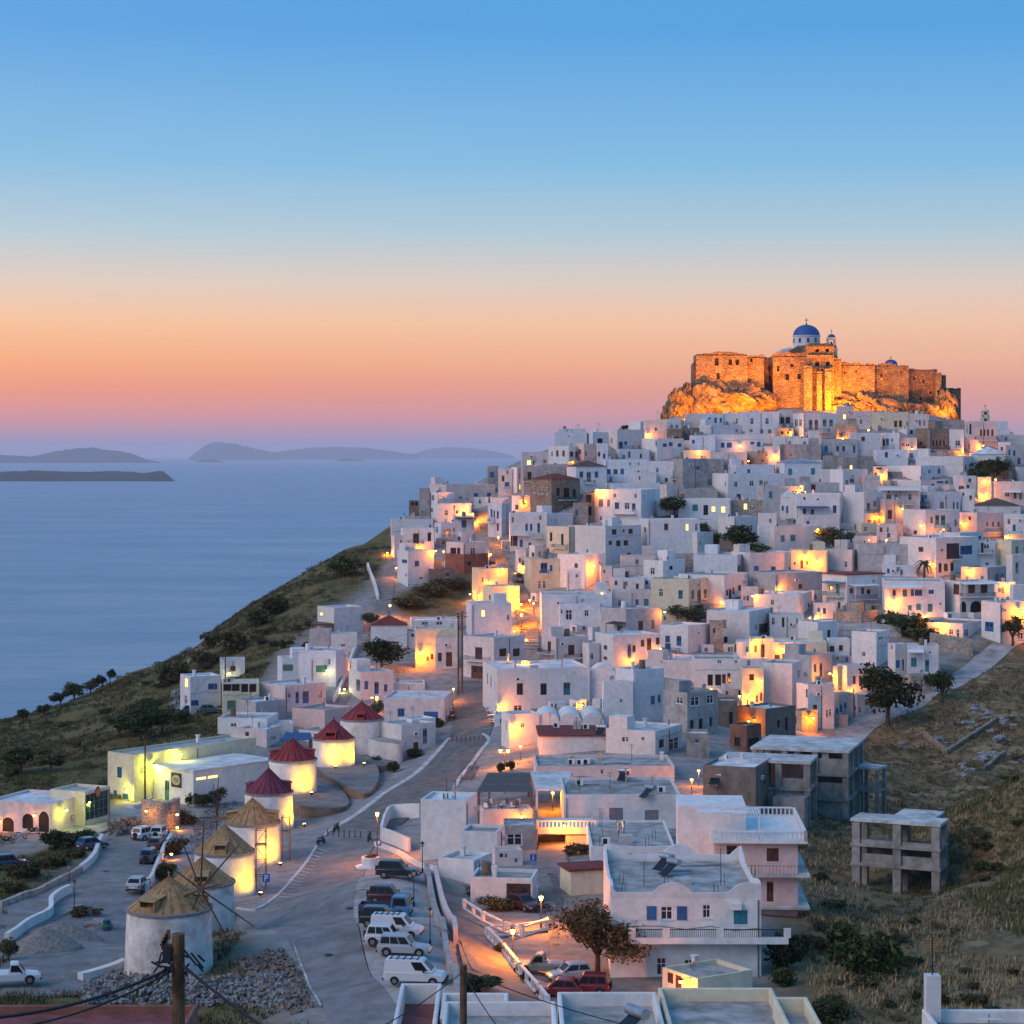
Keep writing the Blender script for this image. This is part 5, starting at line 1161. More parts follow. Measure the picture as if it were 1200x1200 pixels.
s = MB(); s.box(.25, .55, .85, 7.1, 0, H-3.75); s.build('wall', M_conc, fr); s = MB(); s.box(.2, .5, 8.1, 10.6, H-3.39, H-.33); s.build('wall', M_conc, fr); s = MB(); s.box(5.2, 5.5, .4, 11.2, 0, H-.33); s.build('wall', M_conc, fr); s = MB(); s.box(.22, .5, .85, 3.5, H-3.39, H-2.2); s.build('wall', M_conc, fr)
s = MB(); s.box(-3.2, -.13, .2, 4.2, 0, H-4.2); s.build('wall', M_conc, fr)
fr, H, zb = frame(1029, 900, 187, R_(60), 3.2, 5.5, [0, 3.0], .45, [.0, 2.7], [.0, 2.5, 5.0], 'small open concrete porch frame beside the largest concrete building')
# ------------------------------------------------------------ wavy parapet house
kx = lambda x: 700+x/4; ky = lambda y: 900+y/4
wins = [(c, kx(a), ky(b), w/4, h/4) for c, a, b, w, h in [('d', 325, 680, 50, 58), ('d', 512, 672, 32, 58), ('t', 672, 700, 58, 62), ('d', 300, 930, 40, 80), ('d', 430, 930, 40, 60)]]
wh = house(kx(55), kx(62), kx(768), ky(604), ky(1020), 'w', wins, 'white house with wavy parapet, blue shutters and concrete roof', depth=11.5, par=.2, noclut=True, D=121)
r = wh['root']; zt = wh['zt']; Rw, Lw = wh['Rw'], wh['Lw']
def wave(L_, n, h, ph=0):
    return [(L_*t, h*max(0, math.sin(math.pi*(n*t+ph)))**.7*(.9) if True else 0) for t in np.linspace(0, 1, 49)]
def wavy_part(O, d, L_, n, h, ph, thick, inw):
    mb = MB(); O = Vector(O); d = Vector(d); inw = Vector(inw); pr = wave(L_, n, h, ph)
    for (a, ha), (b, hb) in zip(pr[:-1], pr[1:]):
        p = [O+d*a, O+d*b]; mb.prism([p[0]+Vector((0, 0, -.05)), p[1]+Vector((0, 0, -.05)), p[1]+Vector((0, 0, .38+hb)), p[0]+Vector((0, 0, .38+ha))], inw*thick)
    mb.build('parapet', W['w'], r)
wavy_part((-.02, -.02, zt), (1, 0, 0), Rw+.04, 4, .95, .85, .25, (0, 1, 0)); wavy_part((0, Lw-.25, zt), (1, 0, 0), Rw, 4, 1.1, .3, .25, (0, 1, 0)); wavy_part((Rw-.25, .25, zt), (0, 1, 0), Lw-.52, 2, .9, .4, .25, (1, 0, 0)); wavy_part((.0, .25, zt), (0, 1, 0), Lw-.52, 2, .7, .4, .25, (1, 0, 0))
for ch in r.children:
    if ch.name.split('.')[0] == 'roof': ch.data.materials[0] = ROOFS[1]
# its ledge balcony, shutters, rail and starter bars
zl = CZ+(HY-ky(790))/F*wh['D']; s = MB(); s.box(1.5, Rw+2.2, -1.3, -.02, zl-.35, zl); s.box(1.5, Rw+2.2, -1.3, -1.12, zl+.001, zl+.18)
for x in (1.5, 4.4, 9.0, Rw+1.8): s.box(x, x+.6, -1.299, -1.119, zl+.19, zl+1.0)
bo = s.build('balcony', W['w'], r); s = MB()
for x0, x1 in ((2.1, 4.4), (5.0, 9.0), (9.6, Rw+1.8)):
    s.box(x0, x1, -1.24, -1.18, zl+.85, zl+.92)
    for k in range(int((x1-x0)/.16)): s.box(x0+.05+k*.16, x0+.09+k*.16, -1.23, -1.19, zl+.19, zl+.85)
s.build('railing', SH['k'], bo)
u0 = (kx(325)-kx(62))/F*wh['D']; zz = CZ+(HY-ky(710))/F*wh['D']
for sx_ in (-1, 1):
    s = MB(); s.box(u0+sx_*1.3-.42, u0+sx_*1.3+.42, -.08, -.01, zz, zz+1.15); s.build('shutter', SH['b'], r)
s = MB(); s.box(10.3, 11.2, -.5, -.02, CZ+(HY-ky(660))/F*wh['D'], CZ+(HY-ky(640))/F*wh['D']+.2); s.build('cooling_unit', M_white, r)
def starter_bars(h, spots):
    s = MB()
    for x, y in spots:
        for dx in (0, .35):
            for dy in (0, .35): s.tube((x+dx, y+dy, h['pz']), (x+dx+random.uniform(-.06, .06), y+dy, h['pz']+random.uniform(.9, 1.3)), .025, n=4)
    s.build('starter_bar', mat('rust_bar', (.10, .05, .035), .8, .2, 4), h['root'])['kind'] = 'stuff'
starter_bars(wh, [(1, 1), (5, 1), (9, 1), (1, 6), (5, 6), (10, 6), (13, 9), (5, 9.5)])
for h in HOUSES:
    if h['label'] and 'starter bars' in h['label']: starter_bars(h, [(1, 1), (6, 1.), (11, 1), (15, 1), (1.5, 5), (7, 5), (12, 5), (16, 5)])
# clutter on the broad roofs over the lane
rc = random.Random(8)
for h in HOUSES:
    if h['label'] and any(k in h['label'] for k in ('starter bars', 'long white building', 'dull red flat roof', 'big two-storey', 'wavy parapet', 'plain white block')) or (h['Rw'] > 15 and h['py'] > 860 and h['px'] > 600):
        for k in range(7):
            x = rc.uniform(1, h['Rw']-2.2); y = rc.uniform(1.5, max(2, h['Lw']-2)); z = h['pz']+.26 if h['roof'] else h['pz']; kind = rc.randrange(5); s = MB()
            if kind == 0: s.box(x, x+.9, y, y+.4, z+.08, z+.8); s.box(x+.1, x+.55, y-.012, y, z+.15, z+.72, 1); s.build('cooling_unit', [M_white, SH['k']], h['root'])
            elif kind == 1: s.tube((x, y, z), (x, y, z+1.5), .12, .1, 8); s.tube((x, y, z+1.5), (x, y, z+1.7), .2, .2, 8); s.build('vent_pipe', M_steel, h['root'])
            elif kind == 2: s.tube((x, y, z+.1), (x+rc.uniform(1.5, 4), y+rc.uniform(-.8, .8), z+.1), .06, n=6); s.build('roof_pipe', SH['g'], h['root'])
            elif kind == 3: s.box(x, x+rc.uniform(.8, 1.8), y, y+rc.uniform(.7, 1.4), z+.003, z+rc.uniform(.5, 1.3)); s.build('roof_box', W['h'], h['root'])
            else: s.tube((x, y, z), (x, y, z+2.2), .03, n=5); [s.tube((x-.45+q3*.05, y, z+2.1-q3*.15), (x+.45-q3*.05, y, z+2.1-q3*.15), .016, n=4) for q3 in range(4)]; s.build('aerial', SH['k'], h['root'])
# pink house: terrace balustrade, slabs and pergola on top
def balustrade(parent, pts, h=.95, m=None, name='balustrade', plain=False):
    m = m or W['w']; bo = MB()
    for a, b in zip(pts[:-1], pts[1:]):
        a = Vector(a); b = Vector(b); d = b-a; Ld = d.length; ang = math.atan2(d.y, d.x); T = Matrix.Translation(a) @ Matrix.Rotation(ang, 4, 'Z'); sl = d.z/max(.01, math.hypot(d.x, d.y)); Lh = math.hypot(d.x, d.y)
        n = max(2, int(Lh/.42)) if not plain else max(1, int(Lh/2.2))
        for z0, z1, w in ((0, .16, .13), (h-.14, h, .13)): bo.prism([(0, -w, z0), (0, w, z0), (0, w, z1), (0, -w, z1)], (Lh, 0, sl*Lh), 0, T)
        for k in range(n+1): x = Lh*k/n; w = (.07 if not plain else .14); bo.box(x-w, x+w, -w, w, sl*x+.15, sl*x+h-.13, 0, T)
        for x in (0, Lh): bo.box(x-.16, x+.16, -.16, .16, sl*x, sl*x+h+.06, 0, T)
    return bo.build(name, m, parent)
pk = [h for h in HOUSES if h['label'] and h['label'].startswith('pink two-storey')][0]; r = pk['root']; Rw, Lw, zt = pk['Rw'], pk['Lw'], pk['zt']
s = MB(); s.box(-.3, Rw+.9, -.9, Lw+.3, zt+.003, zt+.25); s.build('terrace_slab', W['w'], r); balustrade(r, [(-.1, -.75, zt+.25), (Rw+.7, -.75, zt+.25), (Rw+.7, Lw+.1, zt+.25)])
balustrade(r, [(Rw+.7, Lw+.1, zt+.25), (Rw*.5, Lw+.1, zt+.25)])
for zz in (CZ+(HY-ky(490))/F*pk['D'], CZ+(HY-ky(640))/F*pk['D']):
    s = MB(); s.box(Rw*.1, Rw+1.1, -1.1, -.02, zz-.22, zz); s.box(Rw+.02, Rw+1.1, -.02, Lw*.8, zz-.22, zz); s.build('balcony', M_slab, r)
zz = CZ+(HY-ky(490))/F*pk['D']; s = MB()
for k in range(24): s.tube((Rw*.1+k*(Rw*.9+1)/24, -1.05, zz), (Rw*.1+k*(Rw*.9+1)/24, -1.05, zz+.9), .018, n=4)
s.tube((Rw*.1, -1.05, zz+.9), (Rw+1.05, -1.05, zz+.9), .025, n=4); s.build('railing', M_iron, r)
s = MB(); s.box(-3.4, Rw*.42, 5.0, 12, pk['zb'], zt+2.7); s.build('penthouse', W['w'], r); s = MB(); 
for k in range(22): x = -1.5+k*.28; s.box(x, x+.2, -.2, 3.4, zt+2.75+.012*(k % 2), zt+2.82+.012*(k % 2))
s.build('pergola_roof', ROOFS[2], r); s = MB()
for x in (-1.3, 1.6, 4.4): s.box(x, x+.12, -.1, .02, zt+.25, zt+2.75)
s.build('pergola_post', M_white, r)
# bridge with balustrade over the lane, lit underneath
br = thing('lane_bridge', tuple(march(655, 985)), 0, 'white bridge terrace with balustrade and glowing lamp over the lane', 'bridge'); b0 = Vector(br.location)
z = CZ+(HY-968)/F*163*YS-b0.z; xl = (630-CX)/F*163*YS-b0.x; xr = (697-CX)/F*163*YS-b0.x
s = MB(); s.box(xl, xr, -3, 4.5, z-.6, z); s.build('deck', W['w'], br); balustrade(br, [(xl, -2.85, z), (xr, -2.85, z)])
s = MB(); s.box(xl-.35, xl, -3, 4.5, -1, z+.9); s.build('pier', W['s'], br); s = MB(); s.box(xr-3.4, xr, -2.6, 4, -1, z-.61); s.build('pier', W['q'], br)
# canopy roof and pergola restaurant beside it
def slab_thing(name, label, cat, corners_px, z_py, D, thick, m, posts=0, slats=0, pm=None):
    D = D*YS; zt = CZ+(HY-z_py)/F*D; pts = []
    for px, py in corners_px:
        Y = (CZ-zt)*F/(py-HY); pts.append(Vector(((px-CX)/F*Y, Y, zt)))
    c = Vector((sum(p.x for p in pts)/4, sum(p.y for p in pts)/4, 0)); c.z = float(ht(c.x, c.y)); root = thing(name, tuple(c), 0, label, cat); q2 = [p-c for p in pts]
    if slats:
        for k in range(slats):
            t0, t1 = k/slats, (k+.62)/slats; A0 = q2[0].lerp(q2[3], t0); B0 = q2[1].lerp(q2[2], t0); A1 = q2[0].lerp(q2[3], t1); B1 = q2[1].lerp(q2[2], t1); s = MB(); s.prism([A0, B0, B1, A1], (0, 0, -thick)); s.build('slat', m, root)
        for t in (.05, .5, .95):
            s = MB(); a = q2[0].lerp(q2[1], t); b = q2[3].lerp(q2[2], t); s.prism([a+Vector((-.08, 0, -thick-.004)), a+Vector((.08, 0, -thick-.004)), b+Vector((.08, 0, -thick-.004)), b+Vector((-.08, 0, -thick-.004))], (0, 0, -.2)); s.build('rafter', m, root)
    else: s = MB(); s.prism(q2, (0, 0, -thick)); s.build('roof_slab', m, root)
    if posts:
        for p in q2: 
            g = float(ht(p.x+c.x, p.y+c.y))-c.z-.3; s = MB(); s.box(p.x*.94-.14, p.x*.94+.14, p.y*.94-.14, p.y*.94+.14, g, p.z-thick-.01); s.build('post', pm or M_wood, root)
    return root
slab_thing('canopy', 'pale flat canopy over the glowing passage next to the slatted pergola', 'canopy', [(628, 924), (661, 924), (671, 904), (622, 904)], 924, 172, .3, ROOFS[2], 1, pm=W['w'])
slab_thing('pergola', 'dark slatted pergola over the restaurant terrace', 'pergola', [(559, 927), (625, 927), (621, 905), (572, 905)], 927, 172, .12, mat('grey_slats', (.12, .12, .125), .8, .15, 3, rnd=.2), 1, 24)
hh = house(562, 566, 624, 949, 985, 'p', [('y', 612, 957, 3, 3)], 'low terrace base under the dark slatted pergola', noclut=True, D=170, depth=7)
for i in range(9):
    x = hh['Rw']*(.1+.09*i); p = hh['world'](x, 1.5+(i % 3)*1.5, hh['pz']); rt = thing('cafe_chair', tuple(p), random.uniform(0, 6), f'cafe chair under the dark slatted pergola', 'chair', 'chairs on the pergola terrace')
    s = MB(); s.box(-.25, .25, -.25, .25, .42, .48); s.build('seat', M_wood if i % 2 else M_white, rt); s = MB(); s.box(-.25, .25, .2, .25, .48, .95); s.build('backrest', M_wood if i % 2 else M_white, rt)
    for a in (-.2, .2):
        for b in (-.2, .2): s = MB(); s.box(a-.025, a+.025, b-.025, b+.025, 0, .42); s.build('leg', M_iron, rt)
# white patio with low walls by the main road, whitewashed walls
def low_wall(pts, w, h, m, label, name='garden_wall', cat='wall'):
    o = off_line(pts, w, name, m, h=h); tag(o, label, cat); return o
low_wall([(447, 985), (462, 990), (480, 998)], .3, 1.6, W['w'], 'white patio wall beside the plain white block')
low_wall([(447, 985), (452, 968), (460, 960), (492, 958)], .3, 1.8, W['w'], 'white back wall of the small patio by the lamp post')
low_wall([(440, 991), (470, 1003), (500, 1018), (511, 1022)], .35, .5, W['w'], 'white kerb wall above the car park')
low_wall([(500, 1022), (505, 1050), (512, 1080), (522, 1112), (534, 1152), (540, 1180)], .45, 1.0, W['g'], 'grey retaining wall along the parked cars')
low_wall([(510, 1030), (516, 1058), (526, 1086), (534, 1105)], .4, 1.4, W['p'], 'pale stepped wall on the ramp side of the car park')
low_wall([(0, 1064), (40, 1050), (80, 1030), (104, 1012), (117, 997)], .5, .7, W['S'], 'stone roadside wall with white cap by the lower left road')
low_wall([(95, 1022), (107, 1012), (113, 1002), (119, 985)], .5, .9, W['w'], 'thick white wall end at the bend of the lower road')
low_wall([(8, 1106), (30, 1090), (58, 1075), (60, 1062), (68, 1054), (82, 1047)], .45, 1.0, W['w'], 'curved white wall sweeping around the gravel heaps')
low_wall([(94, 1147), (120, 1140), (146, 1130)], .7, .5, W['w'], 'short white topped wall at the windmill with bare spars')
low_wall([(201, 985), (192, 1000), (180, 1030), (172, 1046)], .4, 1.0, W['w'], 'white wall between the parked cars and the plank-capped mills')
low_wall([(168, 968), (178, 970), (195, 972), (208, 966)], .8, 3.6, W['S'], 'rubble stone retaining wall with two lamps')
low_wall([(148, 946), (160, 948), (178, 939)], .25, .6, W['w'], 'low white wall along the warehouse pavement')
low_wall([(391, 823), (402, 800), (412, 772), (417, 760)], .4, .9, W['w'], 'white wall climbing the lane below the green slope')
low_wall([(431, 664), (434, 674), (440, 690), (443, 703)], .5, .9, W['w'], 'white parapet along the headland lane')
low_wall([(1090, 760), (1120, 765), (1140, 768)], .5, 3.0, W['S'], 'rough stone retaining wall above the hill road')
low_wall([(1108, 884), (1130, 870), (1150, 857), (1168, 845)], .6, .7, W['s'], 'long dry stone terrace wall climbing the dark slope')
low_wall([(1084, 862), (1096, 872), (1108, 884)], .6, .6, W['s'], 'short dry stone terrace wall meeting the long one')
low_wall([(1152, 902), (1164, 894), (1178, 884)], .6, .6, W['s'], 'low dry stone wall beside the limestone outcrops')
# ramp balustrades
for pts, lab in (([(544, 1066), (566, 1080), (590, 1092), (612, 1098), (642, 1088)], 'white open balustrade along the top of the ramp'), ([(571, 1098), (590, 1118), (610, 1143), (632, 1168), (642, 1182)], 'white open balustrade beside the lit lamp on the ramp'), ([(571, 1098), (600, 1096), (642, 1090)], 'white cross balustrade joining the two ramp railings')):
    P = [march(*p) for p in pts]; rt = thing('balustrade', tuple(P[0]), 0, lab, 'balustrade'); balustrade(rt, [p-P[0] for p in P], 1.0, name='railing', plain=True)
# ------------------------------------------------------------ foreground roofs
def roof_box(x0, x1, yb_row, Db, Df, col, label, par=.9, roofm=None):
    Db *= YS; Df *= YS; z = CZ+(HY-yb_row)/F*Db; X0 = (x0-CX)/F*Db; X1 = (x1-CX)/F*Db
    r = thing('house', (X0, Df, 0), 0, label, 'house'); Rw = X1-X0; Lw = Db-Df; zb = min(float(ht(X0, Df)), float(ht(X1, Df)), float(ht(X0, Db)), float(ht(X1, Db)))-.6; t = .3
    for a in ((0, Rw, 0, t), (0, Rw, Lw-t, Lw), (0, t, t, Lw-t), (Rw-t, Rw, t, Lw-t)):
        s = MB(); s.box(*a, zb, z); o = s.build('wall', W[col], r); bv = o.modifiers.new('soft_edge', 'BEVEL'); bv.width = .09; bv.segments = 3
    s = MB(); s.box(t+.002, Rw-t-.002, t+.002, Lw-t-.002, z-par-.3, z-par); s.build('roof', roofm or ROOFS[1], r)
    return dict(root=r, X0=X0, D=Df, z=z, pz=z-par, Rw=Rw, Lw=Lw)
M_redfloor = mat('red_terrace_floor', (.26, .08, .075), .85, .15, 1, stain=.3)
fh = {}
fh['d'] = roof_box(771, 905, 1157, 96, 84, 'y', 'cream foreground roof with high parapet below the small cream house')
fh['d2'] = roof_box(905, 946, 1168, 93.2, 85, 'y', 'stepped right corner of the cream foreground roof', 1.0)
fh['b'] = roof_box(521, 651, 1173, 93, 84, 'w', 'white foreground roof parapet beside the second pole')
fh['a'] = roof_box(470, 518, 1152, 99, 88, 'w', 'white walled foreground terrace with red floor', 1.4, M_redfloor)
fh['a2'] = roof_box(519, 596, 1163, 97.5, 93.2, 'w', 'narrow white walled yard beside the red floored terrace', 1.2, M_redfloor)
fh['c'] = roof_box(653, 769, 1162, 94.5, 84, 'w', 'white foreground roof carrying a silver water heater')
fh['e'] = roof_box(1080, 1260, 1182, 78, 68, 'w', 'white foreground roof with tilted panels and tall aerial', .7)
rb = roof_box(-30, 232, 1177, 97, 88, 'r', 'red-brown foreground wall below the rubble heap', .6, M_redfloor)
s = MB(); e = fh['e']; s.box(.1, .9, e['Lw']-.9, e['Lw']-.1, e['z']-.5, e['z']+2.0); s.build('chimney', W['w'], e['root'])
# ------------------------------------------------------------ infill: small houses and walled yards where the packed slope still shows bare ground
def infill():
    bpy.context.view_layer.update(); dg = bpy.context.evaluated_depsgraph_get(); st = 5.0; xs = np.arange(432, 1200, st); ys = np.arange(488, 850, st); g = np.zeros((len(ys), len(xs)), bool); r = random.Random(12)
    for j, y in enumerate(ys):
        for i, x in enumerate(xs):
            if not in_poly([x], [y], TOWN_PIX)[0]: continue
            d = Vector(((x-CX)/F, 1, (HY-y)/F)).normalized(); ok, loc, n, idx, ob, m = scene.ray_cast(dg, Vector((0, 0, CZ))+d*60, d)
            g[j, i] = ok and ob.name == 'hillside_terrain' and not (440 < x < 560 and 640 < y < 800) and not (1010 < x and y > 735) and not (500 < x < 580 and y > 780) and not in_poly([x], [y], [(606, 800), (604, 745), (596, 712), (582, 676), (568, 645), (550, 618), (545, 596), (580, 596), (588, 640), (612, 676), (632, 712), (638, 745), (640, 800)])[0] and not in_poly([x], [y], [(425, 640), (470, 640), (470, 730), (400, 830), (380, 830)])[0]
    cnt = 0
    for j in range(len(ys)-1, -1, -1):
        for i in range(len(xs)):
            if not g[j, i]: continue
            w = 1
            while i+w < len(xs) and g[j, i+w] and w < 7: w += 1
            hgt = 1
            while j-hgt >= 0 and g[j-hgt, i:i+w].mean() > .5 and hgt < 6: hgt += 1
            if w*hgt < 3 or w < 2: continue
            x0 = xs[i]-2-r.uniform(0, 3); x1 = xs[i]+w*st+r.uniform(-1, 3); yb = ys[j]+2; yt = yb-max(7, min(26, hgt*st*.9+r.uniform(0, 5))); xm = x0+(x1-x0)*r.choice([.02, .1, .25, .4, .75])
            wins = []
            for k in range(r.randint(0, 3)): wins.append((r.choice('dddbbtnng'), x0+(x1-x0)*r.uniform(.15, .9), yt+(yb-yt)*r.uniform(.4, .7), r.uniform(2.2, 3.6), r.uniform(3.6, 7)))
            house(x0, xm, x1, yt, yb, r.choices('wuypgS', [6, 3, .7, 1.5, .7, .6])[0], wins); cnt += 1
            g[max(0, j-int((yb-yt)/st)):j+1, max(0, i-1):i+w+1] = False
    print('infill', cnt)
infill()
# ------------------------------------------------------------ labels for the houses that have none of their own
def fin_labels():
    used = {}
    for h in HOUSES:
        if h['label']: used[h['label']] = 1
    todo = [h for h in HOUSES if not h['label']]
    for h in todo:
        px, py = h['px'], h['py']; st = 'low' if h['h'] < 4.6 else ('tall' if h['h'] > 8.5 else 'two-storey' if h['h'] > 6 else 'small' if h['Rw']*h['Lw'] < 40 else 'flat-roofed')
        c = sorted(h['cols'].items(), key=lambda t: -t[1]); feat = ''
        if not c: feat = 'with blank walls'
        else:
            feat = 'with '+' and '.join(f"{NUM[min(n, 16)]} {CN[k]} opening{'s' if n > 1 else ''}" for k, n in c[:2])
        if h['bal']: feat += f", {h['bal']} balcony"
        rf = {'hip': 'hip-roofed ', 'vault': 'vaulted ', 'gable': 'gabled ', 'slab': 'slab-roofed '}.get(h['roof'][0] if h['roof'] else '', '')
        h['lab'] = f"{st} {rf}{WN.get(h['col'], 'white')} house {feat} {place_words(px, py)}"
    groups = {}
    for h in todo: groups.setdefault(h['lab'], []).append(h)
    marks = [h for h in HOUSES if h['label']]
    for lab, hs in groups.items():
        if len(hs) > 1:
            for h in hs:   # tell look-alikes apart by the nearest house with a look of its own
                m = min(marks, key=lambda k: (k['px']-h['px'])**2+(k['py']-h['py'])**2*2)
                rel = 'above' if h['py'] < m['py']-8 else ('below' if h['py'] > m['py']+8 else 'beside')
                ml = m['label'].split(); h['lab'] = ' '.join(lab.split(' house ')[0].split()+['house']+(lab.split(' house ')[1].split(' in ')[0].split(' on ')[0].split(' among ')[0].split(' at ')[0].split(' beside ')[0].split(' above ')[0].split(' below ')[0].split(' along ')[0].split(' by ')[0]).split())+f' {rel} the '+' '.join(ml[:4] if ml[3] not in ('with', 'and', 'of', 'a', 'the', 'under', 'in', 'by') else ml[:3])
    for h in todo:
        w = h['lab'].split(); h['root']['label'] = ' '.join(w[:16]); h['root']['group'] = 'flat-roofed houses of the town'
fin_labels()
# ------------------------------------------------------------ vegetation
def foliage(name, c1, c2, c3):
    m = bpy.data.materials.new(name); m.use_nodes = True; n, l = nodes_of(m); b = n['Principled BSDF']; b.inputs['Roughness'].default_value = .8; b.inputs['Specular IOR Level'].default_value = .15
    at_ = n.new('ShaderNodeAttribute'); at_.attribute_name = 'leaf'; r = n.new('ShaderNodeValToRGB'); e = r.color_ramp.elements; e.new(.5)
    for a, p, c in zip(e, (0, .5, 1), (c1, c2, c3)): a.position = p; a.color = (*c, 1)
    oi = n.new('ShaderNodeObjectInfo'); hs = n.new('ShaderNodeHueSaturation'); mr = n.new('ShaderNodeMapRange'); mr.inputs[3].default_value = .75; mr.inputs[4].default_value = 1.25; l.new(oi.outputs['Random'], mr.inputs[0]); l.new(mr.outputs[0], hs.inputs['Value'])
    l.new(at_.outputs['Fac'], r.inputs[0]); l.new(r.outputs[0], hs.inputs['Color']); l.new(hs.outputs[0], b.inputs['Base Color'])
    b.inputs['Subsurface Weight'].default_value = 0; return m
M_leaf = foliage('dark_leaves', (.02, .032, .012), (.045, .062, .022), (.08, .095, .035)); M_olive = foliage('olive_leaves', (.045, .048, .022), (.085, .085, .04), (.13, .12, .06))
M_tam = foliage('tamarisk_leaves', (.06, .035, .018), (.12, .07, .032), (.17, .11, .05)); M_scrub = foliage('scrub_leaves', (.04, .046, .02), (.09, .08, .034), (.16, .12, .06))
M_straw = foliage('dry_grass', (.19, .135, .068), (.37, .27, .15), (.52, .41, .24)); M_green = foliage('green_grass', (.055, .07, .024), (.11, .12, .042), (.19, .17, .07))
M_bark = mat('bark', (.10, .07, .05), .95, .3, 4, .5, 10)
def leaf_mesh(name, pts, sizes, m, seed, up=.0):
    r = np.random.RandomState(seed); n = len(pts); a = r.normal(size=(n, 3)); a[:, 2] = a[:, 2]*(1-up)+up; a /= np.linalg.norm(a, axis=1)[:, None]; b = np.cross(a, r.normal(size=(n, 3))); b /= np.linalg.norm(b, axis=1)[:, None]+1e-9
    s = sizes[:, None]; V = np.stack([pts-a*s, pts+b*s*.5, pts+a*s, pts-b*s*.5], 1).reshape(-1, 3)
    me = bpy.data.meshes.new(name); me.vertices.add(4*n); me.vertices.foreach_set('co', V.ravel()); me.loops.add(4*n); me.loops.foreach_set('vertex_index', np.arange(4*n)); me.polygons.add(n); me.polygons.foreach_set('loop_start', np.arange(n)*4)
    me.attributes.new('leaf', 'FLOAT', 'POINT').data.foreach_set('value', np.repeat(r.rand(n), 4)); me.materials.append(m); me.update(calc_edges=True); me.validate(); return me
def crown_pts(n_cl, per, seed, squash=1., rad=.20, hollow=.55):
    r = np.random.RandomState(seed); out = []; lobes = r.normal(size=(6, 3)); lobes /= np.linalg.norm(lobes, axis=1)[:, None]; lobes *= r.uniform(.16, .36, (6, 1)); lobes[:, 2] = np.abs(lobes[:, 2])*1.1-.12
    for k in range(n_cl):
        d = r.normal(size=3); d /= np.linalg.norm(d); c = lobes[k % 6]+d*r.uniform(.05, .2); rr = rad*r.uniform(.4, 1.1)
        p = r.normal(size=(per, 3)); p /= np.linalg.norm(p, axis=1)[:, None]; p *= (r.rand(per, 1)**.4)*rr; out.append(p*np.array([1, 1, .8])+c)
    return np.concatenate(out)
CROWN = {}
for nm, m, ncl, per, sz, rad in (('broad', M_leaf, 34, 80, .042, .19), ('olive', M_olive, 30, 75, .036, .17), ('tam', M_tam, 90, 90, .022, .125), ('shrub', M_scrub, 26, 60, .05, .24), ('dark', M_leaf, 32, 75, .045, .21)):
    CROWN[nm] = []
    for v in range(3):
        p = crown_pts(ncl, per, 11+v*7+ncl); CROWN[nm].append(leaf_mesh('crown', p, np.random.RandomState(v).uniform(.6, 1.3, len(p))*sz, m, v+3))
def trunk_mesh(seed):
    r = random.Random(seed); mb = MB(); mb.tube((0, 0, -.06), (.01, 0, .25), .045, .034, 7); tips = [(.01, 0, .25)]
    for k in range(6):
        a = k*1.05+r.random(); e = (math.cos(a)*r.uniform(.15, .3), math.sin(a)*r.uniform(.15, .3), r.uniform(.5, .8)); mid = (e[0]*.45, e[1]*.45, .42); mb.tube((.01, 0, .23), mid, .028, .018, 6); mb.tube(mid, e, .018, .006, 5)
        for j in range(2): mb.tube(mid, (mid[0]+r.uniform(-.2, .2), mid[1]+r.uniform(-.2, .2), mid[2]+r.uniform(.1, .3)), .01, .004, 4)
    return mb.mesh('trunk', M_bark)
TRUNKS = [trunk_mesh(k) for k in range(3)]
def tree(px, base, hpx, wpx, kind, label, name='tree', group=None, trunk=True):
    P = march(px, base); k = P.y/F; h = hpx*k; w = wpx*k; r = random.Random(int(px*3+base)); v = r.randrange(3)
    root = thing(name, tuple(P), r.uniform(0, 6.28), label, 'tree' if trunk else 'shrub', group)
    if trunk:
        t = obj('trunk', TRUNKS[v], root); t.scale = (h*.9, h*.9, h); c = obj('crown', CROWN[kind][v], root); ch = h*.82; c.location = (0, 0, h*.58); c.scale = (w*1.4, w*1.4, ch*1.25)
    else:
        c = obj('foliage', CROWN[kind][v], root); c.location = (0, 0, h*.38); c.scale = (w*1.4, w*1.4, h*1.4)
        s = MB(); s.tube((0, 0, -.2), (.05, 0, h*.5), .06, .03, 5); s.tube((0, 0, 0), (w*.2, .1, h*.5), .04, .02, 5); s.build('stem', M_bark, root)
    return root
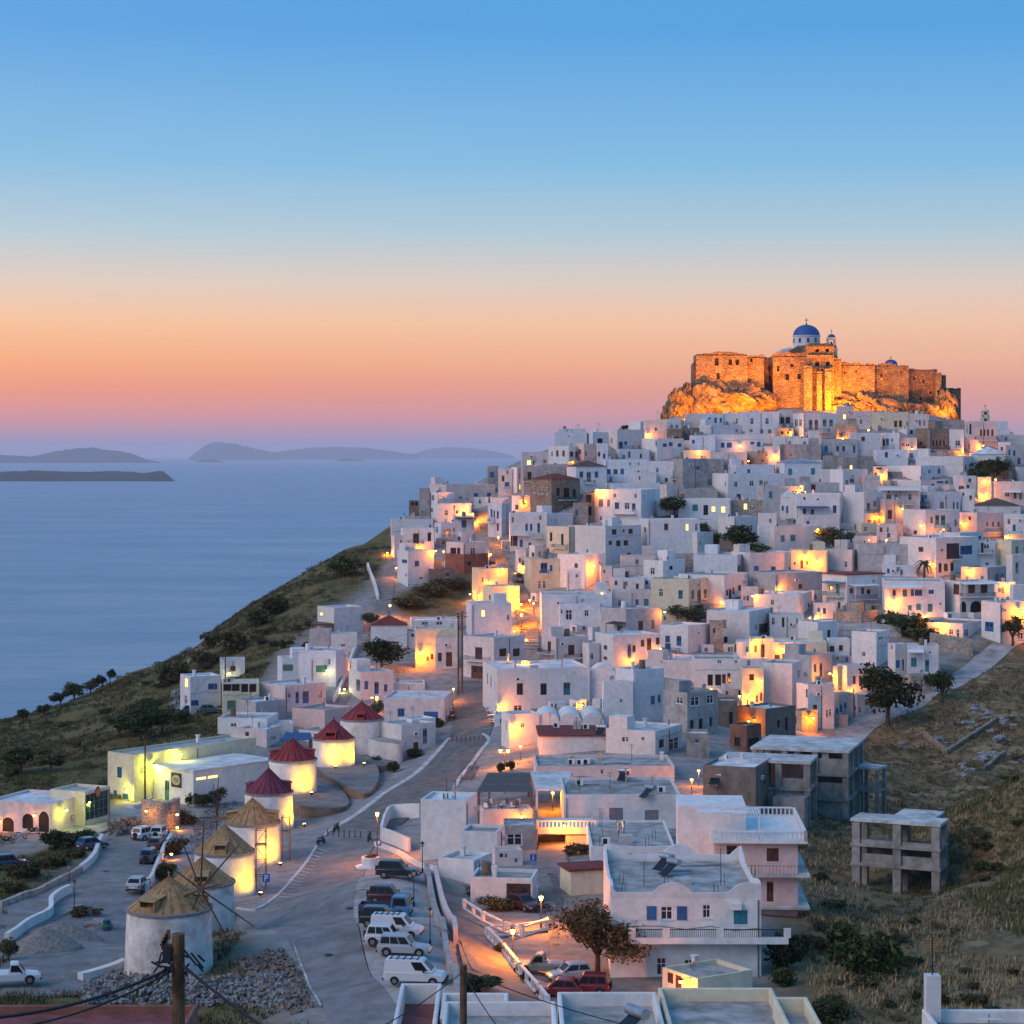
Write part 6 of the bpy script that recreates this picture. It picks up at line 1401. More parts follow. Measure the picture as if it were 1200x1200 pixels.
TREES = [
 (700, 1143, 98, 92, 'tam', 'broad rust-brown tamarisk tree beside the parked red car'),
 (1040, 850, 75, 52, 'broad', 'big dark leafy tree at the edge of the hill road'), (1104, 824, 44, 30, 'broad', 'narrow dark tree beside the hill road wall'), (1187, 757, 42, 24, 'olive', 'thin pale tree where the hill road meets the houses'),
 (981, 652, 40, 44, 'olive', 'reddish olive tree in a yard beside a bright wall lamp'), (1160, 566, 34, 34, 'broad', 'dark tree between houses under small lamps right of the castle'), (1148, 572, 30, 26, 'dark', 'darker tree touching the one above small lamps'),
 (790, 606, 28, 34, 'dark', 'dark bushy tree behind the long low house with glowing windows'), (862, 650, 34, 44, 'dark', 'rounded dark tree in the walled garden of the upper town'), (806, 734, 26, 46, 'olive', 'spreading green tree behind the white house with royal blue door'),
 (447, 787, 42, 46, 'broad', 'leafy dark tree beside the lane lamp below the cottage'), (435, 738, 24, 20, 'olive', 'small tree by the white modern house'), (440, 842, 22, 20, 'olive', 'small tree behind the far windmill'),
 (140, 865, 30, 38, 'dark', 'left tree of the dark grove on the green slope'), (165, 868, 42, 48, 'broad', 'tallest tree of the dark grove on the green slope'), (190, 862, 36, 40, 'dark', 'right tree of the dark grove near the slope track'), (172, 842, 24, 36, 'broad', 'tree at the back of the dark grove'), (205, 850, 22, 28, 'broad', 'tree of the dark grove nearest the bluish house'),
 (27, 847, 19, 15, 'dark', 'lone tree on the slope edge against the sea'), (51, 839, 16, 15, 'dark', 'small round tree next to the lone tree on the slope edge'), (71, 828, 19, 19, 'dark', 'first dark tree of the skyline row against the sea'), (87, 821, 22, 24, 'broad', 'widest tree of the skyline row against the sea'), (106, 814, 20, 20, 'olive', 'middle tree of the skyline row against the sea'), (120, 808, 17, 16, 'dark', 'low tree of the skyline row against the sea'), (129, 800, 16, 13, 'dark', 'last tree of the skyline row against the sea'),
 (25, 905, 34, 42, 'dark', 'dark tree low on the green slope behind the arched building'), (60, 905, 24, 34, 'shrub', 'brown leafed tree on the slope behind the restaurant'),
]
for t in TREES: tree(*t)
SHRUBS = [
 (200, 800, 30, 34, 'shrub', 'large brown shrub beside the slope track'), (265, 765, 34, 48, 'shrub', 'large dark shrub mass high on the green slope'), (240, 780, 26, 30, 'shrub', 'brown shrub between the track and the big shrub mass'), (320, 722, 32, 36, 'dark', 'dark shrub cluster on the skyline of the green slope'), (303, 732, 24, 26, 'dark', 'dark shrub on the skyline below the largest cluster'), (395, 676, 26, 36, 'dark', 'dark shrub cluster near the headland parapet'), (415, 665, 14, 18, 'shrub', 'small shrub near the headland parapet'),
 (1060, 745, 34, 48, 'dark', 'dense dark hedge below the white house with teal windows'), (1045, 738, 28, 30, 'dark', 'left end of the dense dark hedge above the hill road'), (1085, 752, 22, 34, 'shrub', 'brownish hedge running down to the stone wall'), (1110, 757, 18, 34, 'shrub', 'brownish hedge tail beside the small cottage'),
 (885, 652, 20, 44, 'dark', 'wide low hedge in the walled garden of the upper town'), (835, 640, 20, 30, 'shrub', 'ragged shrub in the walled garden'), (820, 626, 18, 26, 'shrub', 'shrub behind the walled garden'),
 (1010, 1148, 84, 70, 'dark', 'huge dark evergreen bush on the dry slope'), (985, 1120, 50, 44, 'dark', 'dark bush leaning on the huge evergreen bush'), (1022, 1142, 50, 44, 'broad', 'low dark bush right of the huge evergreen bush'), (922, 1135, 56, 48, 'dark', 'dark bush in the shade under the pink house'), (938, 1120, 34, 34, 'shrub', 'brown bush below the pink house slab'), (955, 1200, 42, 54, 'broad', 'green bush beside the cream foreground roof'), (915, 1155, 26, 30, 'broad', 'bright green bush behind the wavy parapet house'), (980, 1185, 24, 34, 'olive', 'pale olive bush near the foreground roof'),
 (1064, 1140, 14, 18, 'dark', 'small dark bush on dry grass'), (1108, 1178, 14, 16, 'dark', 'small dark bush above the foreground aerial'), (1075, 1172, 12, 14, 'dark', 'tiny bush beside the foreground aerial'), (1095, 1160, 12, 14, 'dark', 'tiny dark bush higher on the dry grass'),
 (69, 994, 26, 42, 'broad', 'rounded bush on the embankment facing the arches'), (102, 985, 16, 24, 'broad', 'smaller bush on the embankment beside the parked blue car'), (250, 940, 24, 34, 'shrub', 'bush on the bank behind the plank-capped mills'), (232, 945, 22, 28, 'broad', 'green bush beside the taverna wall'), (270, 925, 18, 28, 'shrub', 'bush under the taverna roof edge'), (215, 965, 22, 26, 'shrub', 'bush over the stone retaining wall'), (205, 1000, 24, 24, 'shrub', 'scrub on the bank by the white wall'), (195, 1030, 24, 22, 'broad', 'green scrub between the white wall and mill'), (285, 905, 14, 24, 'olive', 'pale shrub beside the plum-capped mill'),
 (100, 1072, 12, 34, 'shrub', 'low scrub inside the curved white wall'), (30, 1030, 24, 40, 'shrub', 'brown scrub on the roadside embankment'), (60, 1015, 20, 36, 'shrub', 'dense scrub midway on the embankment'), (15, 1045, 18, 30, 'shrub', 'scrub at the end of the embankment'), (90, 1005, 14, 24, 'shrub', 'scrub near the thick white wall end'), (10, 1125, 30, 26, 'olive', 'yellowing bush beside the white pickup'),
 (432, 897, 14, 16, 'broad', 'clipped shrub in the stone planter'), (446, 898, 15, 20, 'broad', 'larger clipped shrub in the stone planter'), (462, 905, 18, 14, 'dark', 'dark shrub beside the stone planter'), (484, 888, 14, 20, 'broad', 'flowering shrub by the white house next to the mill'), (513, 852, 14, 12, 'broad', 'potted shrub at the corner of the blue shuttered house'),
 (607, 868, 18, 10, 'olive', 'slim potted cypress at the lit shop'), (617, 862, 22, 9, 'olive', 'tall potted plant at the lit shop'), (586, 905, 16, 9, 'broad', 'potted tree beside the double lamp'), (598, 903, 16, 9, 'broad', 'second potted tree behind the double lamp'),
 (585, 1066, 22, 40, 'shrub', 'overgrown bed behind the ramp balustrade'), (563, 1050, 14, 30, 'broad', 'weeds by the garage wall'), (586, 1116, 14, 12, 'broad', 'round bush under the ramp balustrade'), (620, 1150, 14, 14, 'broad', 'round bush near the beige pickup'), (562, 1160, 22, 44, 'broad', 'dark leafy bush beside the second pole'), (675, 1000, 14, 30, 'shrub', 'dead brush heap at the lane shed'),
 (480, 712, 18, 40, 'shrub', 'amber lit scrub beside the lane lamp'), (505, 700, 20, 44, 'olive', 'scrub bank under the headland houses'), (530, 690, 18, 40, 'olive', 'scrub bank below the black parked car'), (775, 512, 8, 12, 'shrub', 'shrub on a terrace left of the castle'), (733, 503, 7, 12, 'shrub', 'small bush against the sky left of the castle'),
]
for t in SHRUBS: tree(*t, name='shrub', group='shrubs of the slopes and yards', trunk=False)
rs_ = random.Random(31)
for i in range(46):   # scattered low bushes of the right hand slope
    px = rs_.uniform(950, 1198); py = rs_.uniform(880, 1195)
    if px < 1140 and 900 < py < 1070 and px > 1000: continue
    if py < 930 and px < 1060: continue
    tree(px, py, rs_.uniform(7, 18), rs_.uniform(12, 30), rs_.choice(['dark', 'shrub', 'olive', 'shrub']), 'low wild bush on the dry right hand slope', 'shrub', 'wild bushes of the dry slope', False)
for i in range(30):
    px = rs_.uniform(0, 400); py = 860-px*.42+rs_.uniform(10, 60)
    if px > 200 and py > 800: continue
    tree(px, py, rs_.uniform(5, 12), rs_.uniform(9, 20), rs_.choice(['dark', 'shrub', 'olive', 'shrub']), 'low wild bush on the green seaward slope', 'shrub', 'wild bushes of the seaward slope', False)
# palm
P = march(1083, 678); k = P.y/F; pal = thing('palm_tree', tuple(P), 0, 'small date palm beside the lamp-lit house', 'palm'); s = MB(); s.tube((0, 0, -.3), (.1, 0, 20*k*.9), .28, .22, 8); s.build('trunk', M_bark, pal)
for i in range(26):
    a = i*2.4; L_ = random.uniform(2.2, 3.0); up = random.uniform(-.3, 1.1); s = MB(); prev = Vector((.1, 0, 20*k*.9))
    for j in range(6):
        t = (j+1)/6; p = Vector((.1+math.cos(a)*L_*t*.8, math.sin(a)*L_*t*.8, 20*k*.9+up*L_*t-.9*L_*t*t)); side = Vector((-math.sin(a), math.cos(a), 0))*.28*(1-t*.7)
        s.quad(prev-side+Vector((0, 0, -.15)), prev, p, p-side*.8+Vector((0, 0, -.15))); s.quad(prev, prev+side+Vector((0, 0, -.15)), p+side*.8+Vector((0, 0, -.15)), p); prev = p
    s.build('frond', mat('palm_leaf', (.06, .07, .03), .8, .3, 3), pal)
# grass and low scrub over the wild slopes
def scatter(name, n, box, m, keep, size, blades, seed, flat=.0):
    r = np.random.RandomState(seed); x = r.uniform(box[0], box[1], n); y = r.uniform(box[2], box[3], n); ix = ((x-GX0)/GS).astype(int); iy = ((y-GY0)/GS).astype(int)
    px = CX+F*x/y; ok = (town[iy, ix] < .25) & ~road_mask[iy, ix] & (px > -60) & (px < 1260) & keep(x, y); x, y = x[ok], y[ok]; z = ht(x, y); n = len(x)
    c = np.repeat(np.stack([x, y, z], 1), blades, 0); N = len(c); s = np.repeat(r.uniform(*size, n), blades); a = r.rand(N)*6.28; lean = r.uniform(.1, .7, N); hgt = s*r.uniform(.6, 1.2, N)
    off = r.normal(size=(N, 3))*np.array([.4, .4, 0])*s[:, None]; b = c+off; b[:, 2] -= .05; d = np.stack([np.cos(a), np.sin(a), np.zeros(N)], 1); sd = np.stack([-np.sin(a), np.cos(a), np.zeros(N)], 1)*(.10*s)[:, None]
    tip = b+d*(lean*hgt)[:, None]; tip[:, 2] += hgt*(1-lean*.4); V = np.stack([b-sd, b+sd, tip], 1).reshape(-1, 3)
    me = bpy.data.meshes.new(name); me.vertices.add(3*N); me.vertices.foreach_set('co', V.ravel()); me.loops.add(3*N); me.loops.foreach_set('vertex_index', np.arange(3*N)); me.polygons.add(N); me.polygons.foreach_set('loop_start', np.arange(N)*3)
    me.attributes.new('leaf', 'FLOAT', 'POINT').data.foreach_set('value', np.repeat(np.clip(r.rand(N)*.6+np.repeat(r.rand(n), blades)*.4, 0, 1), 3)); me.materials.append(m); me.update(calc_edges=True)
    o = obj(name, me); return tag(o, kind='stuff')
RB = (25, 140, 102*YS, 255*YS); LB = (-120, -15, 100*YS, 330*YS)
pn = lambda x, y, s, sd: vnoise(x+400, y+50, s, sd)
tag(scatter('dry_grass', 38000, RB, M_straw, lambda x, y: (pn(x, y, 11., 5) > -.12) & ~((y > 180*YS) & (pn(x, y, 9., 6) > -.25)), (.35, .85), 7, 1), 'straw coloured dry grass on the right hand slope', 'grass')
tag(scatter('green_scrub', 24000, RB, M_scrub, lambda x, y: (pn(x, y, 8., 7) > .02) | (y > 185*YS), (.3, .7), 8, 2), 'low dark scrub on the right hand slope', 'scrub')
tag(scatter('spur_grass', 20000, (48, 80, 120*YS, 185*YS), M_green, lambda x, y: pn(x, y, 6., 8) > -.15, (.3, .7), 7, 3), 'olive green grass on the near spur', 'grass')
tag(scatter('slope_scrub', 62000, LB, M_scrub, lambda x, y: pn(x, y, 7., 9) > -.1, (.35, .8), 7, 4), 'brown scrub covering the green slope', 'scrub')
tag(scatter('slope_grass', 44000, LB, M_green, lambda x, y: pn(x, y, 9., 10) > -.05, (.3, .65), 6, 5), 'green grass covering the seaward slope', 'grass')
def cushions(name, n, box, m, seed, label, keep):
    r = np.random.RandomState(seed); x = r.uniform(box[0], box[1], n); y = r.uniform(box[2], box[3], n); ix = ((x-GX0)/GS).astype(int); iy = ((y-GY0)/GS).astype(int); px = CX+F*x/y
    ok = (town[iy, ix] < .15) & ~road_mask[iy, ix] & (px > -40) & (px < 1240) & keep(x, y); x, y = x[ok], y[ok]; z = ht(x, y); n = len(x); per = 46
    d = r.normal(size=(n, per, 3)); d /= np.linalg.norm(d, axis=2)[:, :, None]; d[:, :, 2] = np.abs(d[:, :, 2])*.75; R0 = r.uniform(.35, 1.1, n)[:, None, None]; pts = (np.stack([x, y, z], 1)[:, None]+d*R0*r.uniform(.6, 1, (n, per, 1))).reshape(-1, 3)
    o = obj(name, leaf_mesh(name, pts, np.repeat(R0[:, 0, 0], per)*r.uniform(.12, .25, n*per), m, seed)); tag(o, label, 'scrub', kind='stuff')
cushions('cushion_scrub', 2300, LB, M_scrub, 21, 'rounded cushion scrub dotting the seaward slope', lambda x, y: y > 170*YS)
cushions('cushion_scrub', 2600, RB, M_scrub, 22, 'rounded cushion scrub dotting the right hand slope', lambda x, y: pn(x, y, 10., 12) > -.05)
# pale limestone outcrops on the dark slope
rr = random.Random(4); M_lime = mat('pale_limestone', (.30, .30, .30), .95, .2, 1.2, .6, 3, col2=(.15, .15, .15))
for (px, py, n) in ((1160, 838, 7), (1180, 846, 8), (1165, 862, 4), (1135, 850, 4), (1128, 852, 3), (1175, 870, 5), (1155, 885, 6), (1135, 903, 4), (1190, 890, 4), (1100, 872, 3), (1053, 873, 2), (1145, 832, 3)):
    for i in range(n):
        a = px+rr.uniform(-10, 10); b = py+rr.uniform(-6, 6)
        p = march(a, b); q2 = rr.uniform(.35, .85); o = rock('limestone_outcrop', a, b, p.y, q2*1.3, q2, q2*.55, rr.randrange(999), M_lime, .6, kind=None); o.location = p; o.rotation_euler = (0, 0, rr.uniform(0, 3)); tag(o, 'pale limestone outcrop among the dark scrub', 'rock', 'limestone outcrops on the dark slope')
# rubble, gravel and debris
def rubble(name, poly, n, size, m, label, seed, heap=.0, kind='stuff'):
    r = random.Random(seed); mb = MB(); xs = [p[0] for p in poly]; ys = [p[1] for p in poly]; k = 0
    while k < n:
        a, b = r.uniform(min(xs), max(xs)), r.uniform(min(ys), max(ys))
        if not in_poly([a], [b], poly)[0]: continue
        p = march(a, b); s = r.uniform(*size); T = Matrix.Translation(p+Vector((0, 0, s*.2+r.random()**2*heap))) @ Matrix.Rotation(r.uniform(0, 6), 4, Vector((r.random(), r.random(), r.random()+.1)).normalized()); i0 = len(mb.v); mb.box(-s, s, -s*r.uniform(.5, .9), s*.7, -s*.5, s*r.uniform(.3, .6), 0, T)
        for i in range(i0, len(mb.v)): v = mb.v[i]; mb.v[i] = (v[0]+r.uniform(-.3, .3)*s, v[1]+r.uniform(-.3, .3)*s, v[2]+r.uniform(-.3, .3)*s)
        k += 1
    return tag(mb.build(name, m), label, 'rubble', kind=kind)
M_rub = mat('grey_rubble', (.29, .28, .275), .95, .25, 1.2, .3, 5, col2=(.13, .12, .11)); M_rubw = mat('brown_rubble', (.24, .19, .16), .95, .25, 2, .3, 5)
rubble('stone_rubble', [(95, 1160), (130, 1143), (250, 1150), (330, 1145), (350, 1165), (320, 1182), (220, 1180), (100, 1182)], 1700, (.09, .25), M_rub, 'grey quarried rubble spread below the first windmill', 1, .5)
rubble('earth_rubble', [(270, 1125), (330, 1115), (350, 1140), (365, 1180), (340, 1190), (300, 1150)], 500, (.1, .26), M_rubw, 'brown earth and rubble beside the main road', 2, .3)
rubble('debris_heap', [(127, 972), (150, 965), (165, 966), (160, 980), (128, 980)], 260, (.1, .35), M_rubw, 'construction debris heaped on the lower road', 3, .9)
rubble('wall_gravel', [(220, 985), (235, 955), (262, 935), (285, 905), (290, 925), (250, 975), (228, 1000)], 900, (.08, .2), M_rub, 'pale stone chippings around the plank-capped mills', 5, .1)
def heap(px, py, rx, ry, h, label, seed):
    P = march(px, py); mb = MB(); n, k = 40, 14; r = np.random.RandomState(seed)
    for j in range(k+1):
        t = j/k
        for i in range(n):
            a = 2*math.pi*i/n; x = math.cos(a)*rx*(t+.001); y = math.sin(a)*ry*(t+.001); z = h*max(0, (1-t**1.25))*(1+.12*math.sin(3*a+seed)*t)+r.uniform(-.05, .05)+float(ht(P.x+x, P.y+y))-P.z-.12*(j == k); mb.vert((x, y, z))
    for j in range(k):
        for i in range(n): mb.f.append((j*n+i, j*n+(i+1) % n, (j+1)*n+(i+1) % n, (j+1)*n+i)); mb.m.append(0)
    tag(mb.build('gravel_heap', mat('gravel', (.23, .215, .20), .95, .22, 3, .9, 10), None, True, P), label, 'gravel heap')
heap(52, 1112, 3.6, 2.8, 1.9, 'larger grey gravel heap inside the curved wall', 1); heap(75, 1098, 4.2, 2.4, 1.5, 'flatter gravel heap behind the larger one', 2)
# ------------------------------------------------------------ vehicles
CP = {}
def car_paint(c):
    k = 'paint_%.2f_%.2f_%.2f' % c
    if k not in CP:
        m = bpy.data.materials.new(k); m.use_nodes = True; b = m.node_tree.nodes['Principled BSDF']; b.inputs['Base Color'].default_value = (*c, 1); b.inputs['Roughness'].default_value = .35; b.inputs['Coat Weight'].default_value = .6; b.inputs['Coat Roughness'].default_value = .1; CP[k] = m
    return CP[k]
M_tyre = mat('tyre', (.02, .02, .02), .9, .1, 4); M_rim = mat('wheel_rim', (.4, .4, .42), .35, .05, 4, metal=.8); M_carglass = mat('car_glass', (.012, .014, .017), .12, .05, 1, spec=.35); M_tail = mat('tail_lamp', (.35, .02, .02), .3, 0, 1); M_head = mat('head_lamp', (.7, .7, .68), .15, 0, 1); M_trim = mat('black_trim', (.03, .03, .032), .6, .1, 4)
def loft(mb, secs, m=0):
    n = len(secs[0]); idx = [[mb.vert(p) for p in s] for s in secs]
    for a, b in zip(idx[:-1], idx[1:]):
        for k in range(n): mb.f.append((a[k], a[(k+1) % n], b[(k+1) % n], b[k])); mb.m.append(m)
    mb.f.append(tuple(idx[0])[::-1]); mb.m.append(m); mb.f.append(tuple(idx[-1])); mb.m.append(m)
def car(px, py, head, kind, col, label, L_=4.2, two=None):
    P = march(px, py); P.z += .07; root = thing('parked_car', tuple(P), R_(head), label, 'car' if kind not in ('van', 'pickup', 'truck') else kind, 'parked vehicles')
    w = {'truck': 1.75, 'van': 1.8}.get(kind, 1.7); h = {'suv': 1.72, 'hatch': 1.46, 'van': 1.9, 'pickup': 1.68, 'truck': 1.95}[kind]; g = .32 if kind != 'hatch' else .24; belt = {'suv': 1.02, 'hatch': .9, 'van': 1.1, 'pickup': 1.0, 'truck': 1.05}[kind]; hl = L_/2
    def ring(x, wl, z0, z1, rr=.1): y = wl/2; return [(x, -y, z0), (x, -y, z1-rr), (x, -y+rr, z1), (x, y-rr, z1), (x, y, z1-rr), (x, y, z0)]
    mb = MB(); hood = belt-.06
    S = [(-hl, .86, g+.15, belt-.12), (-hl+.12, .96, g, belt), (-hl*.3, 1, g, belt), (hl*.3, 1, g, belt), (hl*.42, .99, g, hood), (hl-.25, .94, g, hood-.12), (hl, .84, g+.12, hood-.32)]
    if kind == 'pickup': S = [(-hl, .92, g+.1, belt-.05), (-hl+.1, .97, g, belt-.03)]+S[2:]
    if kind == 'truck': S = [(hl*.22, .96, g, belt), (hl*.3, 1, g, belt), (hl-.12, 1, g, belt), (hl, .92, g+.1, belt-.1)]
    loft(mb, [ring(x, w*f, a, b) for x, f, a, b in S]); body = mb.build('body', car_paint(col), root); smooth_by_angle(body.data, 35); bv = body.modifiers.new('soft_edge', 'BEVEL'); bv.width = .05; bv.segments = 2; bv.limit_method = 'ANGLE'
    # cabin
    rx0, rx1, fx0, fx1 = {'suv': (-hl+.1, -hl+.32, hl*.1, hl*.38), 'hatch': (-hl+.12, -hl+.62, hl*.08, hl*.48), 'van': (-hl+.06, -hl+.14, hl*.28, hl*.62), 'pickup': (-hl*.12, -hl*.05, hl*.22, hl*.48), 'truck': (hl*.24, hl*.28, hl-.4, hl-.08)}[kind]
    b0 = [(rx0, -w*.48, belt-.03), (fx1, -w*.47, belt-.08), (fx1, w*.47, belt-.08), (rx0, w*.48, belt-.03)]; t0 = [(rx1, -w*.40, h), (fx0, -w*.39, h), (fx0, w*.39, h), (rx1, w*.40, h)]
    mb = MB()
    for k in range(4): k2 = (k+1) % 4; mb.quad(b0[k], b0[k2], t0[k2], t0[k])
    ce = [((t0[k][0]+(.12 if k in (0, 3) else -.12)), t0[k][1]*.9, h+.05) for k in range(4)]
    for k in range(4): k2 = (k+1) % 4; mb.quad(t0[k], t0[k2], ce[k2], ce[k])
    mb.quad(*ce); mb.build('cabin', car_paint(two or col), root)
    def pane(a, b, c, d, out, u0, u1, v0=.16, v1=.88):
        A, B, C_, D_ = map(Vector, (a, b, c, d)); f = lambda u, v: A.lerp(B, u).lerp(D_.lerp(C_, u), v)+Vector(out)*.012; s = MB(); s.quad(f(u0, v0), f(u1, v0), f(u1, v1), f(u0, v1)); s.build('window', M_carglass, root)
    sidepanes = ((.06, .34), (.37, .62), (.65, .93)) if kind == 'suv' else ((.08, .46), (.5, .92)) if kind == 'hatch' else ((.66, .93),) if kind == 'van' else ((.12, .88),)
    for u0, u1 in sidepanes:
        pane(b0[0], b0[1], t0[1], t0[0], (0, -1, .1), u0, u1); pane(b0[3], b0[2], t0[2], t0[3], (0, 1, .1), u0, u1)
    pane(b0[1], b0[2], t0[2], t0[1], (1, 0, .6), .08, .92); pane(b0[3], b0[0], t0[0], t0[3], (-1, 0, .4), .1, .9, .25, .88)
    # wheels
    wr = .36 if kind in ('suv', 'pickup', 'truck') else .31
    for sx_ in (-hl*.62, hl*.62):
        for sy in (-1, 1):
            s = MB(); s.tube((sx_, sy*(w/2-.2), wr), (sx_, sy*(w/2+.025), wr), wr, n=16); wo2 = s.build('wheel', M_tyre, root); s = MB(); s.tube((sx_, sy*(w/2+.02), wr), (sx_, sy*(w/2+.045), wr), wr*.6, wr*.55, n=12); s.build('rim', M_rim, wo2)
            s = MB(); s.lathe([(wr*1.0, -.02), (wr*1.2, -.02), (wr*1.2, .02), (wr*1.0, .02)], 12, a0=0, a1=math.pi); s.v = [(sx_+v[0], sy*(w/2+.004)+v[2], wr+v[1]) for v in s.v]; s.build('wheel_arch', M_trim, root)
    for sy in (-1, 1):
        s = MB(); s.box(hl-.12, hl+.012, sy*w*.34-.14, sy*w*.34+.14, hood-.46 if kind != 'truck' else .6, hood-.32 if kind != 'truck' else .75); s.build('headlight', M_head, root)
        s = MB(); x0 = -hl-.012; s.box(x0, x0+.1, sy*w*.38-.09, sy*w*.38+.07, belt-.38, belt-.12); s.build('tail_light', M_tail, root)
        s = MB(); s.box(hl*.3, hl*.36, sy*(w/2+.02), sy*(w/2+.2), belt-.02, belt+.13); s.build('mirror', M_trim, root)
    s = MB(); s.box(hl-.06, hl+.06, -w*.45, w*.45, g+.02, g+.2); s.box(-hl-.06, -hl+.06, -w*.45, w*.45, g+.02, g+.2); s.build('bumper', M_trim, root)
    s = MB(); s.box(-hl-.03, -hl-.008, -.26, .26, belt-.42, belt-.3); s.build('number_plate', M_white, root)
    if kind == 'pickup': s = MB(); s.box(-hl+.15, -hl*.15, -w*.42, w*.42, belt-.035, belt-.02); s.build('load_bed', M_trim, root)
    if kind == 'truck': s = MB(); s.box(-hl, hl*.2, -w*.52, w*.52, .7, .82); s.box(-hl, hl*.2, -w*.52, -w*.49, .82, 1.2); s.box(-hl, hl*.2, w*.49, w*.52, .82, 1.2); s.box(-hl, -hl+.05, -w*.49, w*.49, .82, 1.2); s.box(-hl, hl*.2, -w*.3, w*.3, .4, .7); s.build('load_bed', car_paint((.03, .06, .10)), root)
    if kind == 'suv': s = MB(); s.tube((-hl-.16, 0, .85), (-hl-.03, 0, .85), .33, n=14); s.build('spare_wheel', M_tyre, root)
    if kind == 'van':
        s = MB()
        for y in (-.6, .6): s.box(-hl*.8, hl*.15, y-.02, y+.02, h+.12, h+.16)
        for k in range(5): s.box(-hl*.8+k*hl*.22, -hl*.8+k*hl*.22+.04, -.65, .65, h+.05, h+.12)
        s.build('roof_rack', M_iron, root)
    return root
BLK = (.012, .012, .014); WHT = (.62, .62, .62); SIL = (.36, .37, .38); MAR = (.07, .014, .018); NAV = (.02, .05, .12); RED = (.22, .015, .015); BEI = (.25, .22, .17); BLU = (.04, .16, .30)
car(467, 1029, -8, 'suv', BLK, 'black off-roader at the end of the car park under the planter', 4.4, BLK); car(457, 1059, -8, 'suv', MAR, 'maroon off-roader in the car park', 4.3); car(452, 1074, -8, 'truck', BLU, 'blue flatbed truck parked among cars', 5.0)
car(449, 1086, -8, 'suv', BLK, 'black car tucked beside the blue flatbed', 4.0); car(465, 1098, -8, 'van', WHT, 'white van with roof rack between silver cars', 4.5); car(455, 1108, -8, 'suv', WHT, 'small white off-roader beside the roof rack van', 3.9); car(474, 1120, -8, 'suv', SIL, 'silver estate off-roader near the rubble', 4.5); car(487, 1153, -8, 'van', WHT, 'white panel van nearest the blue board', 4.9)
car(686, 1166, 172, 'suv', RED, 'red short off-roader beside the tamarisk', 4.1); car(655, 1168, 172, 'hatch', RED, 'red hatchback behind the red off-roader', 3.8); car(668, 1149, 196, 'hatch', SIL, 'pale grey hatchback by the tamarisk trunk', 4.0); car(636, 1141, 172, 'pickup', BEI, 'beige pickup under the ramp balustrade', 4.8); car(613, 1066, -50, 'hatch', MAR, 'dark red car in front of the garage door', 3.9)
car(162, 1043, 82, 'hatch', SIL, 'silver hatchback alone on the lower road', 3.9); car(176, 1011, 84, 'suv', NAV, 'navy car parked by the white wall', 4.0); car(184, 995, 84, 'hatch', MAR, 'maroon hatchback behind the navy car', 3.9); car(171, 984, 60, 'suv', WHT, 'white off-roader beside the debris heap', 4.2); car(187, 983, 84, 'suv', WHT, 'white car under the stone retaining wall', 4.0); car(108, 995, 40, 'hatch', NAV, 'dark blue car behind the embankment', 3.9); car(12, 1018, 30, 'suv', NAV, 'dark off-roader in the arched building yard', 4.3); car(14, 1153, 12, 'pickup', WHT, 'white pickup at the lower left road', 4.7)
car(569, 662, 20, 'hatch', BLK, 'black car below the red-brown house on the steps', 4.0); car(607, 683, 100, 'van', (.16, .13, .11), 'brown van parked on the stepped street', 4.4); car(1018, 823, 30, 'hatch', WHT, 'white car in the shade of the hill road tree', 3.9); car(226, 837, 10, 'hatch', NAV, 'dark car behind the bluish slope house', 3.9); car(247, 836, 10, 'hatch', (.05, .10, .10), 'dark green car beside the cream veranda house', 4.0)
# two-wheelers
def bike(px, py, head, col, label, pedal=False):
    P = march(px, py); P.z += .07; root = thing('bicycle' if pedal else 'motorbike', tuple(P), R_(head), label, 'bicycle' if pedal else 'motorbike', 'bikes and scooters'); wr = .33 if pedal else .29; tw = .025 if pedal else .06
    for x in (-.62, .62):
        s = MB(); s.lathe([(wr-tw*1.4, -tw), (wr, -tw), (wr, tw), (wr-tw*1.4, tw), (wr-tw*1.4, -tw)], 16); s.v = [(x+v[0], v[2], wr+v[1]) for v in s.v]; s.tube((x, -.05, wr), (x, .05, wr), .07, n=8); s.build('wheel', M_tyre, root)
    m = car_paint(col); s = MB(); s.tube((.62, 0, wr), (.42, 0, 1.0), .035, n=6); s.tube((.42, -.33, 1.03), (.42, .33, 1.03), .025, n=6); s.build('fork', M_iron, root)
    s = MB()
    if pedal:
        for a, b in (((-.62, 0, wr), (-.1, 0, wr)), ((-.1, 0, wr), (.46, 0, .85)), ((-.62, 0, wr), (-.22, 0, .8)), ((-.22, 0, .8), (.46, 0, .85)), ((-.1, 0, wr), (-.25, 0, .95))): s.tube(a, b, .025, n=6)
    else: s.box(-.5, .3, -.14, .14, .3, .56); s.prism([(-.1, -.16, .56), (.42, -.16, .62), (.38, -.16, .86), (.0, -.16, .82)], (0, .32, 0)); s.prism([(-.75, -.12, .58), (-.3, -.12, .52), (-.3, -.12, .7), (-.75, -.12, .72)], (0, .24, 0)); s.prism([(.45, -.12, .35), (.62, -.12, .35), (.5, -.12, 1.0), (.4, -.12, 1.0)], (0, .24, 0))
    s.build('frame', m, root); s = MB(); s.box(-.62, -.02, -.13, .13, .80 if not pedal else .95, .90 if not pedal else 1.0); s.build('seat', M_trim, root)
    if not pedal: s = MB(); s.dome((.5, 0, .9), .1, n=8, k=4); s.build('headlight', M_head, root)
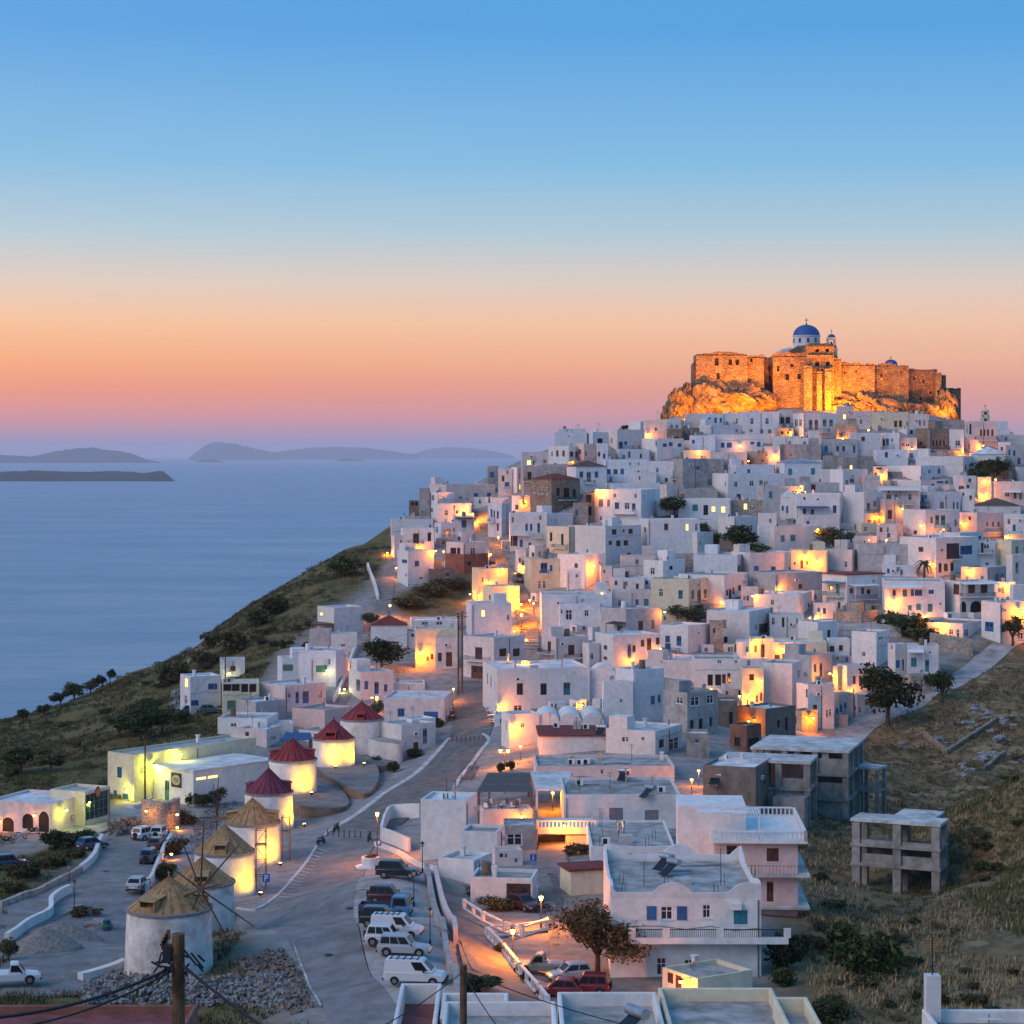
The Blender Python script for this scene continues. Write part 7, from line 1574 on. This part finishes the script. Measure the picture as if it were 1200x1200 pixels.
for a in ((376, 990, 60, NAV, 'blue motorbike leaning at the kerb line'), (394, 975, 70, BLK, 'black motorbike beside the bollard row'), (433, 986, 80, BLK, 'black motorbike near the lit lamp post'), (9, 989, 15, BLK, 'black scooter by the first arch'), (24, 984, 15, SIL, 'silver scooter between two arches'), (39, 978, 15, BLK, 'dark scooter by the second arch'), (62, 971, 30, BLK, 'dark scooter at the third arch'), (637, 1069, 0, BLK, 'black scooter under the lit lane lamp'), (529, 845, 20, BLK, 'dark scooter outside the blue shuttered house')): bike(*a)
bike(522, 1104, -60, BLK, 'bicycle leaning on the ramp wall', True)
# ------------------------------------------------------------ street furniture
M_boll = mat('bollard_paint', (.16, .06, .05), .6, .2, 4)
def bollards(row, label):
    for px, py in row:
        P = march(px, py); root = thing('bollard', tuple(P), 0, label, 'bollard', label+' group'); s = MB(); s.tube((0, 0, -.1), (0, 0, .85), .075, .07, 8); s.build('post', M_boll, root); s = MB(); s.dome((0, 0, .85), .085, n=8, k=3); s.build('cap', M_boll, root)
bollards([(384+k*6.4, 980+k*.4) for k in range(7)], 'short rust-red bollard across the road by the motorbikes'); bollards([(530+k*5.2, 869) for k in range(8)], 'short dark bollard across the upper setts')
LAMPC = (1., .25, .0)
M_glow = mat('sodium_glow', (1, .6, .2), .5, 0, 1, emis=(1., .52, .09), est=24); M_glowy = mat('yellow_glow', (1, .8, .2), .5, 0, 1, emis=(1., .82, .16), est=22); M_off = mat('lantern_glass', (.35, .34, .32), .3, .1, 2)
def light_in(parent, loc, power, col, rad=.12, spot=None, target=None):
    l = bpy.data.lights.new('lamp_light', 'SPOT' if spot else 'POINT'); l.energy = power; l.color = col; l.shadow_soft_size = rad
    o = bpy.data.objects.new('lamp_light', l); C.objects.link(o); o.parent = parent; o.location = loc
    if spot: l.spot_size = R_(spot); l.spot_blend = .8; d = Vector(target); o.rotation_euler = d.to_track_quat('-Z', 'Y').to_euler()
    return o
def lantern(root, p, lit, s_=1.):
    g = MB(); g.lathe([(.05, 0), (.13*s_, .04), (.2*s_, .4*s_), (.05, .42*s_)], 6, p); g.build('lantern', (M_glow if lit else M_off), root); c = MB(); c.lathe([(.24*s_, .42*s_), (.05, .6*s_), (.001, .7*s_)], 6, p); c.build('lantern_cap', M_iron, root)
def lamp_post(px, top, base, label, power=0, arms=1, D=None):
    D = D*YS if D else None; P = march(px, base) if not D else Vector(((px-CX)/F*D, D, float(ht((px-CX)/F*D, D)))); h = CZ+(HY-top)/F*P.y-P.z; root = thing('street_lamp', tuple(P), 0, label, 'street lamp', 'lamp posts'); s = MB(); s.tube((0, 0, -.2), (0, 0, .5), .11, .09, 8); s.tube((0, 0, .5), (0, 0, h-.35), .05, .04, 8); s.build('post', M_iron, root)
    xs = [0] if arms == 1 else [-.55, .55]
    if arms == 2: s = MB(); s.tube((-.55, 0, h-.4), (.55, 0, h-.4), .035, n=6); s.build('arm', M_iron, root)
    for x in xs: lantern(root, (x, 0, h-.35), power > 0)
    if power: light_in(root, (0, -.35, h-.1), power*3.2, LAMPC, .15)
for a in ((442, 953, 1010, 'glowing lamp post at the head of the car park', 950), (634, 1051, 1089, 'glowing lamp post at the ramp top beside the lane', 850), (601, 1090, 1129, 'glowing lamp post on the ramp balustrade', 850), (457, 709, 726, 'glowing lamp post on the lane through the scrub', 900), (423, 772, 785, 'glowing lamp post beside the leafy tree', 500), (611, 720, 737, 'glowing lamp at the foot of the steps', 1300), (554, 602, 614, 'glowing lamp at the top of the stepped street', 1500), (591, 879, 899, 'glowing double lamp outside the shop', 600),
          (81, 1015, 1045, 'unlit lamp post on the lower road bend', 0), (87, 1034, 1070, 'unlit lamp post inside the curved wall', 0), (495, 989, 1023, 'unlit lamp post by the black off-roader', 0), (485, 1022, 1063, 'unlit lamp post by the maroon off-roader', 0), (504, 1067, 1108, 'unlit lamp post by the roof rack van', 0), (1000, 809, 830, 'unlit lamp post on the hill road', 0)): lamp_post(*a[:4], power=a[4], arms=2 if 'double' in a[3] else 1)
lamp_post(17, 1182, 1200, 'unlit double lantern above the red foreground wall', 0, 2, D=99)
# wall lamps: set on the wall behind each point; some are added to spread amber glow
bpy.context.view_layer.update(); dg = bpy.context.evaluated_depsgraph_get()
HB = {h['root'].name: h for h in HOUSES}
def surf(px, py):
    d = Vector(((px-CX)/F, 1, (HY-py)/F)).normalized(); ok, loc, nrm, idx, ob, mtx = scene.ray_cast(dg, Vector((0, 0, CZ))+d*20, d)
    if not ok or loc.y > 440*YS: return None
    if nrm.dot(d) > 0: nrm = -nrm
    return loc, nrm, ob
def wall_lamp(px, py, power=150, col=LAMPC, glow=None, size=1., label=None):
    h = surf(px, py)
    if not h: return
    loc, nrm, ob = h; o = nrm.copy(); o.z = 0; post = 0
    if abs(nrm.z) > .6 or o.length < .3:   # the sight line meets ground or a roof: the lamp stands on a short post there
        o = Vector((0, -1, 0)); d = (loc-Vector((0, 0, CZ))).normalized(); post = 2.2 if 'terrain' in ob.name or 'step' in ob.name or 'road' in ob.name or 'lane' in ob.name else .9
        p = loc.copy()
        for k in range(60):
            p = loc-d*(k*.25)
            if p.z-(float(ht(p.x, p.y)) if post > 1 else loc.z) > post: break
        if post > 1: post = p.z-float(ht(p.x, p.y))
        else: p = loc+Vector((0, 0, .9))
    else: o.normalize(); p = loc+o*1.0
    o2 = ob
    while o2.parent: o2 = o2.parent
    if o2.name.split('.')[0] not in ('house',): o2 = min(HOUSES, key=lambda q3: (q3['px']-px)**2+(q3['py']-py)**2)['root']
    nm = o2.get('label') or 'house'; lab = label or (('glowing lamp on a short post beside the ' if post else 'glowing wall lamp on the ')+' '.join(nm.split()[:9]).rstrip(',').removesuffix(' and').removesuffix(' with'))
    lab = ' '.join(lab.split()[:16])
    root = thing('wall_lamp', tuple(p), math.atan2(o.y, o.x), lab, 'wall lamp', 'amber wall lamps of the town'); s = MB(); s.tube((-1.0, 0, .3), (0, 0, .35), .03, n=6); s.tube((-1.0, 0, -.2), (-.1, 0, .32), .02, n=5)
    if post: s = MB(); s.tube((0, 0, -post), (0, 0, .05), .05, n=6)
    s.build('bracket' if not post else 'post', M_iron, root)
    s = MB(); rr_ = .17*size; s.lathe([(.001, -rr_), (rr_*.7, -rr_*.7), (rr_, 0), (rr_*.7, rr_*.7), (.001, rr_)], 10, (0, 0, .12)); s.build('globe', glow or M_glow, root); s = MB(); s.lathe([(rr_*1.2, .12+rr_*.5), (.03, .12+rr_*1.5)], 10); s.build('hood', M_iron, root)
    light_in(root, (.3, 0, -.15), power, col, .15)
WL = []
def wl_add(ox, oy, s, t):
    for a in t: WL.append((ox+a[0]/s, oy+a[1]/s, *(a[2:])))
wl_add(950, 480, 4.8, [(360, 605, 170), (770, 678, 200), (972, 488, 200), (895, 905, 240), (425, 738, 180), (1105, 988, 200), (1165, 1135, 260), (467, 1082, 240), (66, 676, 260), (980, 402, 90), (1040, 396, 90), (180, 165, 240), (955, 205, 200), (400, 372, 150), (840, 236, 200), (640, 655, 90), (865, 640, 150), (1060, 770, 120), (505, 560, 110), (325, 118, 90), (1100, 720, 140), (570, 225, 90), (690, 870, 130)])
wl_add(750, 480, 4.8, [(770, 1008, 330), (993, 858, 200), (900, 455, 170), (845, 130, 200), (590, 292, 60), (640, 1050, 110), (330, 235, 80), (760, 260, 120), (560, 205, 60), (930, 830, 260), (990, 1165, 150), (470, 1085, 90)])
wl_add(550, 480, 4.8, [(678, 882, 330), (298, 888, 260), (742, 458, 240), (163, 722, 260), (302, 520, 160), (1005, 142, 120), (745, 1035, 120), (340, 1075, 200), (560, 298, 60), (30, 1040, 220), (110, 975, 120), (1080, 1140, 120)])
wl_add(400, 500, 4.8, [(282, 712, 200), (308, 797, 200), (520, 700, 190), (440, 678, 120), (575, 705, 120), (770, 950, 160), (1000, 1000, 200)])
wl_add(750, 700, 4.8, [(627, 258, 300), (635, 697, 240), (950, 678, 300), (560, 560, 260), (600, 560, 200), (985, 118, 160), (1110, 440, 150), (800, 290, 160), (430, 520, 150), (330, 980, 220), (290, 1030, 220), (100, 290, 90), (680, 470, 120)])
wl_add(950, 700, 4.8, [(735, 147, 280), (1172, 85, 260), (25, 122, 180), (130, 430, 200), (220, 520, 120), (640, 110, 120)])
wl_add(250, 700, 4, [(970, 265, 420), (770, 472, 260), (1125, 432, 220)])
wl_add(500, 700, 4, [(337, 512, 240), (710, 506, 180), (402, 607, 220), (440, 700, 200), (645, 1068, 330), (440, 1026, 120), (590, 920, 320), (410, 160, 200), (950, 290, 140), (420, 10, 200), (500, 30, 160), (478, 200, 160), (455, 300, 160), (412, -40, 160), (350, -130, 150), (300, -200, 140)])
wl_add(700, 900, 4, [(437, 1000, 170)])
for w_ in WL: wall_lamp(w_[0], w_[1], w_[2]*3.9)
YG = (1., .86, .14); GY = (.95, .95, .06)
for px, py, pw in ((175, 897, 650), (212, 892, 500), (110, 940, 300), (70, 950, 200), (155, 925, 300)): wall_lamp(px, py, pw, GY, M_glowy)
for px, py, pw in ((5, 962, 130), (45, 955, 90), (177, 950, 130), (200, 955, 130), (200, 970, 90), (191, 1002, 120)): wall_lamp(px, py, pw)
for px, py in ((269, 789), (383, 786), (410, 808)): wall_lamp(px, py, 70, (1., .95, .5), M_glowy)
# floodlights at the mills and under the castle
M_case = SH['k']
def flood(loc, target, power, col, spot, label, group, rad=.25):
    root = thing('floodlight', tuple(loc), 0, label, 'floodlight', group); s = MB(); s.box(-.22, .22, -.12, .12, .12, .4); s.tube((0, 0, -.3), (0, 0, .15), .05, n=6); s.build('housing', M_case, root); d = Vector(target)-Vector(loc)
    s = MB(); s.box(-.18, .18, -.05, .05, .402, .42); s.build('lens', M_glowy if col == MY else M_glow, root); light_in(root, (0, 0, .55), power, col, rad, spot, d)
MY = (1., .47, .01)
for i, L_ in ((2, [(-35, 700)]), (3, [(-45, 800)]), (4, [(-18, 900)]), (5, [(-55, 900)]), (6, [(-82, 800), (-22, 700)])):
    m_ = MILLS[i]
    for da, pw in L_:
        a = R_(da); x = m_['X']+math.cos(a)*(m_['r']+2.0); y = m_['D']+math.sin(a)*(m_['r']+2.0); z = float(ht(x, y))
        hit = scene.ray_cast(dg, Vector((x, y, z+6)), Vector((0, 0, -1)));  z = max(z, hit[1].z) if hit[0] and hit[1].z < z+2.5 else z
        flood((x, y, z+.1), (m_['X']+math.cos(a)*m_['r']*.7, m_['D']+math.sin(a)*m_['r']*.7, z+5.5), pw*2.3, MY, 165, f'yellow floodlight at the foot of the {m_["root"]["label"]}'[:110] if False else 'yellow uplight at the foot of a lit windmill', 'windmill uplights')
CO = (1., .285, .004)
for px, py, D, tx, ty, pw, sp in ((838, 484, 377, 838, 440, 8000, 120), (868, 480, 378, 872, 435, 10000, 120), (803, 488, 381, 792, 470, 3500, 130), (893, 478, 378, 900, 430, 5000, 120), (925, 474, 377, 925, 430, 5000, 120), (958, 468, 378, 955, 425, 8000, 120), (980, 459, 383, 968, 440, 7000, 140), (1003, 475, 380, 1010, 445, 9000, 130), (1030, 478, 380, 1025, 445, 3500, 125), (1108, 488, 385, 1108, 462, 3500, 130)):
    p = Vector(P3(px, py, D)); g = float(ht(p.x, p.y)); hit = scene.ray_cast(dg, Vector((p.x, p.y, CZ+40)), Vector((0, 0, -1))); z = hit[1].z if hit[0] else g
    pw *= 3.9
    if pw > 100: flood((p.x, p.y, max(g, z)+.3), P3(tx, ty, 390), pw, CO, sp, 'amber floodlight aimed at the castle wall', 'castle floodlights', .5)
# ------------------------------------------------------------ poles and wires
def pole(px, top, base, rad, label, arms=0, D=None):
    D = D*YS if D else None; P = march(px, base) if D is None else Vector(((px-CX)/F*D, D, float(ht((px-CX)/F*D, D)))); zt = CZ+(HY-top)/F*P.y; root = thing('utility_pole', tuple(P), 0, label, 'utility pole', 'wooden utility poles'); s = MB(); s.tube((0, 0, -.5), (0, 0, zt-P.z), rad*1.15, rad*.9, 12); s.build('shaft', M_pole, root)
    for k in range(arms):
        z = zt-P.z-.35-k*.6; s = MB(); s.box(-1.0, 1.0, -.06, .06, z-.06, z+.06); a = s.build('crossarm', M_pole, root); s = MB()
        for x in (-.9, -.45, .45, .9): s.tube((x, 0, z+.06), (x, 0, z+.24), .04, n=6)
        s.build('insulator', M_white, a)
    return Vector((P.x, P.y, zt)), root
pt1, pr1 = pole(209, 1094, 0, .125, 'stout weathered wooden pole in the foreground with black cables', 0, D=25); pt2, pr2 = pole(543, 1131, 0, .13, 'wooden pole in front of the white foreground roofs', 0, D=46)
pt3, _ = pole(170, 868, 944, .13, 'tall dark pole in front of the cream warehouse'); pt4, _ = pole(264, 763, 834, .11, 'slim pole before the cream veranda house'); pt5, _ = pole(376, 760, 802, .11, 'pole beside the white house with green shutters'); pt6, _ = pole(537, 718, 815, .14, 'left of the twin poles at the road head', 2); pt7, _ = pole(541.5, 716, 812, .14, 'right of the twin poles at the road head', 2)
def cable(a, b, sag, r, label, n=14):
    mb = MB(); a = Vector(a); b = Vector(b); prev = a
    for k in range(1, n+1): t = k/n; p = a.lerp(b, t)-Vector((0, 0, sag*4*t*(1-t))); mb.tube(prev, p, r, n=5, cap=False); prev = p
    tag(mb.build('cable', SH['k']), label, 'cable')
cable(pt1-Vector((0, 0, .55)), P3(-60, 1195, 23), .25, .03, 'thick black cable from the stout pole to the left'); cable(pt1-Vector((0, 0, .5)), P3(400, 1260, 22), .1, .03, 'thick black cable from the stout pole to the right')
cable(pt1-Vector((0, 0, .6)), P3(-60, 1210, 24), .3, .02, 'thinner black cable below the thick one'); cable(pt2-Vector((0, 0, .2)), P3(400, 1225, 40), .2, .018, 'thin cable from the second pole to the left'); cable(pt2-Vector((0, 0, .2)), P3(900, 1230, 48), .4, .018, 'thin cable from the second pole to the right'); cable(pt2-Vector((0, 0, .3)), P3(600, 1225, 44), .1, .018, 'steep stay wire of the second pole')
cable(pt3, pt4, 1.2, .02, 'slack wire between the two dark left poles'); cable(pt4, pt5, 1.0, .02, 'slack wire toward the green shuttered house'); cable(pt5, pt6, 1.5, .02, 'long slack wire to the twin poles')
s = MB()
for k in range(26): a = Vector((random.uniform(-.3, .35), random.uniform(-.25, .1), pt1.z-pr1.location.z-.35+random.uniform(-.35, .1))); s.tube(a, a+Vector((random.uniform(-.25, .25), random.uniform(-.1, .1), random.uniform(-.3, .15))), .02, n=5)
s.box(-.26, -.12, -.12, .12, pt1.z-pr1.location.z-.5, pt1.z-pr1.location.z-.2); s.build('cable_clamp', SH['k'], pr1)
for k in (0, 1, 2, 3):
    s = MB(); s.box(-.3+k*.03, -.24+k*.03, -.05, .05, pt1.z-pr1.location.z-.28+k*.06, pt1.z-pr1.location.z-.12+k*.06); s.build('insulator', M_pole, pr1)
# ------------------------------------------------------------ rooftop water heaters, aerials, signs
def heater(px, py, label, scale=1., rz=0., loc=None):
    if loc is None:
        h = surf(px, py)
        if not h: return
        loc = h[0]
    root = thing('solar_water_heater', tuple(loc), rz, label, 'water heater', 'rooftop solar water heaters'); q2 = scale; s = MB(); s.tube((-.75*q2, .3*q2, 1.25*q2), (.75*q2, .3*q2, 1.25*q2), .3*q2, n=16); s.build('tank', M_steel, root); s = MB(); s.prism([(-.55*q2, -1.1*q2, .15*q2), (.55*q2, -1.1*q2, .15*q2), (.55*q2, .15*q2, 1.0*q2), (-.55*q2, .15*q2, 1.0*q2)], (0, .04, .06)); s.build('collector_panel', M_carglass, root)
    s = MB()
    for x in (-.55, .55): s.tube((x*q2, -1.1*q2, 0), (x*q2, -1.1*q2, .18*q2), .025, n=5); s.tube((x*q2, .3*q2, 0), (x*q2, .3*q2, 1.0*q2), .025, n=5); s.tube((x*q2, -1.1*q2, .05), (x*q2, .3*q2, 1.0*q2), .025, n=5)
    s.build('stand', M_steel, root)
c_ = fh['c']; heater(0, 0, 'large silver water heater on the white foreground roof', 1.25, -1.0, Vector((c_['X0']+4.6, c_['D']+8.2, c_['pz'])))
for a in ((731, 915, 'water heater on the long grey roof'), (838, 920, 'water heater behind the balustraded terrace'), (779, 1020, 'first water heater on the wavy parapet roof'), (787, 1026, 'second water heater on the wavy parapet roof'), (704, 862, 'water heater on the dull red roof'), (760, 935, 'water heater near the lane building edge')): heater(*a, 1.0, random.uniform(-1.2, -.2))
s = MB(); e = fh['e']; al = thing('tv_aerial', (e['X0']+.5, e['D']+e['Lw']-.5, e['z']+2.0), 0, 'tall orange tinted aerial on the foreground chimney', 'aerial'); s.tube((0, 0, 0), (0, 0, 2.1), .035, n=6); s.build('mast', M_iron, al); s = MB()
for k in range(5): s.box(-.5, .5, -.02, .02, 1.3+k*.16, 1.34+k*.16)
for x in (-.5, -.1, .1, .5): s.box(x-.02, x+.02, -.025, .025, 1.2, 2.05)
s.build('antenna_grid', mat('copper_tint', (.45, .22, .10), .5, .1, 3, metal=.4), al)
for k in range(3):
    p = Vector((e['X0']+2.4+k*2.5, e['D']+e['Lw']-3.2, e['pz'])); r = thing('roof_panel', tuple(p), 0, 'pale tilted roof panel on the foreground roof', 'panel', 'tilted foreground panels'); s = MB(); s.prism([(0, 0, .9), (1.3, 0, .9), (1.9, 2.4, .3), (.6, 2.4, .3)], (0, 0, .08)); s.build('panel', M_white, r); s = MB(); s.tube((.65, .1, 0), (.65, .1, 1.2), .04, n=6); s.build('post', M_steel, r)
def sign(px, top, base, w, h, col, text, label, post=True, loc=None):
    P = march(px, base); zt = CZ+(HY-top)/F*P.y-P.z; root = thing('road_sign', tuple(P), 0, label, 'sign', 'blue road signs'); s = MB(); s.tube((0, .03, 0), (0, .03, zt), .03, n=6); s.build('post', M_steel, root); s = MB(); s.box(-w/2, w/2, -.04, 0, zt-h, zt); s.build('panel', mat('sign_blue', (.02, .10, .42), .5, .05, 2), root)
    if text:
        lt = MB(); zc = zt-h*.5; B = (lambda a, b, c, d: lt.box(a*h, b*h, -.048, -.042, zc+c*h, zc+d*h))
        if text == 'P': B(-.2, -.09, -.36, .36); B(-.09, .16, .25, .36); B(-.09, .16, -.06, .05); B(.13, .24, .0, .31)
        else: B(-.06, .06, -.36, .12); B(-.06, .06, .22, .34); B(-.16, -.06, .02, .12); B(-.16, .16, -.36, -.28)
        lt.build('letter', M_white, root)
sign(312, 1024, 1060, .75, .85, 0, 'P', 'blue parking sign before the scaffolded mill'); sign(444, 985, 1008, .6, .6, 0, 'P', 'small blue parking sign under the lit lamp post'); sign(625, 1001, 1020, .7, .7, 0, 'i', 'blue square sign at the lane corner'); sign(469, 1127, 1152, 1.1, .75, 0, '', 'plain blue board beside the white panel van')
def wall_board(px, py, w, h, mats, label, oval=False, text=None):
    q2 = surf(px, py)
    if not q2: return
    loc, nrm, ob = q2; nrm.z = 0; nrm.normalize(); root = thing('shop_sign', tuple(loc+nrm*.08), math.atan2(nrm.y, nrm.x)+math.pi/2, label, 'sign')
    s = MB(); s.box(-w/2, w/2, -.03, .03, -h/2, h/2) if not oval else s.prism([(math.cos(t)*w/2, -.03, math.sin(t)*h/2) for t in np.linspace(0, 6.2832, 25)[:-1]], (0, .06, 0)); s.build('board', mats[0], root)
    s = MB(); s.prism([(math.cos(t)*w*.42, -.05, math.sin(t)*h*.36) for t in np.linspace(0, 6.2832, 25)[:-1]], (0, .018, 0)); s.build('oval_emblem', mats[1], root)
    if text: 
        s = MB()
        for k, (a, b) in enumerate(((-.28, .26), (-.3, .3), (-.2, .2))): s.box(a*w, b*w, -.062, -.052, h*(.12-.13*k)-.03*h, h*(.12-.13*k)+.03*h)
        s.build('emblem_stroke', SH['n'], root)
wall_board(207, 914, 2.2, 2.0, [SH['k'], mat('sign_cream', (.55, .48, .36), .7, .15, 2)], 'dark framed board with cream oval on the taverna wall', text='x'); wall_board(114, 928, 1.1, 1.5, [mat('sign_red', (.35, .05, .03), .6, .1, 2), mat('sign_gold', (.5, .25, .08), .6, .1, 2)], 'round red sign over the green glazed doors', True); wall_board(84, 958, .6, .6, [mat('sign_red', (.35, .05, .03)), M_white], 'small red box on the restaurant wall')
# planter, barrel and cafe furniture
P = march(434, 1016); rt = thing('round_planter', tuple(P), 0, 'round white planter with red flowers at the car park', 'planter'); s = MB(); s.lathe([(1.7, -.1), (1.7, .12), (1.0, .14), (1.0, 1.15), (.8, 1.15), (.8, 1.0), (.001, 1.0)], 24); s.build('tub', W['w'], rt); f_ = obj('flowers', CROWN['tam'][0], rt); f_.location = (0, 0, 1.15); f_.scale = (2, 2, .9)
P = march(125, 1091); rt = thing('oil_drum', tuple(P), 0, 'blue and green oil drum by the gravel heaps', 'drum'); s = MB(); s.lathe([(.001, 0), (.36, 0), (.36, .4), (.38, .42), (.36, .44)], 16); s.build('lower_shell', mat('drum_blue', (.02, .06, .2), .5), rt); s = MB(); s.lathe([(.362, .44), (.362, .75)], 16); s.build('green_band', mat('drum_green', (.04, .28, .06), .5), rt); s = MB(); s.lathe([(.36, .75), (.38, .78), (.36, .8), (.36, 1.1), (.001, 1.1)], 16); s.build('upper_shell', mat('drum_blue', (.02, .06, .2), .5), rt)
P = march(116, 1089); tag(rock('boulder', 116, 1086, P.y/YS, 1.3, .9, .8, 77, M_lime, .4, kind=None), 'pale boulder beside the oil drum', 'boulder')
for k in range(5):
    P = march(570+k*1.6, 828+k*5); rt = thing('cafe_table', tuple(P), .2, 'white cafe table set out along the big hall', 'table', 'cafe tables along the hall'); s = MB(); s.box(-.5, .5, -.4, .4, .72, .78); s.build('table_top', M_white, rt); s = MB(); s.tube((0, 0, 0), (0, 0, .72), .05, n=6); s.build('leg', M_iron, rt); s = MB(); s.box(-.3, .3, -.3, .3, 0, .04); s.build('base', M_iron, rt)
for k in range(4):
    P = march(529+k*.8, 828+k*4.2); rt = thing('cafe_bench', tuple(P), 1.3, 'wooden bench lit amber outside the blue shuttered house', 'bench', 'benches by the shuttered house'); s = MB(); s.box(-.8, .8, -.2, .2, .42, .48); s.build('seat', M_wood, rt)
    for x in (-.7, .7): s = MB(); s.box(x-.04, x+.04, -.18, .18, 0, .42); s.build('leg', M_wood, rt)
# tamarisk yard: timber fence and dark shed canopy
slab_thing('shed_canopy', 'brown pergola roof of the white modern house', 'pergola', [(364, 731.5), (391, 731.5), (388, 723), (370, 723)], 731.5, 276, .25, SH['n'], 1)
slab_thing('pergola', 'blue timber pergola between the mills', 'pergola', [(330, 866), (366, 866), (364, 858), (335, 858)], 866, 217, .15, SH['b'], 1, 8)
slab_thing('beam_pergola', 'pale timber pergola over the hall yard', 'pergola', [(622, 838), (706, 838), (700, 830), (622, 830)], 838, 222, .12, mat('pale_timber', (.35, .26, .17), .8, .2, 3), 1, 9)
